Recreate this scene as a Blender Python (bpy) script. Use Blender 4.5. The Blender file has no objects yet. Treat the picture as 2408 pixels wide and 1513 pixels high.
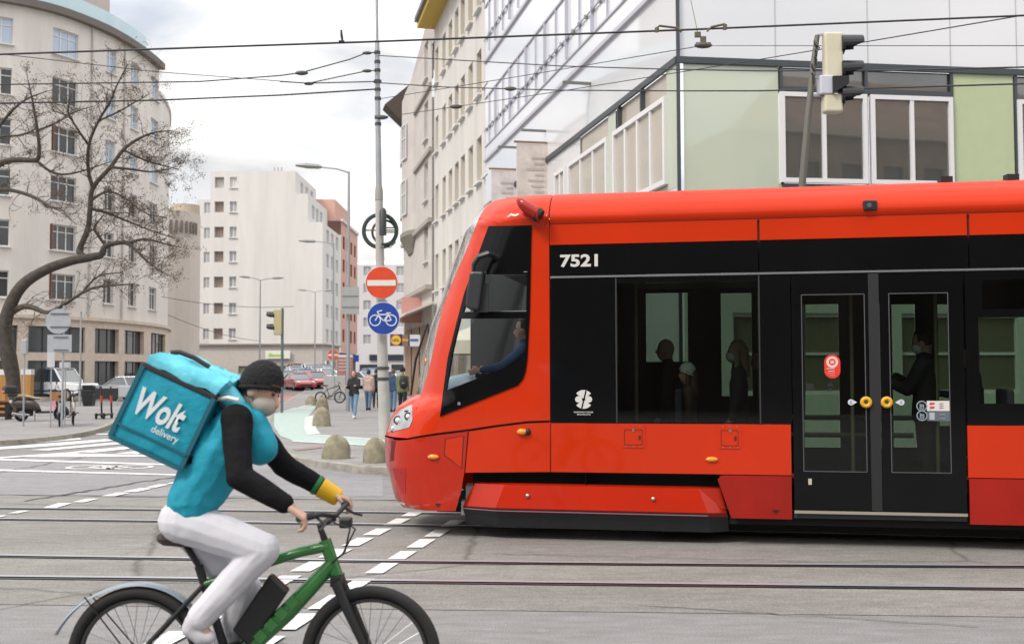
import bpy, bmesh, math, random
import numpy as np
from mathutils import Vector, Matrix
random.seed(7)
SC = bpy.context.scene
V = Vector
R = math.radians
# ------------------------------------------------------------------ camera
F = 2560.0; CX = 1203.5; CY = 756.5           # focal length and centre in units of a 2407 wide picture
CAMZ = 1.75
CROT = Matrix.Rotation(R(90 + 2.56), 3, 'X') @ Matrix.Rotation(-.003, 3, 'Z')
cd = bpy.data.cameras.new('camera'); cam = bpy.data.objects.new('camera', cd); SC.collection.objects.link(cam)
cam.matrix_world = Matrix.Translation((0, 0, CAMZ)) @ CROT.to_4x4()
cd.sensor_width = 36; cd.lens = 36 * F / 2407; cd.clip_end = 3000; cd.clip_start = .1
SC.camera = cam
cd.dof.use_dof = True; cd.dof.focus_distance = 11.6; cd.dof.aperture_fstop = 2.8
# ------------------------------------------------------------------ world and sun: bright, thinly overcast
SUN_EL = R(48); SUN_AZ = Vector((-.62, -.55))   # direction towards the sun on plan
w = bpy.data.worlds.new('World'); SC.world = w; w.use_nodes = True
nt = w.node_tree; nt.nodes.clear()
out = nt.nodes.new('ShaderNodeOutputWorld'); bg = nt.nodes.new('ShaderNodeBackground'); bg.inputs['Strength'].default_value = .1
sky = nt.nodes.new('ShaderNodeTexSky'); sky.sky_type = 'NISHITA'; sky.sun_disc = False
sky.sun_elevation = SUN_EL; sky.sun_rotation = math.atan2(SUN_AZ.x, SUN_AZ.y)
tc = nt.nodes.new('ShaderNodeTexCoord'); mp = nt.nodes.new('ShaderNodeMapping'); mp.inputs['Scale'].default_value = (1.6, 1.6, 4.2)
nz = nt.nodes.new('ShaderNodeTexNoise'); nz.inputs['Scale'].default_value = 2.3; nz.inputs['Detail'].default_value = 7; nz.inputs['Roughness'].default_value = .55
cr = nt.nodes.new('ShaderNodeValToRGB'); cr.color_ramp.elements[0].position = .30; cr.color_ramp.elements[1].position = .56
cr.color_ramp.elements[0].color = (.45, .45, .45, 1); cr.color_ramp.elements[1].color = (1, 1, 1, 1)
nz2 = nt.nodes.new('ShaderNodeTexNoise'); nz2.inputs['Scale'].default_value = 3.4; nz2.inputs['Distortion'].default_value = .4; nz2.inputs['Detail'].default_value = 6
cl = nt.nodes.new('ShaderNodeMix'); cl.data_type = 'RGBA'
cl.inputs[6].default_value = (12.2, 12.5, 13.1, 1); cl.inputs[7].default_value = (21.0, 20.4, 19.5, 1)
mx = nt.nodes.new('ShaderNodeMix'); mx.data_type = 'RGBA'
L = nt.links
L.new(tc.outputs['Generated'], mp.inputs['Vector']); L.new(mp.outputs[0], nz.inputs['Vector']); L.new(mp.outputs[0], nz2.inputs['Vector'])
L.new(nz.outputs['Fac'], cr.inputs['Fac']); cr2 = nt.nodes.new('ShaderNodeValToRGB'); cr2.color_ramp.elements[0].position = .36; cr2.color_ramp.elements[1].position = .60; L.new(nz2.outputs['Fac'], cr2.inputs['Fac']); L.new(cr2.outputs['Color'], cl.inputs[0])
L.new(cr.outputs['Color'], mx.inputs[0]); L.new(sky.outputs[0], mx.inputs[6])
sp = nt.nodes.new('ShaderNodeSeparateXYZ'); L.new(tc.outputs['Generated'], sp.inputs[0])
mr_ = nt.nodes.new('ShaderNodeMapRange'); mr_.inputs['From Min'].default_value = 0; mr_.inputs['From Max'].default_value = 1; mr_.inputs['To Min'].default_value = .315; mr_.inputs['To Max'].default_value = 1.0; pz = nt.nodes.new('ShaderNodeMath'); pz.operation = 'POWER'; pz.use_clamp = True; pz.inputs[1].default_value = 1.6; L.new(sp.outputs[2], pz.inputs[0]); L.new(pz.outputs[0], mr_.inputs[0])
vm = nt.nodes.new('ShaderNodeVectorMath'); vm.operation = 'SCALE'; L.new(cl.outputs[2], vm.inputs[0]); L.new(mr_.outputs[0], vm.inputs['Scale'])   # overcast: brighter overhead than at the skyline
L.new(vm.outputs[0], mx.inputs[7])
L.new(mx.outputs[2], bg.inputs['Color']); L.new(bg.outputs[0], out.inputs['Surface'])
sd = bpy.data.lights.new('sun', 'SUN'); sd.energy = 1.5; sd.angle = R(15); sd.color = (1, .93, .84)
so = bpy.data.objects.new('sun', sd); SC.collection.objects.link(so); so.location = (-20, -20, 30)
_a = SUN_AZ.normalized() * math.cos(SUN_EL)
so.rotation_euler = V((_a.x, _a.y, math.sin(SUN_EL))).to_track_quat('Z', 'Y').to_euler()
SC.view_settings.view_transform = 'Standard'; SC.view_settings.look = 'None'
SC.view_settings.exposure = 0.72; SC.view_settings.gamma = 1; SC.view_settings.use_curve_mapping = False
SC.cycles.max_bounces = 8; SC.cycles.transparent_max_bounces = 16; SC.cycles.caustics_reflective = False; SC.cycles.caustics_refractive = False
SC.cycles.use_denoising = True

# ------------------------------------------------------------------ picture rays
def ray(x, y):
    return (CROT @ V(((x - CX) / F, -(y - CY) / F, -1))).normalized()
CAM = V((0, 0, CAMZ))
def at(x, y, Y):
    d = ray(x, y); return CAM + d * (Y / d.y)
def G(x, y, z=0.0):
    d = ray(x, y); return CAM + d * ((z - CAMZ) / d.z)
def proj(p):
    q = CROT.transposed() @ (V(p) - CAM); return (CX + F * q.x / -q.z, CY - F * q.y / -q.z)

# ------------------------------------------------------------------ materials
def lin(c):
    return tuple((v / 12.92 if v <= .04045 else ((v + .055) / 1.055) ** 2.4) for v in (x / 255 for x in c))
_M = {}
def mat(name, col, rough=.6, metal=0, var=.0, scale=4.0, bump=0, bscale=40, coat=0, spec=.5, emit=None, streak=None, detail=5):
    """Principled material; var = brightness variation through a noise in object space"""
    if name in _M: return _M[name]
    m = bpy.data.materials.new(name); m.use_nodes = True; t = m.node_tree; b = t.nodes['Principled BSDF']
    b.inputs['Base Color'].default_value = (*col, 1); b.inputs['Roughness'].default_value = rough; b.inputs['Metallic'].default_value = metal
    b.inputs['Coat Weight'].default_value = coat; b.inputs['Coat Roughness'].default_value = .06
    b.inputs['Specular IOR Level'].default_value = spec
    if emit: b.inputs['Emission Color'].default_value = (*emit, 1); b.inputs['Emission Strength'].default_value = 1
    if var or bump:
        c = t.nodes.new('ShaderNodeTexCoord'); mpn = t.nodes.new('ShaderNodeMapping'); t.links.new(c.outputs['Object'], mpn.inputs[0])
        if streak: mpn.inputs['Scale'].default_value = streak
    if var:
        n = t.nodes.new('ShaderNodeTexNoise'); n.inputs['Scale'].default_value = scale; n.inputs['Detail'].default_value = detail; n.inputs['Roughness'].default_value = .62
        r = t.nodes.new('ShaderNodeValToRGB'); e = r.color_ramp.elements
        e[0].position = .32; e[1].position = .70
        e[0].color = (*[max(0, v * (1 - var)) for v in col], 1); e[1].color = (*[min(1, v * (1 + var)) for v in col], 1)
        t.links.new(mpn.outputs[0], n.inputs['Vector']); t.links.new(n.outputs['Fac'], r.inputs[0]); t.links.new(r.outputs[0], b.inputs['Base Color'])
    if bump:
        n2 = t.nodes.new('ShaderNodeTexNoise'); n2.inputs['Scale'].default_value = bscale; n2.inputs['Detail'].default_value = 4
        bn = t.nodes.new('ShaderNodeBump'); bn.inputs['Strength'].default_value = bump; bn.inputs['Distance'].default_value = .02
        t.links.new(mpn.outputs[0], n2.inputs['Vector']); t.links.new(n2.outputs['Fac'], bn.inputs['Height']); t.links.new(bn.outputs[0], b.inputs['Normal'])
    _M[name] = m; return m
def glass(name, tint, refl=1.0, rough=.02, ior=1.5):
    """thin pane: tinted transparency with fresnel reflection"""
    if name in _M: return _M[name]
    m = bpy.data.materials.new(name); m.use_nodes = True; t = m.node_tree; t.nodes.clear()
    o = t.nodes.new('ShaderNodeOutputMaterial'); tr = t.nodes.new('ShaderNodeBsdfTransparent'); gl = t.nodes.new('ShaderNodeBsdfGlossy')
    tr.inputs[0].default_value = (*tint, 1); gl.inputs['Roughness'].default_value = rough; gl.inputs['Color'].default_value = (refl, refl, refl, 1)
    lw = t.nodes.new('ShaderNodeLayerWeight'); lw.inputs['Blend'].default_value = .5
    pw = t.nodes.new('ShaderNodeMath'); pw.operation = 'POWER'; pw.inputs[1].default_value = 4.2; t.links.new(lw.outputs['Facing'], pw.inputs[0])
    f0 = ((ior - 1) / (ior + 1)) ** 2; fr = t.nodes.new('ShaderNodeMapRange'); fr.inputs['To Min'].default_value = f0; fr.inputs['To Max'].default_value = .95; t.links.new(pw.outputs[0], fr.inputs[0])
    mixs = t.nodes.new('ShaderNodeMixShader')
    t.links.new(fr.outputs[0], mixs.inputs[0]); t.links.new(tr.outputs[0], mixs.inputs[1]); t.links.new(gl.outputs[0], mixs.inputs[2])
    t.links.new(mixs.outputs[0], o.inputs[0]); _M[name] = m; return m
def C(rgb, rough=.7, var=.10, scale=18, k=1.0):
    """a plain material from a picture colour, taken down to a base colour by k"""
    c = tuple(v * k for v in lin(rgb)); return mat('paint_%d_%d_%d_%d_%d' % (*rgb, rough * 100, k * 100), c, rough, var=var, scale=scale)

# ------------------------------------------------------------------ mesh builder
def frame_of(d, up=V((0, 0, 1))):
    d = d.normalized()
    if abs(d.dot(up)) > .98: up = V((1, 0, 0))
    x = d.cross(up).normalized(); y = x.cross(d).normalized(); return x, y, d
class MB:
    def __init__(s, local=False): s.bm = bmesh.new(); s.local = local
    def face(s, pts):
        try: return s.bm.faces.new([s.bm.verts.new(p) for p in pts])
        except ValueError: return None
    def box(s, c, size, rot=None):
        M = Matrix.Translation(c)
        if rot is not None: M = M @ rot.to_4x4()
        M = M @ Matrix.Diagonal((*size, 1)); bmesh.ops.create_cube(s.bm, size=1, matrix=M); return s
    def beam(s, a, b, wx, wy, up=V((0, 0, 1))):
        a = V(a); b = V(b); x, y, d = frame_of(b - a, up); M = Matrix((x, y, d)).transposed()
        return s.box((a + b) / 2, (wx, wy, (b - a).length), M)
    def tube(s, pts, r, n=8, caps=True, flat=1.0):
        pts = [V(p) for p in pts]; k = len(pts); r = [r] * k if not hasattr(r, '__len__') else list(r)
        rings = []; up = None
        for i, p in enumerate(pts):
            d = (pts[min(i + 1, k - 1)] - pts[max(i - 1, 0)])
            if d.length < 1e-9: d = V((0, 0, 1))
            if up is None: x, y, _ = frame_of(d)
            else:
                d.normalize(); x = up - d * up.dot(d)
                if x.length < 1e-6: x, _, _ = frame_of(d)
                x.normalize(); y = x.cross(d)
            up = x
            rings.append([s.bm.verts.new(p + (x * math.cos(2 * math.pi * j / n) + y * flat * math.sin(2 * math.pi * j / n)) * r[i]) for j in range(n)])
        for a, b in zip(rings, rings[1:]):
            for j in range(n): s.bm.faces.new((a[j], a[(j + 1) % n], b[(j + 1) % n], b[j]))
        if caps: s.bm.faces.new(rings[0][::-1]); s.bm.faces.new(rings[-1])
        return s
    def cyl(s, a, b, r, r2=None, n=16): return s.tube([a, b], [r, r if r2 is None else r2], n)
    def ell(s, c, rad, rot=None, u=16, v=10):
        M = Matrix.Translation(c)
        if rot is not None: M = M @ rot.to_4x4()
        M = M @ Matrix.Diagonal((*(rad if hasattr(rad, '__len__') else (rad,) * 3), 1))
        bmesh.ops.create_uvsphere(s.bm, u_segments=u, v_segments=v, radius=1, matrix=M); return s
    def cap(s, a, ra, b, rb, n=12):
        a = V(a); b = V(b); s.ell(a, ra, u=n, v=8); s.ell(b, rb, u=n, v=8); 
        if (a - b).length > 1e-5: s.tube([a, b], [ra, rb], n)
        return s
    def torus(s, c, axis, R0, r, n=32, m=8, a0=0, a1=2 * math.pi, flat=1.0):
        x, y, d = frame_of(V(axis)); c = V(c); full = abs(a1 - a0 - 2 * math.pi) < 1e-6
        pts = []; k = n if full else n + 1; rings = []
        for i in range(k):
            t = a0 + (a1 - a0) * i / n; e = x * math.cos(t) + y * math.sin(t); p = c + e * R0
            rings.append([s.bm.verts.new(p + (e * math.cos(q) + d * flat * math.sin(q)) * r) for q in (2 * math.pi * j / m for j in range(m))])
        for i in range(n):
            a = rings[i]; b = rings[(i + 1) % k]
            for j in range(m): s.bm.faces.new((a[j], a[(j + 1) % m], b[(j + 1) % m], b[j]))
        return s
    def disc(s, c, axis, r, th, n=32):
        d = V(axis).normalized(); return s.cyl(V(c) - d * th / 2, V(c) + d * th / 2, r, n=n)
    def prism(s, pts, vec):
        vec = V(vec); a = [s.bm.verts.new(p) for p in pts]; b = [s.bm.verts.new(V(p) + vec) for p in pts]; n = len(a)
        s.bm.faces.new(a[::-1]); s.bm.faces.new(b)
        for i in range(n): s.bm.faces.new((a[i], a[(i + 1) % n], b[(i + 1) % n], b[i]))
        return s
    def loft(s, rings, caps=True, closed=True):
        vs = [[s.bm.verts.new(p) for p in r] for r in rings]; n = len(vs[0])
        for a, b in zip(vs, vs[1:]):
            for j in range(n if closed else n - 1): s.bm.faces.new((a[j], a[(j + 1) % n], b[(j + 1) % n], b[j]))
        if caps and closed: s.bm.faces.new(vs[0][::-1]); s.bm.faces.new(vs[-1])
        return s
    def build(s, name, material, parent=None, smooth=False, bevel=0, remesh=0, smoothit=4, label=None, kind=None, subdiv=0, base=False, fixn=True):
        bm = s.bm
        if fixn and len(bm.faces): bmesh.ops.recalc_face_normals(bm, faces=bm.faces)
        off = V((0, 0, 0))
        if parent is not None and not s.local:
            q = parent
            while q is not None: off += q.location; q = q.parent
        elif parent is None and kind is None and not s.local and len(bm.verts):
            co = [v.co for v in bm.verts]; lo = [min(c[i] for c in co) for i in range(3)]; hi = [max(c[i] for c in co) for i in range(3)]
            off = V(((lo[0] + hi[0]) / 2, (lo[1] + hi[1]) / 2, lo[2]))
        if off.length: bmesh.ops.translate(bm, verts=bm.verts, vec=-off)
        if smooth:
            for e in bm.edges:
                if len(e.link_faces) == 2 and e.calc_face_angle(0) > R(38): e.smooth = False
            for f in bm.faces: f.smooth = True
        me = bpy.data.meshes.new(name); bm.to_mesh(me); bm.free(); me.materials.append(material)
        o = bpy.data.objects.new(name, me); SC.collection.objects.link(o)
        if parent is not None: o.parent = parent
        elif off.length: o.location = off
        if remesh:
            md = o.modifiers.new('remesh', 'REMESH'); md.mode = 'VOXEL'; md.voxel_size = remesh; md.use_smooth_shade = True
            ms = o.modifiers.new('smooth', 'SMOOTH'); ms.factor = .5; ms.iterations = smoothit
        if bevel:
            md = o.modifiers.new('bevel', 'BEVEL'); md.width = bevel; md.segments = 2; md.limit_method = 'ANGLE'; md.angle_limit = R(40)
        if subdiv:
            md = o.modifiers.new('sub', 'SUBSURF'); md.levels = subdiv; md.render_levels = subdiv
        if label: o['label'] = label
        if kind: o['kind'] = kind
        return o
def tag(o, label, cat, group=None):
    o['label'] = label; o['category'] = cat
    if group: o['group'] = group
    return o
def thing(name, label, cat, loc=(0, 0, 0), rz=0, group=None):
    o = bpy.data.objects.new(name, None); SC.collection.objects.link(o); o.location = loc; o.rotation_euler = (0, 0, rz); o.empty_display_size = .2
    return tag(o, label, cat, group)
def kids(o): return [c for c in SC.objects if c.parent == o]
def copy_tree(o, parent=None):
    c = o.copy(); SC.collection.objects.link(c)
    if parent is not None: c.parent = parent
    for ch in o.children: copy_tree(ch, c)
    return c
def text(name, body, material, parent, origin, xd, yd, height, width=None, bold=0.0, shear=0.0, ext=.002, center=False, local=False, spacing=1.0):
    """lettering as a mesh: origin is its lower left (or centre), xd / yd its directions"""
    cu = bpy.data.curves.new('lettering', 'FONT'); cu.body = body; cu.offset = bold; cu.shear = shear; cu.space_character = spacing; cu.resolution_u = 3
    ob = bpy.data.objects.new('lettering', cu); SC.collection.objects.link(ob); bpy.context.view_layer.update()
    me = bpy.data.meshes.new_from_object(ob.evaluated_get(bpy.context.evaluated_depsgraph_get()))
    bpy.data.objects.remove(ob); bpy.data.curves.remove(cu)
    bm = bmesh.new(); bm.from_mesh(me); bpy.data.meshes.remove(me)
    xs = [v.co.x for v in bm.verts]; ys = [v.co.y for v in bm.verts]; x0, x1, y0, y1 = min(xs), max(xs), min(ys), max(ys)
    ky = height / (y1 - y0); kx = ky if width is None else width / (x1 - x0)
    xd = V(xd).normalized(); yd = V(yd).normalized(); n = xd.cross(yd).normalized(); origin = V(origin)
    for v in bm.verts:
        a = (v.co.x - x0) * kx; b = (v.co.y - y0) * ky
        if center: a -= (x1 - x0) * kx / 2; b -= (y1 - y0) * ky / 2
        v.co = origin + xd * a + yd * b + n * ext
    mb = MB(local); mb.bm.free(); mb.bm = bm
    return mb.build(name, material, parent, fixn=False)
def window(parent, p, t, n, w_, h_, fm, pm, bars=1, transom=None, fw=.08, sill=None, depth=.14, name='window'):
    """frame part with its pane as a sub-part; p = middle of the lower edge on the wall face, t along the wall, n outwards"""
    p = V(p); t = V(t); n = V(n); up = V((0, 0, 1)); q = p - n * depth
    m = MB(); z0 = q
    m.beam(q - t * (w_ / 2), q - t * (w_ / 2) + up * h_, fw, fw, t); m.beam(q + t * (w_ / 2), q + t * (w_ / 2) + up * h_, fw, fw, t)
    a = q - t * (w_ / 2 - fw / 2); b = q + t * (w_ / 2 - fw / 2)
    m.beam(a + up * fw / 2, b + up * fw / 2, fw, fw * .98, up); m.beam(a + up * (h_ - fw / 2), b + up * (h_ - fw / 2), fw, fw * .98, up)
    for i in range(bars):
        c = q + t * (-w_ / 2 + w_ * (i + 1) / (bars + 1)); m.beam(c + up * fw, c + up * (h_ - fw), fw * .8, fw * .9, t)
    if transom: m.beam(a + up * h_ * transom, b + up * h_ * transom, fw * .7, fw * .7, up)
    if sill: m.beam(p + n * .05 - t * (w_ / 2 + .1) - up * .04, p + n * .05 + t * (w_ / 2 + .1) - up * .04, .22, .06, up)
    f = m.build(name, fm, parent)
    g = MB(); c = q - n * .015
    g.face([c - t * w_ / 2, c + t * w_ / 2, c + t * w_ / 2 + up * h_, c - t * w_ / 2 + up * h_]); g.build('pane', pm, f)
    return f
def wall(mb, P, N, s0, s1, z0, z1, holes=(), depth=.2, step=1.5):
    """a wall sheet along the plan curve P(s), with real recesses for the windows"""
    ss = {s0, s1}; zs = {z0, z1}
    for a, b, c, d in holes: ss |= {a, b}; zs |= {c, d}
    ss = sorted(v for v in ss if s0 <= v <= s1); zs = sorted(v for v in zs if z0 <= v <= z1); fine = [ss[0]]
    for a, b in zip(ss, ss[1:]):
        k = max(1, math.ceil((b - a) / step)); fine += [a + (b - a) * (i + 1) / k for i in range(k)]
    q = lambda s, z, dd=0: V((*(P(s) - N(s) * dd), z))
    for a, b in zip(fine, fine[1:]):
        for c, d in zip(zs, zs[1:]):
            ms = (a + b) / 2; mz = (c + d) / 2
            if any(h[0] < ms < h[1] and h[2] < mz < h[3] for h in holes): continue
            mb.face([q(a, c), q(b, c), q(b, d), q(a, d)])
    for a, b, c, d in holes:
        mb.face([q(a, c), q(a, d), q(a, d, depth), q(a, c, depth)]); mb.face([q(b, c), q(b, d), q(b, d, depth), q(b, c, depth)])
        mb.face([q(a, c), q(b, c), q(b, c, depth), q(a, c, depth)]); mb.face([q(a, d), q(b, d), q(b, d, depth), q(a, d, depth)])
    return mb
# ================================================================== ground
def asphalt(name, col, var, big=.35, crack=True):
    m = bpy.data.materials.new(name); m.use_nodes = True; t = m.node_tree; b = t.nodes['Principled BSDF']; b.inputs['Roughness'].default_value = .8; b.inputs['Specular IOR Level'].default_value = .35
    c = t.nodes.new('ShaderNodeTexCoord')
    def noise(sc, det, sx=(1, 1, 1)):
        mpn = t.nodes.new('ShaderNodeMapping'); mpn.inputs['Scale'].default_value = sx; t.links.new(c.outputs['Object'], mpn.inputs[0])
        n = t.nodes.new('ShaderNodeTexNoise'); n.inputs['Scale'].default_value = sc; n.inputs['Detail'].default_value = det; n.inputs['Roughness'].default_value = .6
        t.links.new(mpn.outputs[0], n.inputs['Vector']); return n
    def ramp(n, p0, c0, p1, c1):
        r = t.nodes.new('ShaderNodeValToRGB'); e = r.color_ramp.elements; e[0].position = p0; e[1].position = p1; e[0].color = (*c0, 1); e[1].color = (*c1, 1)
        t.links.new(n.outputs[0], r.inputs[0]); return r
    def mul(a, bb):
        x = t.nodes.new('ShaderNodeMix'); x.data_type = 'RGBA'; x.blend_type = 'MULTIPLY'; x.inputs[0].default_value = 1
        t.links.new(a.outputs[2] if a.bl_idname == 'ShaderNodeMix' else a.outputs[0], x.inputs[6]); t.links.new(bb.outputs[0], x.inputs[7]); return x
    big_ = ramp(noise(big, 5, (.35, 1.3, 1)), .32, [v * (1 - var) for v in col], .68, [v * (1 + var) for v in col])
    fine = ramp(noise(95, 4), .30, (.50, .50, .50), .70, (1.34, 1.34, 1.34))
    mid = ramp(noise(7, 6, (.45, 1.4, 1)), .35, (.86, .85, .83), .65, (1.08, 1.08, 1.09))
    spots = ramp(noise(2.1, 2), .70, (1, 1, 1), .74, (1.16, 1.16, 1.2))
    x = mul(mul(mul(big_, fine), mid), spots)
    if crack:
        vo = t.nodes.new('ShaderNodeTexVoronoi'); vo.feature = 'DISTANCE_TO_EDGE'; vo.inputs['Scale'].default_value = .22
        wn = noise(1.2, 5); av = t.nodes.new('ShaderNodeMix'); av.data_type = 'VECTOR'; av.inputs[0].default_value = .22
        t.links.new(c.outputs['Object'], av.inputs[4]); t.links.new(wn.outputs['Color'], av.inputs[5]); t.links.new(av.outputs[1], vo.inputs['Vector'])
        x = mul(x, ramp(vo, .0, (.55, .54, .52), .006, (1, 1, 1)))
    t.links.new(x.outputs[2], b.inputs['Base Color'])
    bn = t.nodes.new('ShaderNodeBump'); bn.inputs['Strength'].default_value = .5; bn.inputs['Distance'].default_value = .004
    t.links.new(noise(140, 3).outputs['Fac'], bn.inputs['Height']); t.links.new(bn.outputs[0], b.inputs['Normal']); return m
M_road = asphalt('asphalt', (.218, .214, .214), .15)
M_bed = asphalt('track_concrete', (.222, .212, .200), .18, .5)
M_pave = asphalt('pavement_slabs', (.27, .262, .262), .12, .6, False)
M_white = mat('road_paint', (.66, .65, .64), .7, var=.22, scale=14, detail=8)
M_kerb = mat('kerb_stone', (.30, .28, .24), .85, var=.25, scale=5, bump=.3)

g = MB(); g.face([(-700, -300, 0), (700, -300, 0), (700, 900, 0), (-700, 900, 0)]); g.build('road', M_road, kind='structure')
def curve_px(pts, deg=2):
    """a smooth ground line through picture points"""
    w_ = [G(*p) for p in pts]; c = np.polyfit([p.x for p in w_], [p.y for p in w_], deg)
    return lambda X: float(np.polyval(c, X))
RA = curve_px([(-100, 1194.5), (50, 1195.5), (460, 1200), (920, 1206), (1786, 1218), (2407, 1232)])
RA2 = curve_px([(-100, 1219.5), (100, 1222), (500, 1228), (950, 1235), (1786, 1251.5), (2407, 1268.8)])
RB = curve_px([(-100, 1306), (0, 1307), (900, 1320), (2407, 1332)])
RC = curve_px([(-100, 1356), (0, 1357), (900, 1367), (2407, 1384)])
FAR = curve_px([(0, 1163), (560, 1172), (900, 1176), (2407, 1196)], 1)
NEAR = curve_px([(0, 1420), (900, 1432), (2407, 1450)], 1)
def strip(f, g_, z, x0=-14, x1=16, n=60):
    m = MB(); xs = [x0 + (x1 - x0) * i / n for i in range(n + 1)]
    for a, b in zip(xs, xs[1:]): m.face([(a, f(a), z), (b, f(b), z), (b, g_(b), z), (a, g_(a), z)])
    return m
strip(lambda X: NEAR(X), lambda X: FAR(X), .004).build('track_bed', M_bed, kind='structure')
strip(lambda X: FAR(X) - .02 + .012 * math.sin(X * 5) + .01 * math.sin(X * 13), lambda X: FAR(X) + .03 + .012 * math.sin(X * 3.1), .008, n=240).build('track_bed_joint', mat('joint', (.05, .047, .04), .9), kind='structure')
M_rail = mat('rail_steel', (.46, .47, .52), .38, .5, var=.12, scale=3, streak=(.2, 30, 1))
M_groove = mat('rail_groove', (.018, .017, .017), .8)
for f, lab in ((RA, 'far rail of the tram track, running under the red tram'), (RA2, 'near rail of the tram track, running under the red tram'),
               (RB, 'far rail of the empty track nearest the camera'), (RC, 'near rail of the empty track, passing over the bicycle wheels')):
    gr = strip(lambda X: f(X) - .09, lambda X: f(X) + .07, .008)
    m = strip(lambda X: f(X) - .02, lambda X: f(X) + .05, .016); l2 = strip(lambda X: f(X) - .09, lambda X: f(X) - .07, .014)
    t_ = thing('tram_rail', lab, 'rail', (0, f(0), 0), group='tram rails set in the street')
    m.build('rail_head', M_rail, t_); l2.build('rail_lip', mat('lip_steel', (.25, .24, .24), .4, 1.0), t_); gr.build('groove', M_groove, t_)
# diagonal joint in the slab, left of the rear wheel
m = MB(); pts = [G(265, 1314), (G(330, 1290)), G(400, 1268), G(470, 1244)]
for a, b in zip(pts, pts[1:]):
    a = V(a); b = V(b); m.face([(a.x, a.y - .015, .009), (b.x, b.y - .012, .009), (b.x, b.y + .012, .009), (a.x, a.y + .015, .009)])
m.build('slab_joint', M_groove, kind='structure')
m = MB(); rr_ = random.Random(5)
for x0, y0, x1, y1, wd in ((-60, 1120, 330, 1050, .02), (60, 1176, 420, 1118, .05), (1150, 1300, 1900, 1318, .006), (1500, 1420, 2300, 1470, .007)):
    P = [G(x0 + (x1 - x0) * i / 24, y0 + (y1 - y0) * i / 24 + rr_.uniform(-1.6, 1.6), .0095) for i in range(25)]
    for a, b in zip(P, P[1:]): n_ = V((-(b - a).y, (b - a).x, 0)).normalized() * wd * rr_.uniform(.5, 1); m.face([a - n_, b - n_, b + n_, a + n_])
m.build('road_cracks', mat('crack_fill', (.09, .085, .085), .8), kind='structure')
m = MB(); P = [(-160, 1100), (330, 1046), (900, 1106), (900, 1166), (560, 1166), (-160, 1160)]; m.face([G(*p, .003) for p in P]); m.build('road_patch', asphalt('patched_asphalt_sheen', (.255, .25, .262), .12, crack=False), kind='structure')  # patch whose lavender sky sheen is put into its paler colour
# --- pavements
def slab(name, px, z=.12, extra=(), mt=None):
    pts = [G(*p, z) if len(p) == 2 else V((p[0], p[1], z)) for p in px]
    m = MB(); m.face(pts); top = m.build(name, mt or M_pave, kind='structure'); return pts
def kerb(pts, name='kerb', z=.12, w_=.16):
    m = MB()
    for i, (a, b) in enumerate(zip(pts, pts[1:])):
        d = (b - a); d.z = 0; nn = V((-d.y, d.x, 0)).normalized()
        q = a.copy(); r = b.copy(); q.z = r.z = 0
        A = a + V((0, 0, .006)); B = b + V((0, 0, .006))
        m.face([q, r, B, A]); m.face([A, B, B + nn * w_, A + nn * w_])
    return m.build(name, M_kerb, kind='structure')
def smooth_pts(px, z, k=4):
    p = [G(*q, z) for q in px]; o = []
    for i in range(len(p) - 1):
        p0 = p[max(i - 1, 0)]; p1 = p[i]; p2 = p[i + 1]; p3 = p[min(i + 2, len(p) - 1)]
        for j in range(k):
            t = j / k; o.append(.5 * ((2 * p1) + (p2 - p0) * t + (2 * p0 - 5 * p1 + 4 * p2 - p3) * t * t + (3 * p1 - p0 - 3 * p2 + p3) * t ** 3))
    return o + [p[-1]]
LP = smooth_pts([(-420, 1060), (-200, 1047), (0, 1036), (90, 1029), (170, 1020), (230, 1008), (268, 993), (290, 975), (315, 955)], .12)
m = MB(); m.face(LP + [V((-15.0, 52, .12)), V((-60, 52, .12)), V((-60, 22, .12))]); m.build('pavement', M_pave, kind='structure'); kerb(LP)
RP = smooth_pts([(738, 905), (708, 922), (672, 942), (640, 963), (622, 990), (618, 1020), (634, 1048), (670, 1068), (721, 1080), (800, 1090), (910, 1099), (1400, 1101), (2500, 1105)], .12)
m = MB(); m.face(RP + [V((30, 60, .12)), V((3, 85, .12)), V((-13.5, 100, .12))]); m.build('pavement_plaza', M_pave, kind='structure')
kerb(RP, w_=.18)
# --- painted markings, each a sheet a few millimetres above the road
def paint(name, polys, z=.012, mt=None):
    m = MB()
    for p in polys: m.face([G(*q, z) for q in p])
    return m.build(name, mt or M_white, kind='structure')
ca = lambda x, y: (94 + .41 * x, 1128.2 + .41 * y)
cb = lambda x, y: (.2733 * x, 940.2 + .2733 * y)
rows = []
for y0, y1 in ((180, 205), (218, 254), (275, 313), (328, 374), (392, 441), (465, 520), (545, 615), (640, 706), (738, 835), (862, 960), (1000, 1110)):
    wl = lambda y: (60 + .11 * y); e = lambda y: 1850 - 2.02 * (y - 313)
    rows.append([ca(e(y1), y1), ca(e(y1) + wl(y1), y1), ca(e(y0) + wl(y0), y0), ca(e(y0), y0)])
for y0, y1 in ((228, 262), (282, 322), (336, 384), (405, 450), (473, 531), (562, 640), (655, 735), (762, 853), (890, 1000)):
    wl = lambda y: (70 + .065 * y); e = lambda y: 2200 - 1.62 * (y - 322)
    rows.append([ca(e(y1), y1), ca(e(y1) + wl(y1), y1), ca(e(y0) + wl(y0), y0), ca(e(y0), y0)])
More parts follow.
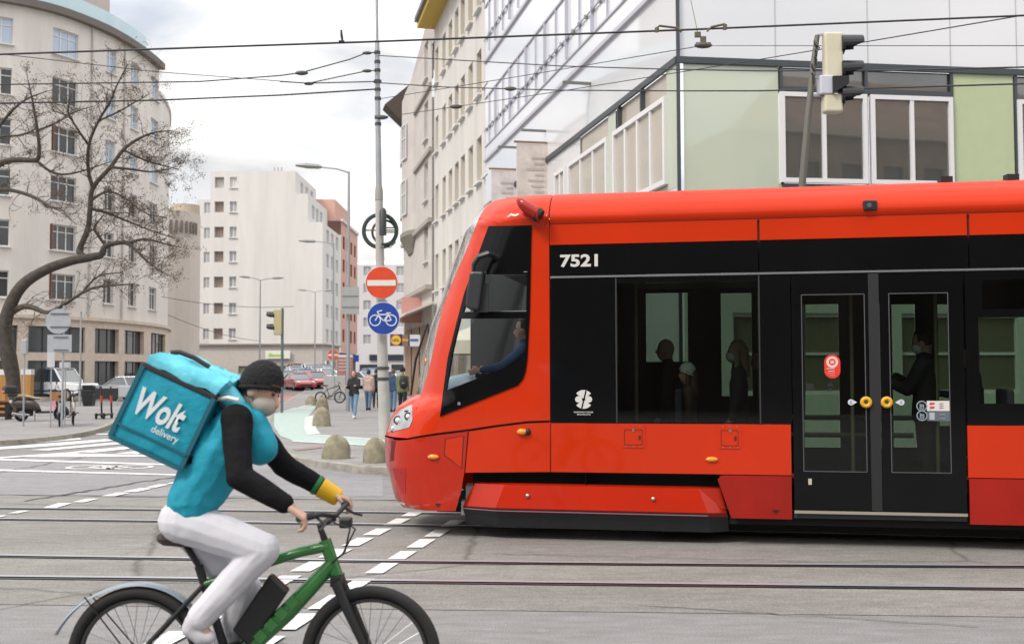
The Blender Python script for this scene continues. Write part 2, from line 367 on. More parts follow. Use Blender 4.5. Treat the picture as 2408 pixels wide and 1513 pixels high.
for x0, x1, y0, y1 in ((-60, 60, 988, 1005), (70, 255, 948, 970), (360, 620, 883, 925), (620, 850, 845, 875), (870, 1125, 793, 823), (1050, 1320, 755, 787), (1250, 1460, 722, 748), (1430, 1620, 694, 716), (1610, 1780, 668, 688)):
    w_ = .45 * (x1 - x0); rows.append([cb(x0, y1), cb(x0 + w_, y1), cb(x1, y0), cb(x1 - w_, y0)])
paint('road_marking_dashes', rows, .0135)
Z = [[(-150, 405), (0, 392), (700, 335), (690, 323), (0, 372), (-150, 384)], [(-100, 428), (60, 418), (560, 385), (1040, 340), (900, 334), (0, 402), (-100, 410)],
     [(260, 428), (420, 430), (1150, 366), (1090, 352)], [(620, 442), (800, 449), (1220, 405), (1180, 388)], [(1000, 458), (1180, 462), (1290, 440), (1200, 432)],
     [(0, 499), (660, 456), (700, 450), (640, 444), (0, 488)], [(820, 293), (1040, 298), (1040, 290), (830, 285)], [(200, 488), (1330, 484), (1500, 474), (1300, 470), (640, 458)],
     [(0, 515), (1480, 560), (2100, 575), (2100, 568), (1480, 549), (0, 500)], [(0, 607), (1500, 645), (2100, 640), (2100, 633), (1500, 635), (0, 593)]]
paint('zebra_crossing', [[cb(*q) for q in p] for p in Z])
# bicycle symbol painted on the cycle crossing
m = MB()
for cx_ in (770, 1120):
    c0 = G(*cb(cx_, 574), .012); 
    for i in range(20):
        a, b = 2 * math.pi * i / 20, 2 * math.pi * (i + 1) / 20
        m.face([c0 + V((.42 * math.cos(a), .42 * math.sin(a), 0)), c0 + V((.42 * math.cos(b), .42 * math.sin(b), 0)), c0 + V((.33 * math.cos(b), .33 * math.sin(b), 0)), c0 + V((.33 * math.cos(a), .33 * math.sin(a), 0))])
A, B, C_, D_ = (G(*cb(770, 574), .012), G(*cb(940, 590), .012), G(*cb(1120, 574), .012), G(*cb(880, 560), .012))
for a, b in ((A, B), (B, C_), (A, D_), (D_, B), (D_, C_)):
    d = (b - a).normalized(); nn = V((-d.y, d.x, 0)) * .045; m.face([a - nn, b - nn, b + nn, a + nn])
m.build('bicycle_symbol', M_white, kind='structure')
# cycle path on the plaza corner, mint green between white lines
ce = lambda x, y: (639.3 + .2485 * x, 733.4 + .2485 * y)
M_mint = mat('mint_paint', (.36, .45, .42), .75, var=.10, scale=6)
paint('cycle_path', [[ce(*q) for q in ((20, 960), (200, 905), (420, 888), (385, 935), (330, 1000), (312, 1100), (332, 1150), (700, 1185), (1050, 1205), (1400, 1220), (1400, 1275), (1050, 1258), (720, 1240), (200, 1212), (80, 1170), (20, 1080))]], .126, M_mint)
wl = [[(312, 990), (400, 970), (420, 1100), (460, 1150), (332, 1150), (305, 1100)], [(332, 1148), (332, 1158), (1050, 1212), (1400, 1226), (1400, 1216), (1050, 1200)],
      [(180, 1210), (200, 1224), (720, 1252), (1050, 1270), (1400, 1286), (1400, 1276), (1050, 1258), (720, 1240)], [(100, 950), (110, 940), (310, 882), (430, 868), (430, 876), (300, 894)]]
paint('cycle_path_lines', [[ce(*q) for q in p] for p in wl], .131, mat('path_white', (.50, .52, .51), .7, var=.1))
paint('red_cycle_crossing', [[ce(*q) for q in ((60, 780), (430, 745), (450, 790), (60, 850))]], .012, mat('red_asphalt', (.30, .16, .14), .8, var=.15))
paint('pavement_step_band', [[ce(*q) for q in ((190, 1290), (470, 1262), (480, 1280), (230, 1308))]], .131, mat('brick_band', (.24, .17, .15), .8, var=.2))

# ================================================================== buildings
def path_fn(pts, n=600):
    P = [V(p) for p in pts]; o = []
    for i in range(len(P) - 1):
        p0 = P[max(i - 1, 0)]; p1 = P[i]; p2 = P[i + 1]; p3 = P[min(i + 2, len(P) - 1)]
        for j in range(24):
            t = j / 24; o.append(.5 * ((2 * p1) + (p2 - p0) * t + (2 * p0 - 5 * p1 + 4 * p2 - p3) * t * t + (3 * p1 - p0 - 3 * p2 + p3) * t ** 3))
    o.append(P[-1]); ac = [0]
    for a, b in zip(o, o[1:]): ac.append(ac[-1] + (b - a).length)
    xs = [p.x for p in o]; ys = [p.y for p in o]
    def f(s): return V((float(np.interp(s, ac, xs)), float(np.interp(s, ac, ys))))
    def tan(s): return (f(min(s + .15, ac[-1])) - f(max(s - .15, 0))).normalized()
    return f, tan, ac[-1]
def s_at(f, px, a, b, z=2):
    """the place along a facade that shows at picture column px"""
    best = min((abs(proj((*f(a + (b - a) * i / 400), z))[0] - px), a + (b - a) * i / 400) for i in range(401)); return best[1]
M_anth_ = mat('anthracite', (.065, .075, .085), .4, .3)
M_pane = mat('window_pane', (.20, .23, .26), .08, spec=.9, coat=.6)
M_pane_dark = mat('dark_pane', (.05, .055, .06), .06, spec=.8)
M_frame = mat('white_frame', (.68, .67, .66), .5)
# --- curved corner building on the left
f1, t1, L1 = path_fn([(-62, 61), (-45, 61.2), (-38, 61.9), (-33.5, 63.1), (-30.5, 64.6), (-28.6, 66.2), (-27.4, 68.3), (-26.5, 71), (-26.0, 74.5), (-25.9, 79), (-26.3, 82), (-27, 85.2), (-28.5, 90)])
n1 = lambda s: V((t1(s).y, -t1(s).x))
sx1 = lambda px: s_at(f1, px, 20, L1 - 4)
cb_ = thing('corner_building', 'cream curved corner block with seven storeys and a glass balustrade on its roof', 'building', (-30, 75, 0))
M_cream = mat('cream_render', (.68, .64, .60), .85, var=.09, scale=.9, streak=(1, 1, .18))
M_tan = mat('tan_stone', (.60, .505, .42), .8, var=.10, scale=2.5)
sEnd = sx1(366)
cols = [(1 + k, sx1(px), w_) for k, (px, w_) in enumerate([(143, 1.9), (252, 1.15), (309, 1.25), (357, 1.7)])]
cols = [(0, cols[0][1] - 4.3, 1.9), (0, cols[0][1] - 8.6, 1.9)] + cols
holes = []; wins = []
for ci, s, w_ in cols:
    for r in range(6):
        if ci == 4 and r == 5: z = 6.2 + 3.05 * r - .6
        z = 6.2 + 3.05 * r; holes.append((s - w_ / 2, s + w_ / 2, z, z + 1.62)); wins.append((s, w_, z, r, ci))
m = MB(); wall(m, f1, n1, 18, sEnd, 5.0, 24, [h for h in holes if h[1] < sEnd], .28, .8); wall(m, f1, n1, sEnd, L1, 5.0, 22.2, [h for h in holes if h[0] > sEnd], .28, .8)
m.build('wall', M_cream, cb_)
M_shut = mat('rust_shutter', (.22, .10, .06), .7)
M_blue_pane = mat('sky_pane', (.42, .52, .66), .10, spec=.8, coat=.4)
for s, w_, z, r, ci in wins:
    p = f1(s); t = t1(s); n = n1(s)
    wf = window(cb_, (p.x, p.y, z), (t.x, t.y, 0), (n.x, n.y, 0), w_, 1.62, M_frame, M_blue_pane if (r == 5 or (ci >= 2 and r >= 3)) else M_pane_dark, bars=2 if w_ > 1.6 else 1, transom=.72, sill=True, depth=.2)
    if ci <= 1 and r in (0, 1, 3):
        a = V((p.x, p.y, z)) - V((t.x, t.y, 0)) * (w_ / 2 - .12) - V((n.x, n.y, 0)) * .1
        MB().beam(a, a + V((0, 0, 1.6)), .25, .05, V((t.x, t.y, 0))).build('shutter', M_shut, wf)
def band(mb, f, n, s0, s1, z0, z1, outw, step=.8, inw=0):
    k = max(1, int((s1 - s0) / step)); ss = [s0 + (s1 - s0) * i / k for i in range(k + 1)]
    rings = [[V((*(f(s) + n(s) * outw), z0)), V((*(f(s) + n(s) * outw), z1)), V((*(f(s) - n(s) * inw), z1)), V((*(f(s) - n(s) * inw), z0))] for s in ss]
    mb.loft(rings); return mb
band(MB(), f1, n1, 18, sEnd, 23.9, 24.35, .45, inw=6).build('cornice', mat('cornice_dark', (.16, .14, .13), .8), cb_)
band(MB(), f1, n1, sEnd + .05, L1, 22.1, 22.35, .12, inw=6).build('coping', M_cream, cb_)
for px_ in (205, 283):
    s = sx1(px_); p = f1(s) + n1(s) * .09; MB().cyl((p.x, p.y, 5.2), (p.x, p.y, 23.9), .06, n=8).build('downpipe', mat('downpipe', (.50, .48, .45), .6), cb_)
s283 = sx1(300)
band(MB(), f1, n1, 18, sx1(330), 24.36, 25.35, .12, inw=-.09).build('balustrade', mat('blue_glass', (.50, .67, .73), .08, spec=.9, coat=.5), cb_)
f1b = lambda s: f1(s) - n1(s) * 1.6
band(MB(), f1b, n1, 18, s283, 24.36, 29.5, 0, inw=5).build('penthouse', mat('penthouse', (.54, .47, .43), .8, var=.05), cb_)
# arcade: two tiers of large dark shop windows between tan stone piers
hol = []
for a, b in ((-230, -150), (-120, -52), (-20, 40), (63, 195), (218, 274), (289, 334), (350, 384)):
    sa, sb = sx1(a), sx1(b)
    if sb - sa < .5: continue
    hol += [(sa, sb, 2.95, 4.55), (sa, sb, .25, 2.45)]
f1c = lambda s: f1(s) + n1(s) * .12
m = MB(); wall(m, f1c, n1, 18, L1, .0, 5.0, hol, .5, .8); m.build('arcade', M_tan, cb_)
band(MB(), f1, n1, 18, L1, 5.0, 5.22, .3).build('string_course', M_tan, cb_)
for a, b, c, d in hol:
    s = (a + b) / 2; p = f1c(s); t = t1(s); n = n1(s)
    window(cb_, (p.x, p.y, c), (t.x, t.y, 0), (n.x, n.y, 0), b - a, d - c, mat('dark_frame', (.04, .045, .05), .4), M_pane_dark, bars=1 + int((b - a) / 1.6), fw=.07, depth=.35, name='shop_window')
# --- rounded beige block with a drum on its roof
rb = thing('rounded_block', 'plain beige block with rounded corner and a roof drum, between corner building and white tower', 'building', (-33, 104, 0))
M_beige = mat('beige_render', (.55, .49, .44), .85, var=.05, scale=.5)
fr, tr_, Lr = path_fn([(-60, 99), (-40, 99), (-34, 99.2), (-31.0, 100.4), (-29.9, 102.4), (-30.6, 106), (-35, 112), (-42, 114)]); nr = lambda s: V((tr_(s).y, -tr_(s).x))
band(MB(), fr, nr, 0, Lr, 0, 16.7, 0, inw=4).build('wall', M_beige, rb)
m = MB()
for i in range(30): 
    s = Lr - 33 + i * .5; p = fr(s) + nr(s) * .1; m.box((p.x, p.y, 15.2), (.22, .1, 1.1), Matrix.Rotation(math.atan2(tr_(s).y, tr_(s).x), 3, 'Z'))
m.build('slat_band', mat('taupe', (.20, .17, .15), .8), rb)
MB().cyl((-31.2, 103.5, 16.7), (-31.2, 103.5, 17.6), 1.35, n=28).build('roof_drum', mat('drum', (.46, .39, .31), .8), rb)
# --- white tower block in the middle
tw = thing('tower_block', 'white slab block in the middle distance with stepped right side and two window columns', 'building', (-30, 135, 0))
M_tw = mat('white_render', (.65, .63, .605), .85, var=.07, scale=.6, streak=(1, 1, .14))
Yf = 128.0; X_ = lambda px, Y=Yf: (px - CX) / F * Y
Zf = lambda y, Y=Yf: CAMZ + (871.5 - y) / F * Y
x0, x1, x2, x3 = X_(491.5), X_(692), X_(722), X_(757)
zt = Zf(398); z6 = Zf(452); z5 = Zf(520)
wc = [(X_(501), X_(523)), (X_(537), X_(553.5))]
rows_ = [412, 470, 530, 588, 648, 710, 770]
hol = []; wn = []
for k, y in enumerate(rows_):
    z1 = Zf(y); z0 = z1 - 1.28
    for j, (a, b) in enumerate(wc): hol.append((a, b, z0, z1)); wn.append((a, b, z0, z1, j, k))
ff = lambda s: V((s, Yf)); nf = lambda s: V((0, -1))
m = MB(); wall(m, ff, nf, x0, x1, 4.9, zt, hol, .7, 4)
wall(m, ff, nf, x1, x2, 4.9, z6, (), .1, 4); wall(m, ff, nf, x2, x3, 4.9, z5, (), .1, 4)
def side_wall(X, za, zb, Y0, Y1, hl=()): 
    wall(m, lambda s: V((X, s)), lambda s: V((1, 0)), Y0, Y1, za, zb, hl, .25, 4)
hs = []; wn2 = []
for (X, za, zb, rws, cs) in ((x1, z6, zt, [Zf(412)], (131, 134.2, 137.4)), (x2, z5, z6, [Zf(470)], (130.5, 133.2, 136)), (x3, 4.9, z5, [Zf(y) for y in (530, 588, 648, 710, 770)], (130.6, 134, 137.6))):
    hl = []
    for z1 in rws:
        for yc in cs: hl.append((yc, yc + 1.9, z1 - 1.7, z1)); wn2.append((X, yc + .95, 1.9, z1 - 1.7))
    side_wall(X, za, zb, Yf, 141.6, hl)
m.face([(x0, Yf, zt), (x1, Yf, zt), (x1, 141.6, zt), (x0, 141.6, zt)]); m.face([(x1, Yf, z6), (x2, Yf, z6), (x2, 141.6, z6), (x1, 141.6, z6)]); m.face([(x2, Yf, z5), (x3, Yf, z5), (x3, 141.6, z5), (x2, 141.6, z5)])
xl = X_(455); zl = Zf(463)
wall(m, lambda s: V((s, Yf + .8)), nf, xl, x0, 4.9, zl, [(X_(472), X_(486), Zf(y) - 1.3, Zf(y)) for y in rows_[1:]], .3, 4)
wall(m, lambda s: V((x0, s)), lambda s: V((-1, 0)), Yf, Yf + 14, 4.9, zt, (), .1, 5); wall(m, lambda s: V((xl, s)), lambda s: V((-1, 0)), Yf + .8, Yf + 14, 4.9, zl, (), .1, 5)
m.face([(xl, Yf + .8, zl), (x0, Yf + .8, zl), (x0, Yf + 14, zl), (xl, Yf + 14, zl)])
m.build('wall', M_tw, tw)
M_log = mat('loggia', (.40, .33, .28), .8); M_pl = mat('pale_pane', (.40, .41, .42), .15, spec=.7)
for a, b, z0, z1, j, k in wn:
    window(tw, ((a + b) / 2, Yf, z0), (1, 0, 0), (0, -1, 0), b - a, z1 - z0, M_frame if j else M_log, (M_pl if k else M_tw) if j else (M_log if k else M_tw), bars=1 if j else 0, fw=.1, depth=.25 if j else .6, sill=j == 1)
for y in rows_[1:]: window(tw, (X_(479), Yf + .8, Zf(y) - 1.3), (1, 0, 0), (0, -1, 0), X_(486) - X_(472), 1.3, M_frame, M_pl, bars=1, fw=.07, depth=.15)
for X, yc, w_, z0 in wn2: window(tw, (X, yc, z0), (0, 1, 0), (1, 0, 0), w_, 1.7, M_frame, M_pl, bars=1, fw=.1)
m = MB(); wall(m, lambda s: V((s, Yf + .1)), nf, xl, x3, 0, 4.9, [(X_(a), X_(b), .3, 2.4) for a, b in ((560, 590), (600, 624), (640, 688), (695, 722), (730, 750))], .3, 4)
wall(m, lambda s: V((x3 - .1, s)), lambda s: V((1, 0)), Yf + .1, 141.6, 0, 4.9, [(130.5, 133.5, .3, 3), (135, 138.5, .3, 3)], .3, 4)
m.build('base', mat('base_render', (.50, .455, .42), .85, var=.06), tw)
for a, b in ((560, 590), (600, 624), (640, 688), (695, 722), (730, 750)):
    window(tw, (X_((a + b) / 2), Yf + .1, .3), (1, 0, 0), (0, -1, 0), X_(b) - X_(a), 2.1, mat('shop_frame', (.3, .27, .25), .5), mat('shop_pane', (.22, .24, .20), .1), bars=1, depth=.2, name='shop_window')
m = MB(); m.beam((xl, Yf - .12, 4.95), (x3 + .15, Yf - .12, 4.95), .3, .16); m.beam((x3 + .12, Yf, 4.95), (x3 + .12, 141.6, 4.95), .3, .16); m.build('cornice', mat('cornice_grey', (.34, .31, .29), .8), tw)
m = MB()
for k in range(3): m.cyl((X_(628 + 9 * k), 131, zt), (X_(628 + 9 * k), 131, zt + 1.0), .12, n=8)
m.beam((X_(622), 131, zt + .3), (X_(656), 131, zt + .3), .08, .08); m.build('roof_vent', mat('galv', (.45, .45, .46), .5, .3), tw)
sg = thing('shop_sign', 'white shop sign with lime green lettering on the base of the white slab block', 'sign', at(653, 834, Yf - .3))
MB().box(at(653, 833, Yf - .2), (2.9, .16, .95)).build('panel', mat('sign_white', (.72, .72, .70), .5), sg)
text('lettering', 'Bonea', mat('lime', (.40, .62, .02), .5), sg, at(630, 838, Yf - .32), (1, 0, 0), (0, 0, 1), .42, 1.9, bold=.03, shear=.2)
# --- salmon building further down the street
sb = thing('salmon_building', 'salmon pink apartment building with dark red windows beyond the white slab block', 'building', (x3, 150, 0))
hol = []; wn = []
for z1 in (19.6, 16.55, 13.5, 10.4, 7.3):
    for yc in (144.2, 147.6, 151, 154.4): hol.append((yc - .9, yc + .9, z1 - 1.7, z1)); wn.append((yc, z1 - 1.7))
M_sal = mat('salmon_render', (.58, .35, .29), .85, var=.05, scale=.5)
m = MB(); wall(m, lambda s: V((x3, s)), lambda s: V((1, 0)), 141.7, 157, 4.2, 21.4, hol, .25, 4); wall(m, lambda s: V((x3 - .8, s)), lambda s: V((1, 0)), 141.7, 155, 21.4, 24.2, (), .1, 4)
m.face([(x3, 141.7, 21.4), (x3, 157, 21.4), (x3 - 9, 157, 21.4), (x3 - 9, 141.7, 21.4)]); wall(m, lambda s: V((s, 141.7)), nf, x3 - 9, x3 - .8, 21.4, 24.2, (), .1, 4)
m.build('wall', M_sal, sb)
for yc, z0 in wn: window(sb, (x3, yc, z0), (0, 1, 0), (1, 0, 0), 1.8, 1.7, mat('wine_frame', (.25, .08, .06), .6), mat('wine_pane', (.14, .06, .055), .2), bars=1, fw=.1)
m = MB(); wall(m, lambda s: V((x3 - .2, s)), lambda s: V((1, 0)), 141.7, 157, 0, 4.2, [(143, 146, .4, 3.4), (148, 152, .4, 3.4), (153, 156, .4, 3.4)], .4, 4); m.build('base', mat('dark_base', (.10, .10, .10), .7, var=.1), sb)
MB().beam((x3 + .1, 141.7, 21.5), (x3 + .1, 157, 21.5), .25, .35).build('cornice', mat('salmon_trim', (.66, .60, .56), .8), sb)
# --- pale buildings closing the street
eb = thing('street_end_building', 'pale building closing the far end of the street behind the concrete pole', 'building', (-18, 170, 0))
hol = []; wn = []
for k in range(5):
    for j in range(5):
        a = -23.5 + 2.6 * j; hol.append((a, a + 1.2, 6 + 2.7 * k, 7.5 + 2.7 * k)); wn.append((a + .6, 6 + 2.7 * k))
m = MB(); wall(m, lambda s: V((s, 172)), nf, -25, -9, 0, 18.6, hol, .2, 5); m.face([(-25, 172, 18.6), (-9, 172, 18.6), (-9, 180, 20), (-25, 180, 20)])
m.build('wall', mat('pale_render', (.62, .60, .61), .85, var=.05), eb)
for a, z in wn: window(eb, (a, 172, z), (1, 0, 0), (0, -1, 0), 1.2, 1.5, M_frame, M_pl, bars=1, fw=.08)
MB().box((-19.5, 171.9, 3.9), (6, .3, .9)).build('fascia', mat('navy', (.025, .03, .05), .5), eb)
for x in (-22.5, -17.5, -13): window(eb, (x, 172, .4), (1, 0, 0), (0, -1, 0), 3, 2.4, M_anth_, M_pane_dark, bars=1, depth=-.1, name='shop_window')
# --- right-hand street row: B1 grey, B2 cream, then the glass building
Q0 = V((3.4, 22.0)); DS = V((-.22, 1)).normalized(); NS = V((-DS.y, DS.x)); 
fR = lambda s: Q0 + DS * s; nR = lambda s: NS
tR3 = V((DS.x, DS.y, 0)); nR3 = V((NS.x, NS.y, 0))
sR = lambda px: s_at(fR, px, 0, 60, 8)
s_g, s_b2, s_b1 = sR(1142), sR(1015), sR(949)
b2 = thing('ochre_window_building', 'off-white building with tall ochre framed windows and yellow eaves, left of the glass building', 'building', (*fR((s_g + s_b2) / 2), 0))
hol = []; wn = []
for px in (1021.5, 1037.5, 1052.4, 1067.8, 1082, 1100, 1119.5, 1140):
    s = sR(px)
    for r in range(5):
        z = 2.3 + 3.55 * r + (0 if r else .2)
        w_ = 1.05
        if r: hol.append((s - w_ / 2, s + w_ / 2, z, z + 1.85)); wn.append((s, w_, z))
M_b2 = mat('offwhite_render', (.60, .58, .55), .85, var=.10, scale=.8, streak=(1, 1, .18))
fR2 = lambda s: fR(s) - NS * .12
m = MB(); wall(m, fR2, nR, s_g + .02, s_b2, 3.4, 19.6, hol, .34, 3); m.build('wall', M_b2, b2)
M_och = mat('ochre_reveal', (.47, .36, .16), .8, var=.08); M_och_pane = mat('ochre_pane', (.34, .27, .13), .15)
for s, w_, z in wn:
    p = fR2(s); window(b2, (p.x, p.y, z), tR3, nR3, w_, 1.85, M_och, M_och_pane, bars=1, transom=.65, fw=.11, depth=.22); MB().beam((*(p + NS * .06 - DS * .62), z - .05), (*(p + NS * .06 + DS * .62), z - .05), .2, .08).build('sill', M_frame, b2)
m = MB(); band(m, fR2, nR, s_g + .02, s_b2, 19.6, 19.9, .9); m.build('eaves', mat('yellow_eaves', (.52, .36, .07), .7), b2)
m = MB(); band(m, fR2, nR, s_g + .02, s_b2, 19.9, 20.15, 1.05, inw=2); a = fR(s_b2); b = fR(s_g)
m.build('gutter', mat('gutter', (.15, .16, .18), .5, .4), b2)
m = MB(); wall(m, fR2, nR, s_g + .02, s_b2, 0, 3.4, [(sR(px), sR(px) + 2.2, .3, 2.9) for px in (1030, 1060, 1090)], .3, 3); m.build('shopfront', mat('shopfront_b', (.34, .27, .21), .7, var=.15), b2)
b1 = thing('grey_bay_building', 'old grey building with a rounded bay and stone cornices, far left of the right-hand row', 'building', (*fR((s_b1 + s_b2) / 2), 0))
hol = []; wn = []
for px in (964.5, 1001):
    s = sR(px); 
    for z in (7.6, 10.9, 14.2, 17.5): hol.append((s - .75, s + .75, z, z + 2.1)); wn.append((s, z))
M_b1 = mat('grey_stone', (.52, .485, .455), .85, var=.08, scale=.8)
m = MB(); wall(m, fR, nR, s_b2 + .02, s_b1, 0, 19.2, [h for h in hol if h[0] < sR(990)], .3, 3)
wall(m, lambda s: V((*fR(s_b1),)) + V((1, .22)).normalized() * s, lambda s: -DS * -1, 0, 10, 0, 19.2, (), .1, 5)
m.build('wall', M_b1, b1)
for s, z in wn: 
    if s < sR(990) : p = fR(s); window(b1, (p.x, p.y, z), tR3, nR3, 1.5, 2.1, M_frame, M_pane, bars=1, transom=.6, fw=.1, depth=.2, sill=True)
# bay: a shallow half round oriel over a stone corbel
sc_ = sR(966); pc = fR(sc_)
def half(r_out, w_): return [pc + DS * (w_ * math.cos(a)) + NS * (r_out * math.sin(a)) for a in [math.pi * i / 12 for i in range(13)]]
m = MB(); m.loft([[V((*p, z)) for p in half(.5, 2.2)] for z in (9.9, 18.0)], closed=False, caps=False); m.build('bay', M_b1, b1)
m = MB(); m.loft([[V((*p, z)) for p in half(r_, 2.2 * k)] for r_, k, z in ((.1, .5, 8.7), (.4, .9, 9.3), (.62, 1.04, 9.65), (.62, 1.04, 9.9), (.5, 1.0, 9.9))], closed=False, caps=False); m.build('corbel', mat('dark_stone', (.25, .23, .20), .9, var=.1), b1)
for z in (10.9, 14.2):
    for a in (60, 110):
        q = pc + DS * (2.2 * math.cos(R(a))) + NS * (.5 * math.sin(R(a))); tt = V((-2.2 * math.sin(R(a)) * DS.x + .5 * math.cos(R(a)) * NS.x, -2.2 * math.sin(R(a)) * DS.y + .5 * math.cos(R(a)) * NS.y)).normalized(); nn = V((-tt.y, tt.x)); nn = nn if nn.dot(NS) > 0 else -nn
        window(b1, (*(q + nn * .06), z), (tt.x, tt.y, 0), (nn.x, nn.y, 0), 1.1, 2.1, M_frame, M_pane, bars=1, transom=.6, fw=.09, depth=.0)
m = MB()
for z, o_ in ((6.0, .35), (13.2, .15), (16.6, .15), (9.5, .2)): band(m, fR, nR, s_b2 + .02, s_b1 + .1, z, z + .22, o_)
m.build('cornice', mat('stone_trim', (.36, .33, .30), .85), b1)
a, b = fR(s_b2), fR(s_b1)
m = MB(); m.prism([(*(a - NS * .2), 19.2), (*(b - NS * .2), 19.2), (*(b - NS * 2.2), 27), (*(a - NS * 2.2), 27)], V((.8, .1, 0))); m.build('mansard_roof', mat('mansard', (.36, .32, .30), .8, var=.2, scale=3), b1)
m = MB(); m.prism([(*(b + NS * 1.2), 18.6), (*(b - NS * .3), 19.9), (*(b - NS * .3), 17.2)], V((DS.x, DS.y, 0)) * 1.6); m.build('eave', mat('eave_dark', (.08, .06, .05), .8), b1)
m = MB()
for i in range(3): wall(m, lambda s: fR(s) + NS * .06, nR, s_b2 + 1 + 3.6 * i, s_b2 + 4 + 3.6 * i, .3, 4.2, (), .1, 4)
m.build('shopfront', mat('brown_shopfront', (.30, .19, .12), .6, var=.2), b1)
m = MB(); m.prism([(*fR(s_b1 - .4), 4.9), (*fR(s_b2 - 1), 5.2), (*(fR(s_b2 - 1) + NS * 1.5), 4.6), (*(fR(s_b1 - .4) + NS * 1.5), 4.3)], (0, 0, .12)); m.build('awning', mat('awning', (.58, .53, .48), .8), b1)
m = MB(); m.prism([(*fR(s_b2 + 4), 4.4), (*(fR(s_b2 + 4) + NS * 1.1), 4.4), (*(fR(s_b2 + 4) + NS * 1.1), 5.8), (*fR(s_b2 + 4), 5.8)], V((DS.x, DS.y, 0)) * .2); m.build('pink_sign', mat('pink_sign', (.58, .30, .27), .6), b1)
# --- glass building
gb = thing('glass_building', 'modern office building clad in white reflecting glass with pale green panels behind the tram', 'building', (8, 26, 0))
E1 = V((1, .14)).normalized(); NE = V((E1.y, -E1.x)); fE = lambda s: Q0 + E1 * s; nE = lambda s: NE
e3 = V((E1.x, E1.y, 0)); ne3 = V((NE.x, NE.y, 0))
sE = lambda px: s_at(fE, px, -.5, 22, 6)
def glassy(name, col, rough, wav=.02, wsc=.6, spec=.5, coat=1.0, cior=1.9):
    m = mat(name, col, .35, coat=coat, spec=spec, bump=wav, bscale=wsc); m.node_tree.nodes['Principled BSDF'].inputs['Coat Roughness'].default_value = rough; m.node_tree.nodes['Principled BSDF'].inputs['Coat IOR'].default_value = cior
    bnode = [n for n in m.node_tree.nodes if n.type == 'BUMP'][0]; m.node_tree.links.new(bnode.outputs[0], m.node_tree.nodes['Principled BSDF'].inputs['Coat Normal']); return m
M_wg = glassy('white_glass', (.70, .71, .74), .03); M_gg = glassy('green_glass', (.50, .55, .44), .03); M_gp = mat('green_panel', (.44, .50, .31), .45, var=.03)
M_bg = glassy('beige_blind', (.46, .41, .34), .05); M_dg = glassy('dark_glass', (.030, .032, .029), .02, .03, .8, spec=.9, cior=2.3)
M_anth = mat('anthracite', (.065, .075, .085), .4, .3); M_alu = mat('white_alu', (.70, .69, .70), .4)
ZC = 8.08
# street side (left): upper ribbons and lower window strip
m = MB(); wall(m, fR, nR, 0.0, s_g, ZC + .06, 24, (), .1, 3); wall(m, fR, nR, 0.0, s_g, 0, 5.5, (), .1, 3); wall(m, fR, nR, 7.2, s_g, 5.5, ZC - .07, (), .1, 3); m.build('street_cladding', M_wg, gb)
m = MB(); wall(m, lambda s: fR(s) - NS * .03, nR, .6, 8.5, 5.5, ZC - .07, (), .1, 3); m.build('blind_glazing', M_bg, gb)
m = MB()
for a, b in ((1432, 1450), (1569, 1599)): wall(m, lambda s: fR(s) + NS * .02, nR, min(sR(a), sR(b)) if b < 1590 else 0.02, max(sR(a), sR(b)), 5.5, ZC - .07, (), .1, 2)
m.build('green_pier', M_gg, gb)
m = MB(); band(m, fR, nR, -.04, s_g, ZC - .07, ZC + .06, .07); band(m, fE, nE, -.04, 20, ZC - .07, ZC + .06, .07); m.build('dark_cornice', M_anth, gb)
m = MB(); m.beam((*(Q0 + NE * .03), 0), (*(Q0 + NE * .03), 24), .07, .07); 
for a in (1315, 1342, 1450, 1514): pass
m.build('corner_profile', M_anth, gb)
def strip_window(sa, sb, n_mull, nm='window'):
    """white framed window strip seen along the street side"""
    q = (sa + sb) / 2; p = fR(q); return window(gb, (p.x, p.y, 5.62), tR3, nR3, sb - sa, 1.85, M_alu, M_bg, bars=n_mull, fw=.11, depth=-.05, name=nm)
strip_window(sR(1571), sR(1449), 3); strip_window(sR(1430), sR(1342), 2); strip_window(sR(1333), sR(1312), 1)
m = MB()
for s in (sR(1514), sR(1460)): 
    p = fR(s) + NS * .03; MB().beam((*p, 7.5), (*p, ZC - .07), .1, .06, tR3).build('mullion', M_anth, gb)
# ribbons above: ledges, sills and slim vertical joints
m = MB()
for z, o_, h in ((9.83, .09, .10), (10.42, .04, .05), (12.3, .05, .06), (13.7, .08, .10), (15.9, .05, .06), (17.4, .08, .1), (19.6, .05, .06)): band(m, fR, nR, .0, s_g, z, z + h, o_)
m.build('ledge', mat('lilac_ledge', (.52, .51, .57), .4, .2), gb)
m = MB(); k = 0
s = .9
while s < s_g:
    for z0, z1 in ((10.47, 12.3), (14, 15.9), (17.6, 19.6)):
        p = fR(s) + NS * .02; MB().beam((*p, z0), (*p, z1), .06 if k % 2 else .14, .05, tR3).build('vertical_fin', mat('lilac_fin', (.50, .50, .58), .4, .2), gb)
    s += 1.25; k += 1
m.bm.free()
m = MB()
for z in (11.05, 14.6, 18.2):
    s = .9; k = 0
    while s < s_g:
        p = fR(s) + NS * .05; m.box((*p, z), (.09, .09, .09)); s += .62
    p0, p1 = fR(.5) + NS * .05, fR(s_g) + NS * .05; m.beam((*p0, z), (*p1, z), .03, .03)
m.build('sill_brackets', mat('bracket_grey', (.34, .34, .38), .5), gb)
m = MB()
for s, z in ((2.2, 10.9), (6.2, 9.2), (9.4, 13.6), (11, 9.0), (14.5, 9.2)):
    p = fR(s); MB().beam((*p, z), (*(p + NS * .75), z), .10, .06).build('lamp_arm', mat('olive_arm', (.16, .17, .15), .5), gb)
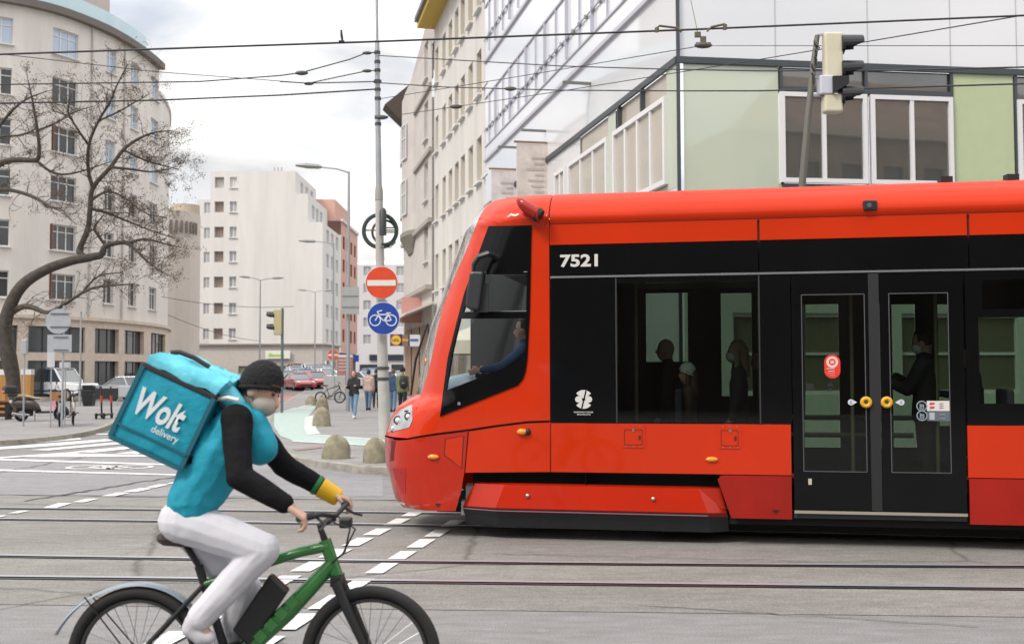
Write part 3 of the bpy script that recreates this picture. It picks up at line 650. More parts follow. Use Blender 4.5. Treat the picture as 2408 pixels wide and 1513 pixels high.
# front (right): upper white glass and the floor above the tram
m = MB(); wall(m, fE, nE, 0, 20, ZC + .06, 24, (), .1, 3); m.build('front_cladding', M_wg, gb)
m = MB()
for px in (1828, 2045, 2240, 2395):
    p = fE(sE(px)) + NE * .004; m.beam((*p, ZC + .06), (*p, 24), .02, .01, e3)
m.build('panel_joint', mat('joint_grey', (.45, .46, .48), .5), gb)
def pane_px(a, b, z0, z1, o_=0.0):
    mm = MB(); p, q = fE(sE(a)) + NE * o_, fE(sE(b)) + NE * o_; mm.face([(*p, z0), (*q, z0), (*q, z1), (*p, z1)]); return mm
ZS = 5.58
pane_px(1606, 1834, 0.1, ZC - .07).build('green_glazing', M_gg, gb)
pane_px(2238, 2386, 0.1, ZC - .07, .02).build('green_panel', M_gp, gb)
pane_px(2386, 2950, 3.6, ZC - .07, -.05).build('side_glazing', M_dg, gb)
pane_px(1834, 2238, 7.46, ZC - .07, -.03).build('transom_glazing', M_dg, gb)
pane_px(1834, 2238, 0.1, ZS, .0).build('spandrel', M_gp, gb); pane_px(2386, 2950, .1, 3.6, .0).build('spandrel', M_gp, gb)
for a, b in ((1840, 2033), (2047, 2236), (2398, 2590), (2610, 2800)):
    sa, sb = sE(a), sE(b); p = fE((sa + sb) / 2); window(gb, (p.x, p.y, ZS + .02), e3, ne3, sb - sa, 1.88, M_alu, M_dg, bars=1, fw=.095, depth=-.05)
m = MB()
for px in (1837, 2040, 2238, 2388, 2600): p = fE(sE(px)) + NE * .02; MB().beam((*p, ZS), (*p, ZC - .07), .05, .06, e3).build('dark_mullion', M_anth, gb)
p, q = fE(sE(1837)) + NE * .03, fE(sE(2238)) + NE * .03; m.beam((*p, ZS - .04), (*q, ZS - .04), .06, .08); m.build('dark_sill', M_anth, gb); MB().beam((*p, 7.55), (*q, 7.55), .05, .1).build('dark_transom', M_anth, gb)
# ground floor of the front: pale render with wide windows, seen only through the tram
m = MB(); wall(m, lambda s: fE(s) + NE * .3, nE, 0, 20, 0, 3.6, [(1.0 + 3.6 * k, 3.6 + 3.6 * k, 1.25, 2.9) for k in range(5)], .2, 4); m.build('ground_floor', mat('pale_green_render', (.56, .60, .52), .8), gb)
for k in range(5): p = fE(2.3 + 3.6 * k) + NE * .3; window(gb, (p.x, p.y, 1.25), e3, ne3, 2.6, 1.65, M_alu, mat('olive_pane', (.16, .15, .10), .2), bars=1, transom=.5, depth=.1)
m = MB(); b_ = Q0 + E1 * 20; c_ = fR(s_g); m.face([(*Q0, 24), (*b_, 24), (*(b_ + DS * 20), 24), (*c_, 24)]); m.build('roof', M_anth, gb)
# banners hung square to the street on short arms
for px, y0, z1, z0, w_, col, lab in ((1286, 332, None, 5.4, .95, (.60, .53, .48), 'larger brown banner with dark print hung from the glass facade above the tram'), (1212, 395, None, 5.2, .85, (.62, .56, .54), 'smaller pale brown banner hung from the glass facade left of the other banner')):
    s = sR(px); p = fR(s); zt_ = proj_z = CAMZ + (870.5 - y0) / F * p.y
    t_ = thing('facade_banner', lab, 'banner', (p.x, p.y, zt_), group='banners on the glass facade')
    a = V((*p, zt_)); b = a + nR3 * w_
    m = MB(); m.prism([a - V((0, 0, .05)), b - V((0, 0, .05)), V((b.x, b.y, z0)), V((a.x, a.y, z0))], V((0, .02, 0))); m.build('cloth', mat('banner_%d' % px, col, .8, var=.15, scale=3), t_)
    MB().cyl(a, b + nR3 * .08, .035, n=8).build('arm', mat('brown_arm', (.25, .15, .07), .6), t_)
    m = MB(); 
    for k in range(7):
        zz = zt_ - .45 - .17 * k; ll = w_ * (.25 + .5 * random.random()); q = a + nR3 * .1; m.face([(q.x, q.y - .012, zz), (q.x + nR3.x * ll, q.y + nR3.y * ll - .012, zz), (q.x + nR3.x * ll, q.y + nR3.y * ll - .012, zz - .06), (q.x, q.y - .012, zz - .06)])
    m.build('print', mat('banner_print', (.46, .39, .36), .8), t_)
# --- buildings behind the photographer, met only as reflections
ob = thing('opposite_building', 'brown stone corner building across the street, seen mirrored in the office windows', 'building', (44, -22, 0))
hol = [(a, a + 1.5, z, z + 2.2) for a in [27.5 + 3.1 * i for i in range(12)] for z in (2, 5.6, 9.2, 12.8)]
m = MB(); wall(m, lambda s: V((s, -19)), lambda s: V((0, 1)), 26, 66, 0, 17, hol, .3, 4); m.face([(26, -19, 17), (66, -19, 17), (62, -24, 22), (32, -24, 22)]); m.face([(26, -19, 0), (26, -19, 17), (26, -30, 17), (26, -30, 0)]); m.build('wall', mat('brown_stone', (.34, .24, .18), .8, var=.25, scale=1), ob)
m = MB()
for h in hol: m.face([(h[0], -19.25, h[2]), (h[1], -19.25, h[2]), (h[1], -19.25, h[3]), (h[0], -19.25, h[3])])
m.build('glazing', M_pane_dark, ob)
m = MB(); m.beam((26, -18.8, 17), (66, -18.8, 17), .5, .5); m.beam((26, -18.85, 8.4), (66, -18.85, 8.4), .3, .35); m.beam((26, -18.85, 4.6), (66, -18.85, 4.6), .3, .25); m.build('cornice', mat('brown_trim', (.55, .46, .37), .8), ob)
ob2 = thing('opposite_terrace', 'low dark terrace across the street, seen mirrored in the tram glass', 'building', (-40, -25, 0))
m = MB(); wall(m, lambda s: V((s, -24)), lambda s: V((0, 1)), -80, 24, 0, 9.5, (), .3, 6); m.build('wall', mat('dark_terrace', (.12, .10, .085), .8, var=.75, scale=.45, streak=(1, 1, .12)), ob2)
# ================================================================== the red tram
TO = V((0, 11.346, 0)); TE = V((1, -.18, 0)).normalized(); TN = V((.18, 1, 0)).normalized()
BW = 1.23                                           # half width
def T(s, w_, z): return TO + TE * s + TN * w_ + V((0, 0, z))
def S0(x, y, w_=0.0):
    """where a picture ray meets the plane w = const of the tram: (s, z)"""
    d = ray(x, y); o = CAM - TO - TN * w_; k = -o.dot(TN) / d.dot(TN); p = CAM + d * k; q = p - TO; return q.dot(TE), p.z
sx = lambda px: S0(px, 870)[0]
# nose silhouette read at the depth where the rounded front turns away
SIL = [(1154, 452), (1109, 518), (1087, 549), (1059, 630), (1037, 697), (1009, 773), (995, 828), (985, 880), (976, 926), (958, 937), (935, 954), (918, 979), (908, 1008), (903, 1024), (903, 1050), (906, 1090), (915, 1120), (922, 1150), (927, 1168), (946, 1190)]
_sz = [S0(x, y, .74) for x, y in SIL]; _zz = [b for a, b in _sz][::-1]; _ss = [a - .06 for a, b in _sz][::-1]
LN = .80
def sn(z): return float(np.interp(z, _zz, _ss))
ZR = 3.27
def w0(z):
    if z <= ZR: return 0.0
    t = min((z - ZR) / .37, 1); return .42 * (1 - math.sqrt(max(0, 1 - t * t))) - .05 * math.sin(math.pi * t ** .65) * (1 - t)
def side_w(s, z):
    a = sn(z); k = (a + LN - s) / LN; o = w0(z)
    if k <= 0: return o
    if k >= 1: return 9
    return o + (BW - o) * (1 - math.sqrt(1 - k * k))
def hit(x, y):
    """first point of the tram skin along a picture ray -> (s, z)"""
    pr = 0; w_ = -.02
    while w_ < BW:
        s, z = S0(x, y, w_)
        if side_w(s, z) <= w_ + 1e-6: return s, z
        w_ += .006
    s, z = S0(x, y, .74); return max(s, sn(z) + LN * .06), z
def theta(s, z):
    k = (sn(z) + LN - s) / LN; return math.asin(max(0, min(1, k)))
def skin(th, z):
    o = w0(z); return sn(z) + LN - LN * math.sin(th), o + (BW - o) * (1 - math.cos(th))
def dens(pts, closed=True, step=14):
    o = []; n = len(pts)
    for i in range(n if closed else n - 1):
        a, b = pts[i], pts[(i + 1) % n]; k = max(1, int(math.hypot(b[0] - a[0], b[1] - a[1]) / step)); o += [(a[0] + (b[0] - a[0]) * j / k, a[1] + (b[1] - a[1]) * j / k) for j in range(k)]
    return o if closed else o + [pts[-1]]
def px(pts, step=14): return [hit(*p) for p in dens(pts, True, step)]
tram = thing('tram', 'low floor red tram with black window band, number 7521 and a sloping driver cab', 'tram', T(3, BW, 0))
def panel(name, outer, holes=(), off=0.0, th=.03, material=None, parent=None, fine=.16, curved=None, label=None):
    """a piece of the side skin: outline and holes in (s, z), laid on the tram's surface and given a thickness"""
    bm = bmesh.new(); loops = []
    for lp in [outer] + list(holes):
        q = []
        for p in lp:
            if not q or math.hypot(p[0] - q[-1][0], p[1] - q[-1][1]) > 1e-3: q.append(p)
        if math.hypot(q[0][0] - q[-1][0], q[0][1] - q[-1][1]) < 1e-3: q.pop()
        vs = [bm.verts.new((a, b, 0)) for a, b in q]; loops.append(q)
        for i in range(len(vs)): bm.edges.new((vs[i], vs[(i + 1) % len(vs)]))
    if holes or len(outer) > 4: bmesh.ops.triangle_fill(bm, use_beauty=True, use_dissolve=False, edges=bm.edges[:])
    else: bm.faces.new(bm.verts[:])
    if curved is None: curved = min(p[0] for p in outer) < -.3
    if curved:
        for _ in range(5):
            lg = [e for e in bm.edges if e.calc_length() > fine]
            if not lg: break
            bmesh.ops.subdivide_edges(bm, edges=lg, cuts=1); bmesh.ops.triangulate(bm, faces=bm.faces[:])
    def P(a, b, extra=0.0):
        w_ = side_w(a, b); w_ = min(w_, BW)
        k = (sn(b) + LN - a) / LN
        if k > 0:
            th_ = math.asin(min(1, k)); return T(a - off * math.sin(th_) + extra * math.sin(th_), w_ - off * math.cos(th_) + extra * math.cos(th_), b)
        return T(a, w_ - off + extra, b)
    rim = [(e.verts[0].co.copy(), e.verts[1].co.copy()) for e in bm.edges if len(e.link_faces) == 1]
    for f in bm.faces:
        f.normal_update()
        if f.normal.z < 0: f.normal_flip()
    for v in bm.verts: v.co = P(v.co.x, v.co.y)
    for f in bm.faces: f.smooth = True
    for a, b in rim:
        try: bm.faces.new([bm.verts.new(P(a.x, a.y)), bm.verts.new(P(b.x, b.y)), bm.verts.new(P(b.x, b.y, th)), bm.verts.new(P(a.x, a.y, th))])
        except ValueError: pass
    m = MB(); m.bm.free(); m.bm = bm
    return m.build(name, material, parent or tram, fixn=False, label=label)
def rect(x0, x1, z0, z1): return [(x0, z0), (x1, z0), (x1, z1), (x0, z1)]
RED = (.54, .028, .002)
M_red = mat('tram_red', RED, .36, coat=.55, spec=.12, var=.05, scale=1.4)
M_red_shade = mat('tram_red_skirt_shade', (.31, .009, .003), .38, coat=.6, spec=.12, var=.16, scale=1.6, streak=(1, 1, .3))  # shade of inward-sloping lower panels put into a darker red; streaks are grime
M_blk = mat('tram_black', (.0045, .0045, .005), .12, coat=.0, spec=.22, var=.12, scale=3)
M_rub = mat('tram_rubber', (.012, .012, .013), .6)
M_seam = mat('tram_seam', (.10, .006, .005), .7)
M_tg = glass('tram_glass', (.31, .35, .32), .8); M_tg2 = glass('tram_door_glass', (.40, .46, .41), .8); M_cg = glass('cab_glass', (.80, .86, .86), .8); M_ws = glass('windscreen_glass', (.93, .95, .95), 1.0, ior=2.6)
M_silver = mat('silver_trim', (.60, .60, .62), .25, 1.0)
M_void = mat('tram_void', (.006, .006, .006), .8)
sA = sx(1293)                                       # cab joint
S_END = 9.5
Z_BT, Z_SL, Z_WB, Z_SK, Z_LO = 3.047, 2.708, 1.213, .705, .275
g_ = .008
# body behind the cab: roof fairing, red band, black window band, skirts
m = MB(); zs = [ZR + .37 * math.sin(math.pi / 2 * i / 14) for i in range(15)]; ss_ = [sA + .006 + (S_END - sA) * i / 12 for i in range(13)]
m.loft([[T(s, w0(z), z) for z in zs] for s in ss_], closed=False, caps=False)
M_redt = mat('tram_red_roof', RED, .42, coat=.22, spec=.10, var=.05, scale=1.4)
m.build('roof_fairing', M_redt, tram, smooth=True)
m = MB(); m.loft([[T(s, w_, z) for w_, z in ((.42, ZR + .37), (.8, 3.66), (1.66, 3.66), (2.04, ZR + .37), (2.3, 3.5), (2.42, ZR))] for s in (sA, S_END)], closed=False, caps=False); m.build('roof', mat('roof_grey', (.28, .27, .27), .7), tram)
b1_, b2_ = sx(1787), sx(2283)
for a, b in ((sA + .002, b1_ - .012), (b1_ + .012, b2_ - .012), (b2_ + .012, S_END)):
    panel('cantrail_panel', rect(a, b, Z_BT + .006, ZR - .006), material=M_red)
    panel('number_band', rect(a - (.006 if a > 1 else 0), b + .006, Z_SL + .022, Z_BT - .004), material=M_blk)
MB().beam(T(sA, .018, ZR - .004), T(S_END, .018, ZR - .004), .03, .03).build('seam_bead', M_seam, tram)
panel('seam_filler', rect(sA, S_END, Z_BT - .05, ZR - .002), off=-.02, material=M_seam)
MB().beam(T(sA + .008, -.004, Z_SL + .008), T(S_END, -.004, Z_SL + .008), .012, .02).build('silver_trim', M_silver, tram)
ZT = Z_SL - .012
panel('blank_panel', rect(sA + .006, sx(1447), Z_WB, ZT), material=M_blk)
w_a, w_b = sx(1452), sx(1783)
panel('window_surround', rect(sx(1449), sx(1860), Z_WB, ZT), [rect(w_a, w_b, Z_WB + .012, ZT - .055)], material=M_blk)
panel('side_window', rect(w_a, w_b, Z_WB + .012, ZT - .055), off=-.006, th=.004, material=M_tg)
for p in (1449, 1786): MB().beam(T(sx(p), -.003, Z_WB), T(sx(p), -.003, ZT), .01, .014).build('window_joint', mat('joint_dark', (.03, .03, .032), .5), tram)
# right of the door: hopper above, clear pane below
h0, h1 = sx(2302), sx(2640)
panel('window_surround', rect(sx(2272), sx(2720), Z_WB, ZT), [rect(h0, h1, 1.42, 2.25), rect(h0 + .04, h1, 2.33, 2.62)], material=M_blk)
panel('side_window', rect(h0, h1, 1.42, 2.25), off=-.006, th=.004, material=glass('clear_tint', (.52, .59, .53), .8)); panel('hopper_window', rect(h0 + .04, h1, 2.33, 2.62), off=-.006, th=.004, material=M_tg)
panel('window_surround', rect(sx(2725), S_END, Z_WB, ZT), [rect(6.9, 9.0, Z_WB + .1, ZT - .06)], material=M_blk); panel('side_window', rect(6.9, 9.0, Z_WB + .1, ZT - .06), off=-.006, th=.004, material=M_tg)
# double door
d0, d1 = sx(1860), sx(2270); zd = .345
dm = sx(2056)
for a, b, g0, g1 in ((d0 + .012, dm - .055, sx(1886), sx(2034)), (dm + .055, d1 - .012, sx(2092), sx(2231))):
    zz0 = 1.75 - (1104 - 868) / 236; zz1 = 1.75 + (867.5 - 691) / 237
    lf = panel('door', rect(a, b, zd + .03, ZT), [rect(g0, g1, zz0, zz1)], material=M_blk)
    panel('pane', rect(g0, g1, zz0, zz1), off=-.01, th=.004, material=M_tg2, parent=lf)
    m = MB()
    for q in ((g0, zz0, g1, zz0), (g0, zz1, g1, zz1), (g0, zz0, g0, zz1), (g1, zz0, g1, zz1)): m.beam(T(q[0], -.002, q[1]), T(q[2], -.002, q[3]), .007, .007)
    m.build('glazing_edge', mat('glazing_edge', (.10, .10, .11), .4), lf)
    m = MB(); bx = sx(2034) if a < dm - .5 else sx(2082.5)
    zb = 1.75 - (943 - 867.5) / 236.5; m.torus(T(bx, -.018, zb), TN, .038, .020, 28, 10); m.build('door_button', mat('button_yellow', (.70, .36, .02), .35), lf, smooth=True)
    MB().disc(T(bx, -.010, zb), TN, .022, .02).build('button_lens', mat('button_green', (.03, .12, .07), .3), lf)
    sxx = sx(1999) if a < dm - .5 else sx(2117); sg_ = 1 if a < dm - .5 else -1
    m = MB(); ring = [(.030 * math.cos(t) , .036 * .8 * math.sin(t)) for t in [R(50 + 260 * i / 14) for i in range(15)]]
    m.prism([T(sxx + sg_ * p, -.003, zb + q) for p, q in ring + [(.058, 0)]], TN * .002); m.build('pointer_sticker', mat('sticker_white', (.62, .64, .68), .5), lf)
    m = MB(); m.box(T(sxx, -.0045, zb + .009), (.026, .002, .006)); m.box(T(sxx, -.0045, zb - .009), (.026, .002, .006)); m.build('sticker_print', mat('sticker_blue', (.05, .09, .35), .5), lf)
panel('door_post', rect(dm - .050, dm + .050, zd + .03, ZT), off=.004, material=M_rub)
panel('sill_panel', rect(d0 + .01, d1 - .01, .285, zd - .012), off=-.03, material=mat('sill_dark', (.03, .035, .045), .5))
MB().beam(T(d0 + .01, -.006, zd + .006), T(d1 - .012, -.006, zd + .006), .02, .028).build('door_sill', mat('sill_metal', (.72, .66, .55), .3, .9), tram)
zc = 1.75 - (1128 - 868) / 236; panel('badge', rect(sx(1896), sx(1904), zc - .03, zc + .03), off=.004, th=.004, material=mat('badge', (.50, .45, .36), .5))
# stickers on the door glass
def oval(s, z, a, b, n=28): return [(s + a * math.cos(2 * math.pi * i / n), z + b * math.sin(2 * math.pi * i / n)) for i in range(n)]
def stad(s, z, a, b, n=10): return [(s + a * math.cos(t), z + (b - a) * (1 if math.sin(t) >= 0 else -1) + a * math.sin(t)) for t in [2 * math.pi * (i + .5) / (2 * n) for i in range(2 * n)]]
zs_ = lambda y, x: 1.75 + ((871 - .003 * (x - CX)) - y) / 236.5
st = panel('red_sticker', stad(sx(1956.5), zs_(861, 1956), .077, .118), off=.002, th=.003, material=mat('sticker_red', (.75, .035, .02), .45))
M_stw = mat('sticker_pale', (.72, .52, .48), .5)
m = MB(); m.torus(T(sx(1956.5), -.004, zs_(851, 1956)), TN, .045, .012, 24, 4, flat=.1); m.box(T(sx(1956.5), -.005, zs_(851, 1956)), (.035, .002, .03))
for i, (y, l) in enumerate(((866, .115), (872, .085), (877, .1), (882, .06))): m.box(T(sx(1956.5), -.005, zs_(y, 1956)), (l, .002, .008 if i < 2 else .004))
m.build('sticker_print', M_stw, st)
s1 = panel('notice_sticker', rect(sx(2177), sx(2230), zs_(963, 2200), zs_(940, 2200)), off=.002, th=.003, material=mat('notice_white', (.68, .62, .62), .5))
m = MB(); 
for y in (946, 955): m.box(T(sx(2191), -.004, zs_(y, 2200)), (.06, .002, .018))
m.build('notice_print', mat('print_red', (.60, .06, .04), .5), s1)
m = MB()
for y in (946, 951, 956): m.box(T(sx(2213), -.004, zs_(y, 2200)), (.055, .002, .005))
m.build('notice_lines', mat('print_grey', (.15, .14, .15), .5), s1)
panel('grey_sticker', rect(sx(2177), sx(2230), zs_(986, 2200), zs_(964, 2200)), off=.002, th=.003, material=mat('notice_grey', (.11, .13, .16), .5))
m = MB(); m.box(T(sx(2189), -.005, zs_(975, 2200)), (.055, .002, .07)); m.box(T(sx(2214), -.005, zs_(971, 2200)), (.07, .002, .004)); m.box(T(sx(2214), -.005, zs_(980, 2200)), (.07, .002, .004)); m.build('sticker_print', mat('notice_pale', (.40, .46, .50), .5), tram)
for y, ch in ((952, 'wheel'), (974, 'pram')):
    m = MB(); m.torus(T(sx(2165), -.004, zs_(y, 2165)), TN, .046, .005, 24, 4, flat=.2)
    for k in range(3): m.box(T(sx(2161 + 4 * k), -.004, zs_(y, 2165)), (.008, .002, .05 - .008 * k))
    m.torus(T(sx(2165), -.004, zs_(y + 3, 2165)), TN, .018, .004, 14, 4, flat=.2); m.build('round_sticker', mat('etched_grey', (.26, .32, .35), .5), tram)
m = MB()
for x, y, a, b in ((1903, 908, .075, .03), (1951, 905, .05, .022), (1951, 913, .03, .022)): m.box(T(sx(x), -.001, zs_(y, x)), (a, .003, b * 2))
m.build('black_sticker', M_rub, tram)
# lower red panels
m_l = [(sA + .006, Z_SK + .004), (sx(1680), Z_SK + .004), (sx(1857), Z_SK + .004), (sx(1857), Z_WB - .004), (sA + .006, Z_WB - .004)]
panel('skirt_panel', m_l, material=M_red)
panel('skirt_panel', [(sx(1715), Z_LO), (sx(1857), Z_LO), (sx(1857), Z_SK - .006), (sx(1700), Z_SK - .006), (sx(1690), Z_SK - .018), (sx(1684), Z_SK - .05)], material=M_red_shade)
panel('skirt_panel', rect(sx(2271), S_END, Z_SK + .004, Z_WB - .004), material=M_red); panel('skirt_panel', rect(sx(2273), S_END, .262, Z_SK - .006), material=M_red_shade)
panel('skirt_seam', rect(sx(1690), S_END, Z_SK - .02, Z_SK + .02), off=-.015, material=M_seam); panel('skirt_seam', rect(sA - .01, sA + .01, Z_SK, Z_WB), off=-.012, material=M_seam); panel('skirt_seam', rect(sA - .01, sA + .02, Z_WB, ZR - .005), off=-.012, material=M_seam)
for pa, pb in ((1460, 1515), (1686, 1740)):
    a, b = sx(pa), sx(pb); z1 = 1.198; z0 = .965; c = .012
    h = panel('access_hatch', [(a + c, z0), (b - c, z0), (b, z0 + c), (b, z1 - c), (b - c, z1), (a + c, z1), (a, z1 - c), (a, z0 + c)], off=.006, th=.006, material=M_red)
    m = MB()
    for q in ((a + .03, z0 + .03, b - .03, z0 + .03), (a + .03, z1 - .05, b - .03, z1 - .05), (a + .03, z0 + .03, a + .03, z1 - .05), (b - .03, z0 + .03, b - .03, z1 - .05)): m.beam(T(q[0], -.0065, q[1]), T(q[2], -.0065, q[3]), .005, .005)
    m.box(T(b - .055, -.0075, z1 - .13), (.022, .004, .045))
    m.build('hatch_groove', M_seam, h)
    m = MB(); m.disc(T(a + .12, -.009, z1 - .055), TN, .013, .008, 14)
    for k in (.05, .12, .19):
        for zz in (z0 + .013, z1 - .013): m.disc(T(a + k, -.007, zz), TN, .006, .004, 8)
    m.build('hatch_lock', M_silver, h)
def lamp(s, z, a, b, nm, mt, off=.006, d=.02):
    m = MB(); w_ = side_w(s, z); m.ell(T(s, w_ - off, z), (a, d, b), Matrix((TE, TN, V((0, 0, 1)))).transposed(), 20, 10); return m.build(nm, mt, tram, smooth=True)
M_amber = mat('amber_lens', (.85, .26, .01), .25, coat=.6)
lamp(sx(1671), zs_(1081, 1671), .062, .026, 'side_reflector', M_amber)
q = hit(1019, 1073); lamp(q[0], q[1], .062, .026, 'side_reflector', M_amber, .012)
q = hit(1230, 1014); l = lamp(q[0] - .01, q[1], .055, .033, 'side_indicator', M_amber, .016, .03); lamp(q[0] + .048, q[1], .032, .036, 'indicator_base', M_rub, .008, .03)
# bogie cover with bevelled ends, black skirt under it, dark wheel gap
zt0, zb0 = .565, .285
def cov(px_, z, w_): return T(sx(px_), w_, z)
m = MB(); A = [cov(1110, .57, .10), cov(1185, .57, -.0), cov(1640, .562, 0), cov(1690, .558, .06)]; B = [cov(1084, .335, .09), cov(1165, .335, -.035), cov(1660, .325, -.035), cov(1705, .32, .07)]; Cc = [cov(1082, .30, .12), cov(1165, .29, .005), cov(1662, .28, .005), cov(1708, .272, .1)]
m.loft([[p + TN * .10 + V((0, 0, .012)) for p in A], A], closed=False, caps=False); m.loft([A, B], closed=False, caps=False); m.build('bogie_cover', M_red_shade if False else mat('cover_red', (.44, .017, .002), .36, coat=.7, spec=.12, var=.05, scale=2), tram)
m = MB(); m.loft([B, Cc], closed=False, caps=False); m.build('cover_lip', M_red_shade, tram)
D1 = [p + TN * .004 for p in Cc]; D2 = [cov(1090, .135, .16), cov(1166, .128, .04), cov(1664, .122, .04), cov(1709, .125, .14)]
m = MB(); m.loft([D1, D2], closed=False, caps=False); m.build('bogie_skirt', mat('bogie_black', (.008, .009, .011), .55, var=.3, scale=5), tram)
m = MB()
for p in (1240, 1533): m.ell(T(sx(p), -.026, .465 if p < 1400 else .455), (.022, .02, .022), u=14, v=8)
m.build('cover_bolt', mat('bolt_metal', (.55, .50, .42), .35, .9), tram, smooth=True)
m = MB(); m.beam(cov(1084, .31, .085), cov(1165, .306, -.03), .012, .006); m.beam(cov(1165, .306, -.03), cov(1660, .297, -.03), .012, .006); m.build('cover_edge', mat('edge_blue', (.25, .28, .36), .4, .5), tram)
m = MB(); m.box(T(sx(1390), .75, .45), (2.6, 1.0, .55), Matrix.Rotation(math.atan2(TE.y, TE.x), 3, 'Z')); m.build('bogie_frame', M_void, tram)
for p in (1210, 1560):
    m = MB(); m.cyl(T(sx(p), .68, .31), T(sx(p), .80, .31), .30, n=28); m.build('wheel', mat('wheel_steel', (.10, .09, .085), .5, .7), tram)
m = MB(); m.box(T(sx(1090), .35, .45), (.10, .3, .16)); m.box(T(sx(1078), .25, .30), (.05, .2, .14)); m.build('sand_box', mat('sand_box', (.58, .57, .56), .6, var=.15, scale=10), tram)
# cab: fairing, pillar, side window with its black surround, bumper
LB = [(1159, 456), (1126, 512), (1095, 591), (1070, 647), (1042, 717), (1025, 786), (1014, 842), (1003, 885), (990, 929)]
_lb = [hit(*p) for p in dens(LB, False, 10)]; _lz = [b for a, b in _lb][::-1]; _lt = [theta(a, b) for a, b in _lb][::-1]
LH = [(990, 929), (978, 965), (966, 1003), (959, 1029)]; _lh = [hit(*p) for p in dens(LH, False, 8)]; _hz = [b for a, b in _lh][::-1]; _ht = [theta(a, b) for a, b in _lh][::-1]
LU = [(925, 1033), (921, 1060), (919, 1090), (926, 1130), (938, 1165), (952, 1192)]; _lu = [hit(*p) for p in dens(LU, False, 8)]; _uz = [b for a, b in _lu][::-1]; _ut = [theta(a, b) for a, b in _lu][::-1]
ZH = S0(990, 929)[1]; ZS_ = S0(940, 1031)[1]
SEAM = [(924, 1033), (962, 1030), (1026, 1020), (1099, 1011), (1166, 1001), (1239, 992), (1293, 990)]
CABW = [(1150, 532), (1250, 530), (1246, 730), (1240, 845), (1236, 872), (1230, 890), (1218, 905), (1035, 978), (1054, 840), (1074, 760), (1092, 691), (1126, 596)]
zcab = 3.40
top = [(skin(np.interp(zcab, _lz, _lt), zcab)[0], zcab), (sA - .004, zcab)]
pill = dens([p for p in LB if S0(*p)[1] < zcab - .03], False, 10)
left = [hit(*p) for p in pill] + [hit(*p) for p in dens(LH, False, 10)[1:]]
bot = [(a, b + .012) for a, b in [hit(*p) for p in dens(SEAM[1:], False, 12)]]
cw = px(CABW, 12); cwi = [(a + (.0 if False else 0), b) for a, b in cw]
cx_ = sum(a for a, b in cw) / len(cw); cz_ = sum(b for a, b in cw) / len(cw)
shr = [(cx_ + (a - cx_) * .965, cz_ + (b - cz_) * .975) for a, b in cw]
panel('cab_side', [top[0]] + left + bot[1:] + [(sA - .004, bot[-1][1]), (sA - .004, 2.2), top[1]], [shr], material=M_red, fine=.10)
panel('cab_skin_filler', [hit(*p) for p in dens([(962, 1018), (1099, 998), (1239, 980), (1289, 978), (1289, 1004), (1239, 1004), (1099, 1022), (962, 1042)], True, 12)], off=-.018, material=M_void, fine=.08)
# roof and front of the cab in rows of constant height
zr = [zcab] + [3.43 + i * .03 for i in range(6)] + [3.61, 3.63]
m = MB(); rings = []
for z in zr:
    tb = float(np.interp(z, _lz, _lt)); row = [T(sA - .004 - (sA - sn(z) - LN) * i / 8, w0(z), z) for i in range(9)]
    row += [T(*skin(tb * i / 10, z), z) for i in range(1, 11)]; rings.append(row)
m.loft(rings, closed=False, caps=False); m.build('cab_roof', M_redt, tram, smooth=True)
def front(name, zlist, tlo, material):
    m = MB(); rr = []
    for z in zlist:
        a = tlo(z); row = []
        for i in range(29):
            th = a + (math.pi - 2 * a) * i / 28; s, w_ = skin(min(th, math.pi - th), z); w_ = w_ if th < math.pi / 2 else 2 * BW - w_; row.append(T(s, w_, z))
        rr.append(row)
    m.loft(rr, closed=False, caps=False); return m.build(name, material, tram, smooth=True)
zz = [ZH + (3.63 - ZH) * i / 44 for i in range(45)]
front('windscreen', zz, lambda z: float(np.interp(z, _lz, _lt)), M_ws)
zz = sorted(set([ZS_ + .004 + (ZH - ZS_ - .004) * i / 20 for i in range(21)]))
front('front_hood', zz, lambda z: float(np.interp(z, _hz, _ht)), M_red)
zl_ = S0(950, 1190, .5)[1]
front('front_bumper', [zl_ + (ZS_ - .014 - zl_) * i / 20 for i in range(21)], lambda z: float(np.interp(z, _uz, _ut)), M_red_shade)
m = MB(); zz = [zcab, 3.5, 3.63]
m.face([T(sA, .42, 3.63), T(*skin(0, 3.63), 3.63)] + [T(*((lambda th: (skin(min(th, math.pi - th), 3.63)[0], skin(min(th, math.pi - th), 3.63)[1] if th < math.pi / 2 else 2 * BW - skin(math.pi - th, 3.63)[1]))(math.pi * i / 16)), 3.63) for i in range(1, 16)] + [T(skin(0, 3.63)[0], 2 * BW - .42, 3.63), T(sA, 2 * BW - .42, 3.63)]); m.build('cab_roof_top', M_red, tram)
panel('cab_seam', [hit(1152, 533), (sA - .004, S0(1293, 529)[1] - .006), (sA - .004, S0(1293, 529)[1] + .006), hit(1153, 530)], off=.002, th=.004, material=M_seam, fine=.1)
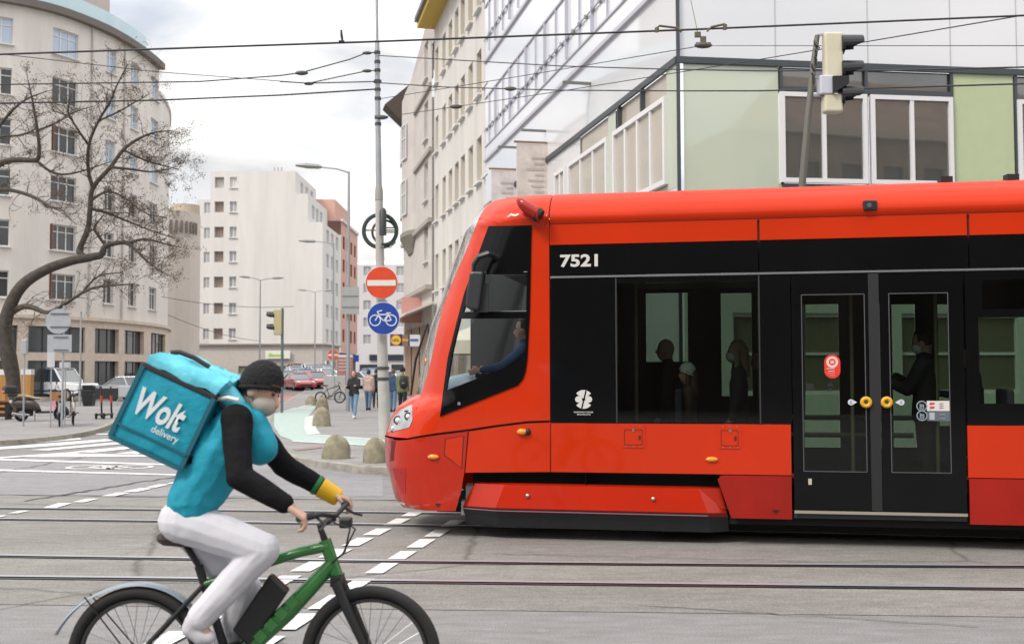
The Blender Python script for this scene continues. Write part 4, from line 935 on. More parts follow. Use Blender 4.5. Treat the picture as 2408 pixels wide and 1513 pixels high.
# lower cab: bumper corner and side panel
low_l = [hit(*p) for p in dens(LU, False, 8)]
bx_ = [(952, 1192), (975, 1196), (1000, 1199), (1040, 1200), (1070, 1200), (1082, 1160), (1091, 1113)]
panel('bumper_corner', low_l + [hit(*p) for p in dens(bx_, False, 10)][1:] + [hit(*p) for p in dens([(1091, 1113), (1099, 1020)], False, 10)][1:] + [(a, b - .012) for a, b in [hit(*p) for p in dens([(1099, 1011), (1026, 1020), (962, 1030), (925, 1033)], False, 10)]][:-1], material=M_red_shade if False else mat('bumper_red', (.42, .016, .002), .35, coat=.75, spec=.12, var=.04, scale=2), fine=.09)
panel('cab_lower_panel', [(a, b) for a, b in [hit(*p) for p in [(1102, 1022), (1094, 1110)]]] + [(sA - .006, Z_SK + .004)] + [(a, b - .012) for a, b in [hit(*p) for p in [(1293, 990), (1239, 992), (1166, 1001), (1103, 1011)]]], material=M_red, fine=.15)
panel('panel_seam', [hit(*p) for p in [(1094, 1012), (1108, 1012), (1100, 1112), (1086, 1112)]], off=-.012, material=M_seam, fine=.1)
fl = [(1049, 1032), (1089, 1025), (1084, 1098), (1046, 1068)]
f_ = panel('tow_flap', px(fl, 10), off=.003, th=.006, material=M_red, fine=.08)
fo = [(1046, 1030), (1092, 1022.5), (1086.5, 1102), (1043, 1069.5)]
panel('flap_seam', px(fo, 10), off=.001, th=.004, material=M_seam, fine=.08)
panel('fog_recess_shade', px([(922, 1100), (954, 1100), (953, 1160), (945, 1158), (936, 1140)], 8), off=.002, th=.004, material=mat('recess_shade_red', (.36, .012, .010), .5), fine=.06)  # flat darker red panel, the recess's shade painted in
panel('bumper_slot', px([(921, 1036), (930, 1034), (924, 1083), (917, 1083)], 8), off=.003, th=.004, material=M_seam, fine=.05)
panel('fog_light', px([(938, 1178), (952, 1182), (953, 1187), (940, 1183)], 6), off=.004, th=.004, material=mat('fog_lens', (.80, .76, .66), .2), fine=.05)
m = MB(); q = hit(1030, 1184); m.box(T(q[0], -.004, q[1]), (.06, .004, .012)); m.box(T(q[0], -.004, q[1] - .02), (.03, .004, .008)); q = (sx(1820), zs_(1198, 1820)); m.box(T(q[0], -.004, q[1]), (.07, .004, .012)); m.box(T(q[0], -.004, q[1] - .02), (.03, .004, .008)); m.build('jacking_mark', M_void, tram)
# headlight
hl = [(913, 1016), (921, 986), (941, 963), (969, 950), (970, 988), (962, 1004)]
h = panel('headlight', px(hl, 6), off=.006, th=.01, material=mat('lens_grey', (.34, .35, .37), .12, coat=.8, var=.2, scale=14), fine=.05)
m = MB()
for x, y, r_ in ((937, 987, .030), (961, 978, .026), (926, 1005, .02)):
    q = hit(x, y); m.ell(T(q[0] - .01, side_w(*q) - .008, q[1]), (r_, r_, r_), u=14, v=10)
rg = MB()
for x, y, r_ in ((937, 987, .042), (961, 978, .036)):
    q = hit(x, y); rg.torus(T(q[0] - .004, side_w(*q) - .010, q[1]), TN - TE * .5, r_, .008, 24, 6)
rg.build('bulb_ring', mat('chrome_dark', (.09, .09, .09), .3, .6), h)
m.build('bulb', mat('bulb_white', (.82, .82, .80), .15, coat=.6), h, smooth=True)
m = MB(); q = hit(959, 966); m.box(T(q[0], side_w(*q) - .006, q[1]), (.07, .02, .018)); q = hit(922, 1012); m.box(T(q[0], side_w(*q) - .004, q[1]), (.03, .05, .012)); m.build('light_trim', mat('chrome_dark', (.09, .09, .09), .3, .6), h)
# cab side window: black surround with two panes
U = px([(1128, 645), (1239, 645), (1237, 732), (1090, 733), (1106, 690)], 12); Lw = px([(1083, 749), (1237, 748), (1235, 846), (1050, 917), (1064, 832)], 12)
sf = panel('cab_window', cw, [U, Lw], off=.012, th=.03, material=M_blk, fine=.07)
panel('pane', U, off=-.002, th=.004, material=M_cg, parent=sf, fine=.12); panel('pane', Lw, off=-.002, th=.004, material=M_cg, parent=sf, fine=.12)
m = MB(); 
for (p, q) in (((1100, 733), (1238, 731)), ((1140, 640), (1240, 639))):
    a, b = hit(*p), hit(*q); m.beam(T(a[0], side_w(*a) - .008, a[1]), T(b[0], side_w(*b) - .008, b[1]), .012, .008)
m.build('slider_rail', mat('grey_rail', (.30, .31, .33), .4, .5), sf)
q = hit(1080, 948); MB().disc(T(q[0], side_w(*q) - .01, q[1]), TN, .018, .01, 16).build('cab_lock', M_silver, tram)
# mirror and its arm, roof camera pod, small roof camera
def tpix(x, y, w_): s, z = S0(x, y, w_); return T(s, w_, z)
mr = MB(); wq = -.16
prof = [(1103, 640), (1112, 637), (1136, 638), (1134, 660), (1125, 728), (1103, 727), (1093, 720), (1097, 680)]
mr.prism([tpix(x, y, wq - .06) for x, y in prof], TN * .16)
mir = mr.build('mirror', mat('mirror_black', (.022, .024, .028), .42), tram, bevel=.022)
m = MB(); m.tube([tpix(*p, wq) for p in ((1112, 640), (1113, 622), (1124, 604), (1145, 596))] + [tpix(1158, 600, -.06), tpix(1168, 606, .0)], [.03, .04, .05, .05, .045, .05], 12, flat=.6); m.build('mirror_arm', mat('mirror_black'if False else 'mirror_arm', (.022, .024, .028), .42), tram, smooth=True)
MB().box(tpix(1131, 700, wq + .01), (.16, .02, .30), Matrix.Rotation(math.atan2(TE.y, TE.x), 3, 'Z')).build('mirror_back', M_rub, tram)
m = MB(); a = tpix(1226, 480, -.10); b = tpix(1268, 507, -.12)
d = (b - a).normalized(); rr = []
for k, r_ in ((-.06, .03), (-.03, .06), (.02, .078), (.12, .084), (.22, .088)): rr.append([a + d * k + (V((0, 0, 1)) * math.sin(t) + TN * math.cos(t) * .9) * r_ * (1 if abs(math.sin(t)) < .8 else .96) for t in [2 * math.pi * i / 16 for i in range(16)]])
m.loft(rr); pod = m.build('rear_camera', M_red_shade, tram, smooth=True)
m = MB(); m.cyl(a + d * .205, a + d * .245, .080, .070, 16); m.build('camera_hood', M_rub, pod)
MB().beam(a + d * .05, a + d * .05 + TN * .3, .06, .10).build('camera_bracket', M_red, pod)
zc = 1.75 + (868.4 - 484) / 238
m = MB(); w_ = w0(zc); m.box(T(sx(2051), w_ - .0, zc), (.13, .06, .10)); rc = m.build('roof_camera', M_rub, tram, bevel=.012)
MB().disc(T(sx(2048), w_ - .034, zc), TN, .024, .012, 16).build('lens', mat('lens_dark', (.10, .11, .12), .1, coat=1), rc)
for p in (2256, 2420): MB().box(T(sx(p), .48, 3.68), (.12, .1, .06)).build('roof_knob', M_rub, tram)
# wipers on the front glass
m = MB()
for a_, b_ in (((962, 925), (1002, 775)), ((968, 925), (1012, 760))):
    p0 = S0(*a_, .82); p1 = S0(*b_, .82); m.tube([T(sn(p0[1]) - .05, .95, p0[1] - .02), T(sn((p0[1] + p1[1]) / 2) - .07, .95, (p0[1] + p1[1]) / 2), T(sn(p1[1]) - .05, .98, p1[1])], .014, 6)
m.build('wiper', M_rub, tram)
m = MB(); p0 = S0(984, 850, .82); m.ell(T(sn(p0[1]) + .06, .95, p0[1]), (.03, .05, .05)); m.build('screen_sticker', M_amber, tram)
# lettering and the operator's round emblem
zb = 1.75 + (870.7 - 627) / 228.3; text('number', '7521', mat('number_grey', (.60, .58, .54), .5), tram, T(sx(1318), -.003, zb), TE, (0, 0, 1), .132, sx(1407) - sx(1318), bold=.032)
ec = (sx(1371.5), 1.75 - (938 - 870.4) / 229.0)
m = MB(); r_ = .096
def loop(pts): m.prism([T(ec[0] + a, -.003, ec[1] + b) for a, b in pts], TN * .002)
for sgn in (1, -1):
    loop([(r_ * math.cos(t), sgn * r_ * math.sin(t)) for t in [R(38 + 104 * i / 16) for i in range(17)]] + [(-.012, sgn * .010), (.012, sgn * .010)])
    loop([(sgn * (.052 + .036 * math.cos(t)), .033 * math.sin(t)) for t in [2 * math.pi * i / 18 for i in range(18)]])
em = m.build('emblem', mat('emblem_white', (.62, .60, .57), .5), tram)
m = MB(); m.beam(T(ec[0] - .02, -.005, ec[1] - .09), T(ec[0] + .025, -.005, ec[1] + .09), .013, .003, TN); m.build('emblem_slash', M_blk, em)
text('operator_lettering', 'DOPRAVNY PODNIK', mat('emblem_white', (.62, .60, .57), .5), tram, T(ec[0], -.003, ec[1] - .131), TE, (0, 0, 1), .014, .20, bold=.02, center=True)
text('operator_lettering', 'BRATISLAVA', mat('emblem_white', (.62, .60, .57), .5), tram, T(ec[0] + .002, -.003, ec[1] - .155), TE, (0, 0, 1), .013, .14, bold=.02, center=True)
# far side, floor, ceiling, underframe and cabin
m = MB(); W2 = 2 * BW - .02
sF = lambda x: S0(x, 870, W2)[0]
zF = lambda x, y: S0(x, y, W2)[1]
fw_h = [(sF(x0), sF(x1), zF(x0, y1), zF(x0, y0)) for x0, x1, y0, y1 in ((1520, 1618, 690, 850), (1696, 1768, 690, 930), (1888, 1972, 716, 1050), (2096, 2152, 716, 1050), (2204, 2234, 716, 1000), (2294, 2500, 745, 965))] + [(6.6, 8.6, 1.3, 2.4)]
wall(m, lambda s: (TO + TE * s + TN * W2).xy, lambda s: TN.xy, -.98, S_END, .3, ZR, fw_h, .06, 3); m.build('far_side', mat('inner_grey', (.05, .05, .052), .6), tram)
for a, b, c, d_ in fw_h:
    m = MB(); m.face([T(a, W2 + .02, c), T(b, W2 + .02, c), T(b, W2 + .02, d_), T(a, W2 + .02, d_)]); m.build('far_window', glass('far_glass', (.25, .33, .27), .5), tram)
def far_cab(name, z0, z1, material, n=14):
    m = MB(); rr = []
    for i in range(n + 1):
        z = z0 + (z1 - z0) * i / n; lo = float(np.interp(z, _lz, _lt)) if z >= ZH else (float(np.interp(z, _hz, _ht)) if z > ZS_ - .01 else float(np.interp(z, _uz, _ut))); row = []
        for j in range(10): s, w_ = skin(lo * (1 - j / 9), z); row.append(T(s, 2 * BW - w_, z))
        s0_ = skin(0, z)[0]; rr.append(row + [T(s0_ + (0.0 - s0_) * j / 3, 2 * BW - w0(z), z) for j in (1, 2, 3)])
    m.loft(rr, closed=False, caps=False); return m.build(name, material, tram, smooth=True)
far_cab('far_cab_side', zl_, 1.45, M_red); far_cab('far_cab_side', 3.0, 3.62, M_red); far_cab('far_cab_window', 1.45, 3.0, glass('far_cab_glass', (.88, .94, .92), .6))
m = MB(); m.loft([[T(s + d, 2 * BW - .03 - e, z) for d, e in ((0, 0), (.09, 0), (.09, .05), (0, .05))] for s, z in ((-.52, 1.45), (-.22, 3.0))]); m.build('far_pillar', mat('pillar_grey', (.10, .11, .11), .6), tram)
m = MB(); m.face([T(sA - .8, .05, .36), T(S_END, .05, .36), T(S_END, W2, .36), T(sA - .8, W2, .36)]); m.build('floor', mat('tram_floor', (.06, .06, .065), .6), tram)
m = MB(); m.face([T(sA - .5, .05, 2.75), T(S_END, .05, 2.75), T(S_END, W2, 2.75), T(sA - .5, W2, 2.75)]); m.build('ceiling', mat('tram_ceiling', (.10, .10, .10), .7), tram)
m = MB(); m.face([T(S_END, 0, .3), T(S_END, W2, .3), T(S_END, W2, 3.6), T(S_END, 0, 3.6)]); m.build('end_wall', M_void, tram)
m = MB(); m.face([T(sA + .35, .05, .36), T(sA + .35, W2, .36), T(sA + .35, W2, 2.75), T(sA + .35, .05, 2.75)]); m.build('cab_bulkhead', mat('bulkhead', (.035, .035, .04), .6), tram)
rz_ = Matrix.Rotation(math.atan2(TE.y, TE.x), 3, 'Z')
m = MB(); m.box(T(5.9, BW, .28), (7.4, 2.2, .16), rz_); m.box(T(-.45, BW + .1, .28), (.9, 1.9, .1), rz_); m.build('underframe', M_void, tram)
m = MB(); m.box(T(sx(2120), BW, .16), (4.6, 1.7, .12), rz_); m.build('underfloor_light_block', M_void, tram)  # added to stop light coming through under the tram
m = MB(); m.ell(T(-.60, 1.0, 1.46), (.52, .80, .27), rz_, 24, 12); m.build('dashboard', mat('dash_blue_reflection', (.26, .38, .47), .35, coat=.3), tram, smooth=True)  # blue reflection in the cab put into the dashboard's colour
m = MB(); m.box(T(-.36, .9, 1.70), (.30, .7, .04), rz_); m.build('dash_binnacle', M_rub, tram)
M_pole = mat('pole_grey', (.30, .28, .16), .4, .4)
for s in (1.25, 2.62, 3.47, 4.3): MB().cyl(T(s, .55, .36), T(s, .55, 2.7), .02, n=8).build('grab_pole', M_pole, tram)
for z in (1.2, 1.0): MB().cyl(T(2.7, 1.9, z), T(4.3, 1.9, z), .03, n=8).build('grab_rail', M_pole, tram)
for s in (.75, 1.5, 4.75, 5.5):
    for wq in (.55, 1.75):
        m = MB(); m.box(T(s, wq, .82), (.45, .46, .08), rz_); m.box(T(s + .2, wq, 1.2), (.07, .46, .7), rz_); m.box(T(s, wq, .58), (.2, .3, .42), rz_); m.build('seat', mat('seat_cloth', (.04, .045, .06), .8), tram, bevel=.02)
m = MB(); m.box(T(-.02, .9, 1.1), (.12, .5, 1.0), rz_); m.build('driver_seat', M_rub, tram, bevel=.02)
# ================================================================== poles, signs, signals, wires
M_conc = mat('concrete_pole', (.40, .385, .36), .85, var=.12, scale=3, bump=.15)
M_galv = mat('galvanised', (.36, .38, .40), .5, .4, var=.08, scale=3)
YP = 26.2
pole = thing('catenary_pole', 'tall tapering concrete pole carrying wires and round signs, left of the tram front', 'pole', G(904, 1028, .12))
pl = [(905, 1030, 14.5), (901, 900, 13.2), (897, 760, 11.8), (893, 600, 10), (891, 470, 9)]
w_ = [at(x, y, YP) for x, y, r in pl]; k = YP / F
m = MB(); m.tube(w_, [r * k for _, _, r in pl], 20); m.build('shaft', M_conc, pole, smooth=True)
m = MB(); m.tube([at(891, 471, YP), at(891, 448, YP), at(890.5, 436, YP)], [9.8 * k, 9.2 * k, 7.4 * k], 20); m.build('collar', mat('pole_collar', (.30, .29, .28), .6, .2), pole, smooth=True)
m = MB(); m.tube([at(890.5, 437, YP), at(888, 250, YP), at(886.5, 96, YP)], [7.2 * k, 6 * k, 5.4 * k], 16); m.build('upper_shaft', M_galv, pole, smooth=True)
m = MB(); m.tube([at(886.5, 96, YP), at(885, -80, YP)], [3.4 * k, 3 * k], 10); m.build('mast_tip', M_galv, pole, smooth=True)
m = MB()
for y, r in ((124, 6.6), (146, 6.4), (166, 6.6), (192, 8.5), (211, 6.6), (232, 7), (276, 7.4), (292, 6.8), (865, 13.8), (890, 14)): c = at(886.5 + (y - 96) * .0115 if y < 400 else 900.5, y, YP); MB().cyl(c - V((0, 0, .035)), c + V((0, 0, .035)), (r + .8) * k, n=16).build('clamp_band', mat('clamp_dark', (.07, .07, .07), .5, .4), pole)
def round_sign(name, x, y, Y, r, face, back, lab, cat, grp=None):
    c = at(x, y, Y); t = thing(name, lab, cat, c, group=grp)
    MB().cyl(c + V((0, .012, 0)), c, r, n=40).build('plate', back, t); MB().disc(c + V((0, -.006, 0)), (0, -1, 0), r * .965, .008, 40).build('face', face, t); return t, c
M_sw = mat('sign_rim_white', (.70, .70, .69), .5)
M_sred = mat('sign_red', (.62, .055, .015), .45, var=.08, scale=5); M_sblue = mat('sign_blue', (.010, .05, .30), .4, var=.08, scale=5)
t, c = round_sign('no_entry_sign', 897, 664, YP - .34, .39, M_sred, M_sw, 'large round red no entry sign with a white bar, on the concrete pole', 'road sign')
MB().box(c + V((0, -.014, -.01)), (.68, .006, .135)).build('white_bar', mat('sign_bar', (.66, .64, .60), .5), t)
t, c = round_sign('cycle_route_sign', 901, 748, YP - .36, .39, M_sblue, M_sw, 'round blue sign with a white bicycle, under the no entry sign', 'road sign')
m = MB(); B_ = lambda a, b: c + V((a, -.012, b))
for q in (-.19, .19): m.torus(B_(q, -.05), (0, 1, 0), .125, .014, 28, 5)
for a, b in (((-.19, -.05), (-.11, .09)), ((-.11, .09), (.12, .09)), ((.12, .09), (.01, -.06)), ((.01, -.06), (-.12, .08)), ((.01, -.06), (.19, -.05)), ((.19, -.05), (.11, .12)), ((-.12, .10), (-.13, .15)), ((-.15, .155), (-.03, .19)), ((.07, .125), (.18, .125))): m.beam(B_(*a), B_(*b), .026, .010, V((0, 1, 0)))
m.build('bicycle_pictogram', mat('pictogram', (.66, .68, .70), .5), t)
# round open frame with bars and a dark post, on the far side of the pole
rc_ = at(891, 540, YP); tt = thing('ring_sign', 'dark green open ring with cross bars and a black box, fixed on the concrete pole', 'sign', rc_)
M_dgreen = mat('ring_green', (.025, .045, .040), .5)
m = MB(); m.torus(rc_ + V((0, .22, 0)), (0, 1, 0), .40, .05, 48, 8, flat=.5); m.build('outer_ring', M_dgreen, tt, smooth=True)
m = MB(); m.torus(rc_ + V((.09, .30, -.02)), (0, 1, 0), .29, .03, 40, 8); m.build('inner_ring', mat('ring_dark', (.04, .05, .05), .5), tt, smooth=True)
m = MB()
for z, xx in ((.02, 0), (-.03, .22), (.08, .25)): m.beam(rc_ + V((-.42 if xx == 0 else .0, .25, z)), rc_ + V((.44, .25, z)), .035, .03)
m.build('cross_bar', mat('bar_rust', (.16, .12, .08), .6), tt)
m = MB(); m.tube([rc_ + V((.12, -.22, -.16)), rc_ + V((.12, -.22, .42)), rc_ + V((.12, -.2, .48))], [.085, .085, .05], 14); m.build('signal_box', mat('box_black', (.03, .035, .035), .5), tt, smooth=True)
m = MB(); m.tube([rc_ + V((0, .1, -.34)), rc_ + V((.1, -.1, -.36)), rc_ + V((.35, -.1, -.36)), rc_ + V((.38, 0, -.30))], .03, 8); m.tube([rc_ + V((.05, -.12, -.45)), rc_ + V((.3, -.12, -.44)), rc_ + V((.36, -.12, -.36))], .012, 6); m.build('bracket', M_dgreen, tt)
# --- shop logo sign further down the street
c = at(931, 799, 52); ls = thing('round_logo_sign', 'square blue shop sign with a yellow disc, right of the concrete pole', 'sign', c)
MB().box(c, (.56, .08, .56)).build('panel', mat('logo_blue', (.02, .06, .30), .4), ls)
m = MB(); m.disc(c + V((0, -.045, 0)), (0, 1, 0), .25, .02, 28); m.build('disc', mat('logo_yellow', (.78, .50, .01), .4), ls)
MB().torus(c + V((0, -.05, 0)), (0, 1, 0), .245, .018, 28, 5).build('rim', mat('logo_red', (.55, .03, .02), .4), ls)
text('lettering', 'LIDL', mat('logo_blue_letter', (.02, .05, .28), .4), ls, c + V((0, -.058, 0)), (1, 0, 0), (0, 0, 1), .13, .34, bold=.03, center=True)
for px, wd, col, lab in ((953, .42, (.22, .14, .08), 'small brown hanging shop sign right of the yellow disc sign'), (974, .55, (.60, .63, .68), 'small white hanging shop sign beside the tram wipers')):
    c = at(px, 800, 52); hs = thing('hanging_sign', lab, 'sign', c, group='small hanging shop signs'); MB().box(c, (wd, .08, .55)).build('panel', mat('hs_%d' % px, col, .5), hs); MB().box(c + V((0, -.045, .02)), (wd * .7, .01, .12)).build('print', mat('hs_print_%d' % px, (.08, .12, .30) if px > 960 else (.45, .32, .12), .5), hs)
# --- second no entry sign and its neighbours
t, c = round_sign('no_entry_sign', 783, 834, 69, .37, mat('sign_red_far', (.62, .09, .045), .5), M_sw, 'small distant red no entry sign on a thin post, above the parked cars', 'road sign')
MB().box(c + V((0, -.015, 0)), (.62, .01, .11)).build('white_bar', M_sw, t); MB().cyl((c.x, c.y + .06, .12), c + V((0, .06, .3)), .035, n=8).build('post', M_galv, t)
c = at(812, 838, 68); ds = thing('direction_sign', 'white arrow shaped direction sign with blue end, right of the distant no entry sign', 'sign', (c.x, c.y, .12))
MB().box(c, (.9, .04, .22)).build('panel', M_sw, ds); MB().cyl((c.x + .3, c.y + .05, .12), (c.x + .3, c.y + .05, c.z + .3), .04, n=8).build('post', M_galv, ds); MB().box(at(838, 842, 68), (.30, .04, .42)).build('blue_panel', M_sblue, ds)
c = at(811, 862, 66); bs = thing('poster_board', 'dull red poster board with white print standing behind the grey cabinet', 'board', (c.x, c.y, .12))
MB().box(c, (.95, .08, 1.2)).build('panel', mat('board_red', (.36, .17, .15), .6, var=.12), bs); m = MB()
for k in range(4): m.box(c + V((0, -.05, .4 - .2 * k)), (.75, .02, .07))
m.build('print', mat('board_print', (.55, .48, .45), .6), bs); MB().box((c.x, c.y, .12 + (c.z - .6 - .12) / 2), (.1, .06, c.z - .72)).build('foot', M_galv, bs)
# --- street lamps
M_lamp = mat('lamp_grey', (.33, .35, .37), .5, .3)
def lamp_post(x, ytop, Y, arms, lab, rb=.085):
    top = at(x, ytop, Y); t = thing('street_lamp', lab, 'street lamp', (top.x, top.y, .12), group='street lamps along the street')
    MB().tube([(top.x, top.y, .12), (top.x, top.y, top.z * .5), top], [rb, rb * .8, rb * .55], 10).build('post', M_lamp, t, smooth=True)
    for ax, ay in arms:
        e = at(ax, ay, Y); d = (e - top); q = top + d * .72
        MB().tube([top - V((0, 0, .05)), top + d * .3 + V((0, 0, .03)), q], [.04, .035, .03], 8).build('arm', M_lamp, t)
        m = MB(); sg = 1 if d.x > 0 else -1; L_ = abs(d.x) * .45 + .35
        rr = []
        for kx, hh, ww in ((0, .05, .08), (.15, .11, .16), (.6, .13, .18), (1, .05, .12)): rr.append([q + V((sg * (kx * L_ - .05), yy * ww, d.z * .28 * kx + zz * hh)) for yy, zz in ((-1, 0), (-.7, .8), (.7, .8), (1, 0), (.7, -.6), (-.7, -.6))])
        m.loft(rr); m.build('head', mat('lamp_head', (.28, .28, .27), .5), t)
    return t
lamp_post(820, 403, 45, [(728, 389)], 'tallest street lamp with a single arm reaching left, nearest behind the concrete pole')
lamp_post(784, 572, 68, [(724, 566)], 'medium street lamp with a single arm reaching left, in front of the white block')
lamp_post(612, 658, 95, [(577, 650), (652, 653)], 'double armed street lamp behind the small traffic light')
lamp_post(741, 686, 110, [(712, 681), (772, 682)], 'most distant double armed street lamp, in front of the white block corner')
# back of a road sign on the tall lamp
c = at(824, 706, 44.8); rs = thing('road_sign', 'plain grey rectangular back of a road sign on the tallest street lamp', 'road sign', c); MB().box(c, (.70, .03, 1.13)).build('plate', mat('sign_back_grey', (.36, .37, .36), .5, .2, var=.05), rs); m = MB(); m.beam(c + V((-.35, -.03, .2)), c + V((.35, -.03, .2)), .04, .03); m.beam(c + V((-.35, -.03, -.25)), c + V((.35, -.03, -.25)), .04, .03); m.build('rail', M_galv, rs)
# --- traffic lights
M_tl = mat('signal_beige', (.60, .55, .42), .5, var=.06); M_hood = mat('signal_hood', (.012, .013, .016), .4)
def signal(t, c, h, sg, n=3, ww=.30, hood=.30, gaps=None):
    """a head seen side on; sg = +1 when its lamps face right"""
    each = h / n
    for k in range(n):
        z = c.z + h / 2 - each * (k + .5)
        hd = MB(); 
        rr = []
        for j in range(13):
            a = math.pi * (-.12 + 1.24 * j / 12); rr.append((each * .36 * math.cos(a), each * .36 * math.sin(a)))
        x0 = c.x + sg * ww * .5
        A = [V((x0, c.y + p, z + q)) for p, q in rr]; B = [V((x0 + sg * hood * (1.0 if q > .0 else .72), c.y + p * .95, z + q * .95)) for p, q in rr]
        hd.loft([A, B], closed=False, caps=False); hd.build('hood', M_hood, t)
        MB().cyl((x0 - sg * .02, c.y, z), (x0 + sg * .015, c.y, z), each * .36, n=20).build('lens', M_hood, t)
def mk_box(t, c, h, ww, dd=.34): return MB().box(c, (ww, dd, h)).build('housing', M_tl, t, bevel=.03)
Yt = 15.0; kk = Yt / F
tl = thing('traffic_light', 'large three lamp traffic light on a leaning post above the tram roof, lamps facing right', 'traffic light', at(1884, 980, Yt))
c = at(1957, 140, Yt); b_ = at(1963, 245, Yt)
m = MB(); m.box(c, (44 * kk, .17, 126 * kk)); m.build('housing', M_tl, tl, bevel=.03); MB().box(at(1956, 245, Yt), (44 * kk, .17, 44 * kk)).build('housing', M_tl, tl, bevel=.03)
c2 = at(1957, 167, Yt)
for y in (106, 166, 226):
    z = at(1980, y, Yt); hd = MB(); r_ = 23.5 * kk; rr = [(r_ * math.cos(a), r_ * math.sin(a)) for a in [math.pi * (-.1 + 1.2 * j / 12) for j in range(13)]]
    hd.loft([[V((z.x, z.y + p, z.z + q)) for p, q in rr], [V((z.x + (46 if q > 0 else 34) * kk, z.y + p * .96, z.z + q * .9 + .012)) for p, q in rr]], closed=False, caps=False); hd.build('hood', M_hood, tl)
    MB().cyl((z.x - .03, z.y, z.z - .0), (z.x + .012, z.y, z.z), r_, n=20).build('lens', M_hood, tl)
m = MB(); m.tube([at(1884, 980, Yt), at(1886, 430, Yt), at(1899, 280, Yt), at(1912, 150, Yt), at(1921, 84, Yt)], [.05, .05, .045, .04, .035], 10); m.build('post', mat('post_bronze', (.14, .13, .11), .5, .3), tl, smooth=True)
m = MB(); m.box(at(1940, 203, Yt), (34 * kk, .2, 46 * kk)); m.build('control_box', mat('box_pale', (.52, .54, .60), .5), tl, bevel=.02)
m = MB(); m.beam(at(1921, 84, Yt), at(1950, 80, Yt), .03, .03); m.beam(at(1912, 182, Yt), at(1950, 182, Yt), .03, .03); m.beam(at(1908, 224, Yt), at(1950, 226, Yt), .04, .03); m.build('bracket', M_galv, tl)
m = MB(); a = at(1955, 205, Yt); m.loft([[a + V((-.02, y, z)) for y, z in ((-.14, .12), (.14, .12), (.14, -.12), (-.14, -.12))], [at(1990, 196, Yt) + V((0, y, z)) for y, z in ((-.12, .08), (.12, .08), (.12, -.03), (-.12, -.03))]]); m.build('side_hood', M_hood, tl)
m = MB()
for k in range(9): q = at(1916 + random.uniform(-3, 5) - k, 95 + 11 * k, Yt - .05); m.tube([q, q + V((random.uniform(-.02, .06), 0, -.04)), q + V((.02, 0, -.09))], .010, 5)
m.build('cable_loop', M_hood, tl)
Y2 = 43; k2 = Y2 / F
t2 = thing('traffic_light', 'small distant yellow traffic light with two dark hoods facing left, behind the cyclist', 'traffic light', G(662, 985, .12))
c = at(654, 757, Y2); MB().box(c, (19 * k2, .3, 60 * k2)).build('housing', mat('signal_yellow', (.46, .39, .22), .5), t2, bevel=.03)
for y in (742, 771):
    z = at(645, y, Y2); r_ = 10 * k2; rr = [(r_ * math.cos(a), r_ * math.sin(a)) for a in [math.pi * (-.1 + 1.2 * j / 12) for j in range(13)]]
    hd = MB(); hd.loft([[V((z.x, z.y + p, z.z + q)) for p, q in rr], [V((z.x - (17 if q > 0 else 12) * k2, z.y + p, z.z + q)) for p, q in rr]], closed=False, caps=False); hd.build('hood', M_hood, t2); MB().cyl((z.x + .03, z.y, z.z), (z.x - .01, z.y, z.z), r_, n=16).build('lens', M_hood, t2)
p = at(664, 724, Y2); MB().cyl((p.x, p.y, .12), p, .055, n=10).build('post', mat('post_slate', (.14, .17, .19), .5, .3), t2)
# --- wires
M_wire = mat('wire_black', (.018, .02, .024), .5)
def wire(lab, pts, r, sag=0, nm='overhead_wire', bits=()):
    P = [at(*p) for p in pts]; o = []
    for a, b in zip(P, P[1:]): o += [a + (b - a) * (i / 8) - V((0, 0, sag * 4 * (i / 8) * (1 - i / 8))) for i in range(8)]
    o.append(P[-1]); t = thing(nm, lab, 'wire', P[0], group='overhead tram wires'); MB().tube(o, r, 6).build('cable', M_wire, t)
    for b in bits:
        q = at(*b[:3]); m = MB(); m.ell(q, (b[3], b[3] * .35, b[3] * .35)); m.build('insulator', mat('insulator', (.07, .06, .05), .5), t, smooth=True)
    return t
wire('thickest wire crossing the whole picture, in front of the concrete pole top', [(-300, 137, 11), (0, 128, 11), (887, 98, 11), (1600, 71, 11), (2407, 37, 11), (2900, 17, 11)], .0105)
wire('thin wire falling from the upper left edge to the pole clamp', [(-200, 105, 24), (0, 127, 24), (366, 169, 25), (726, 196, 26)], .009, bits=[(726, 197, 26, .12)])
wire('wire from the left edge rising steeply to the top of the concrete pole', [(-200, 201, 24), (0, 199, 24), (471, 192, 25), (658, 178, 25.6), (709, 171, 25.8), (822, 140, 26), (863, 124, 26.1), (884, 124, 26.1)], .015, bits=[(709, 172, 25.8, .16), (863, 125, 26.1, .12)])
wire('short wire between the left clamp and the concrete pole', [(658, 192, 25.5), (726, 196, 26), (800, 180, 26), (863, 167, 26.1), (884, 166, 26.1)], .014, bits=[(863, 167, 26.1, .12)])
wire('short level wire from the left clamp to the pole cross clamp', [(726, 196, 26), (884, 192, 26.1)], .014)
wire('lowest thick wire left of the concrete pole', [(-200, 247, 24), (0, 243, 24), (366, 236, 25), (658, 224, 25.5), (882, 210, 26.1)], .019)
wire('upper dark wire right of the pole, passing above the office corner', [(890, 131, 26.1), (1316, 155.5, 23), (1563, 163, 20), (1786, 167, 18), (2091, 166, 16), (2407, 158, 15), (2700, 150, 14)], .012)
wire('lower thick dark wire right of the pole, crossing the office corner', [(890, 195, 26.1), (1050, 205, 25), (1316, 212.5, 23), (1594, 214, 20), (1786, 213.8, 18), (2091, 206.6, 16), (2407, 197, 15), (2700, 187, 14)], .013, bits=[(1200, 209, 24, .14)])
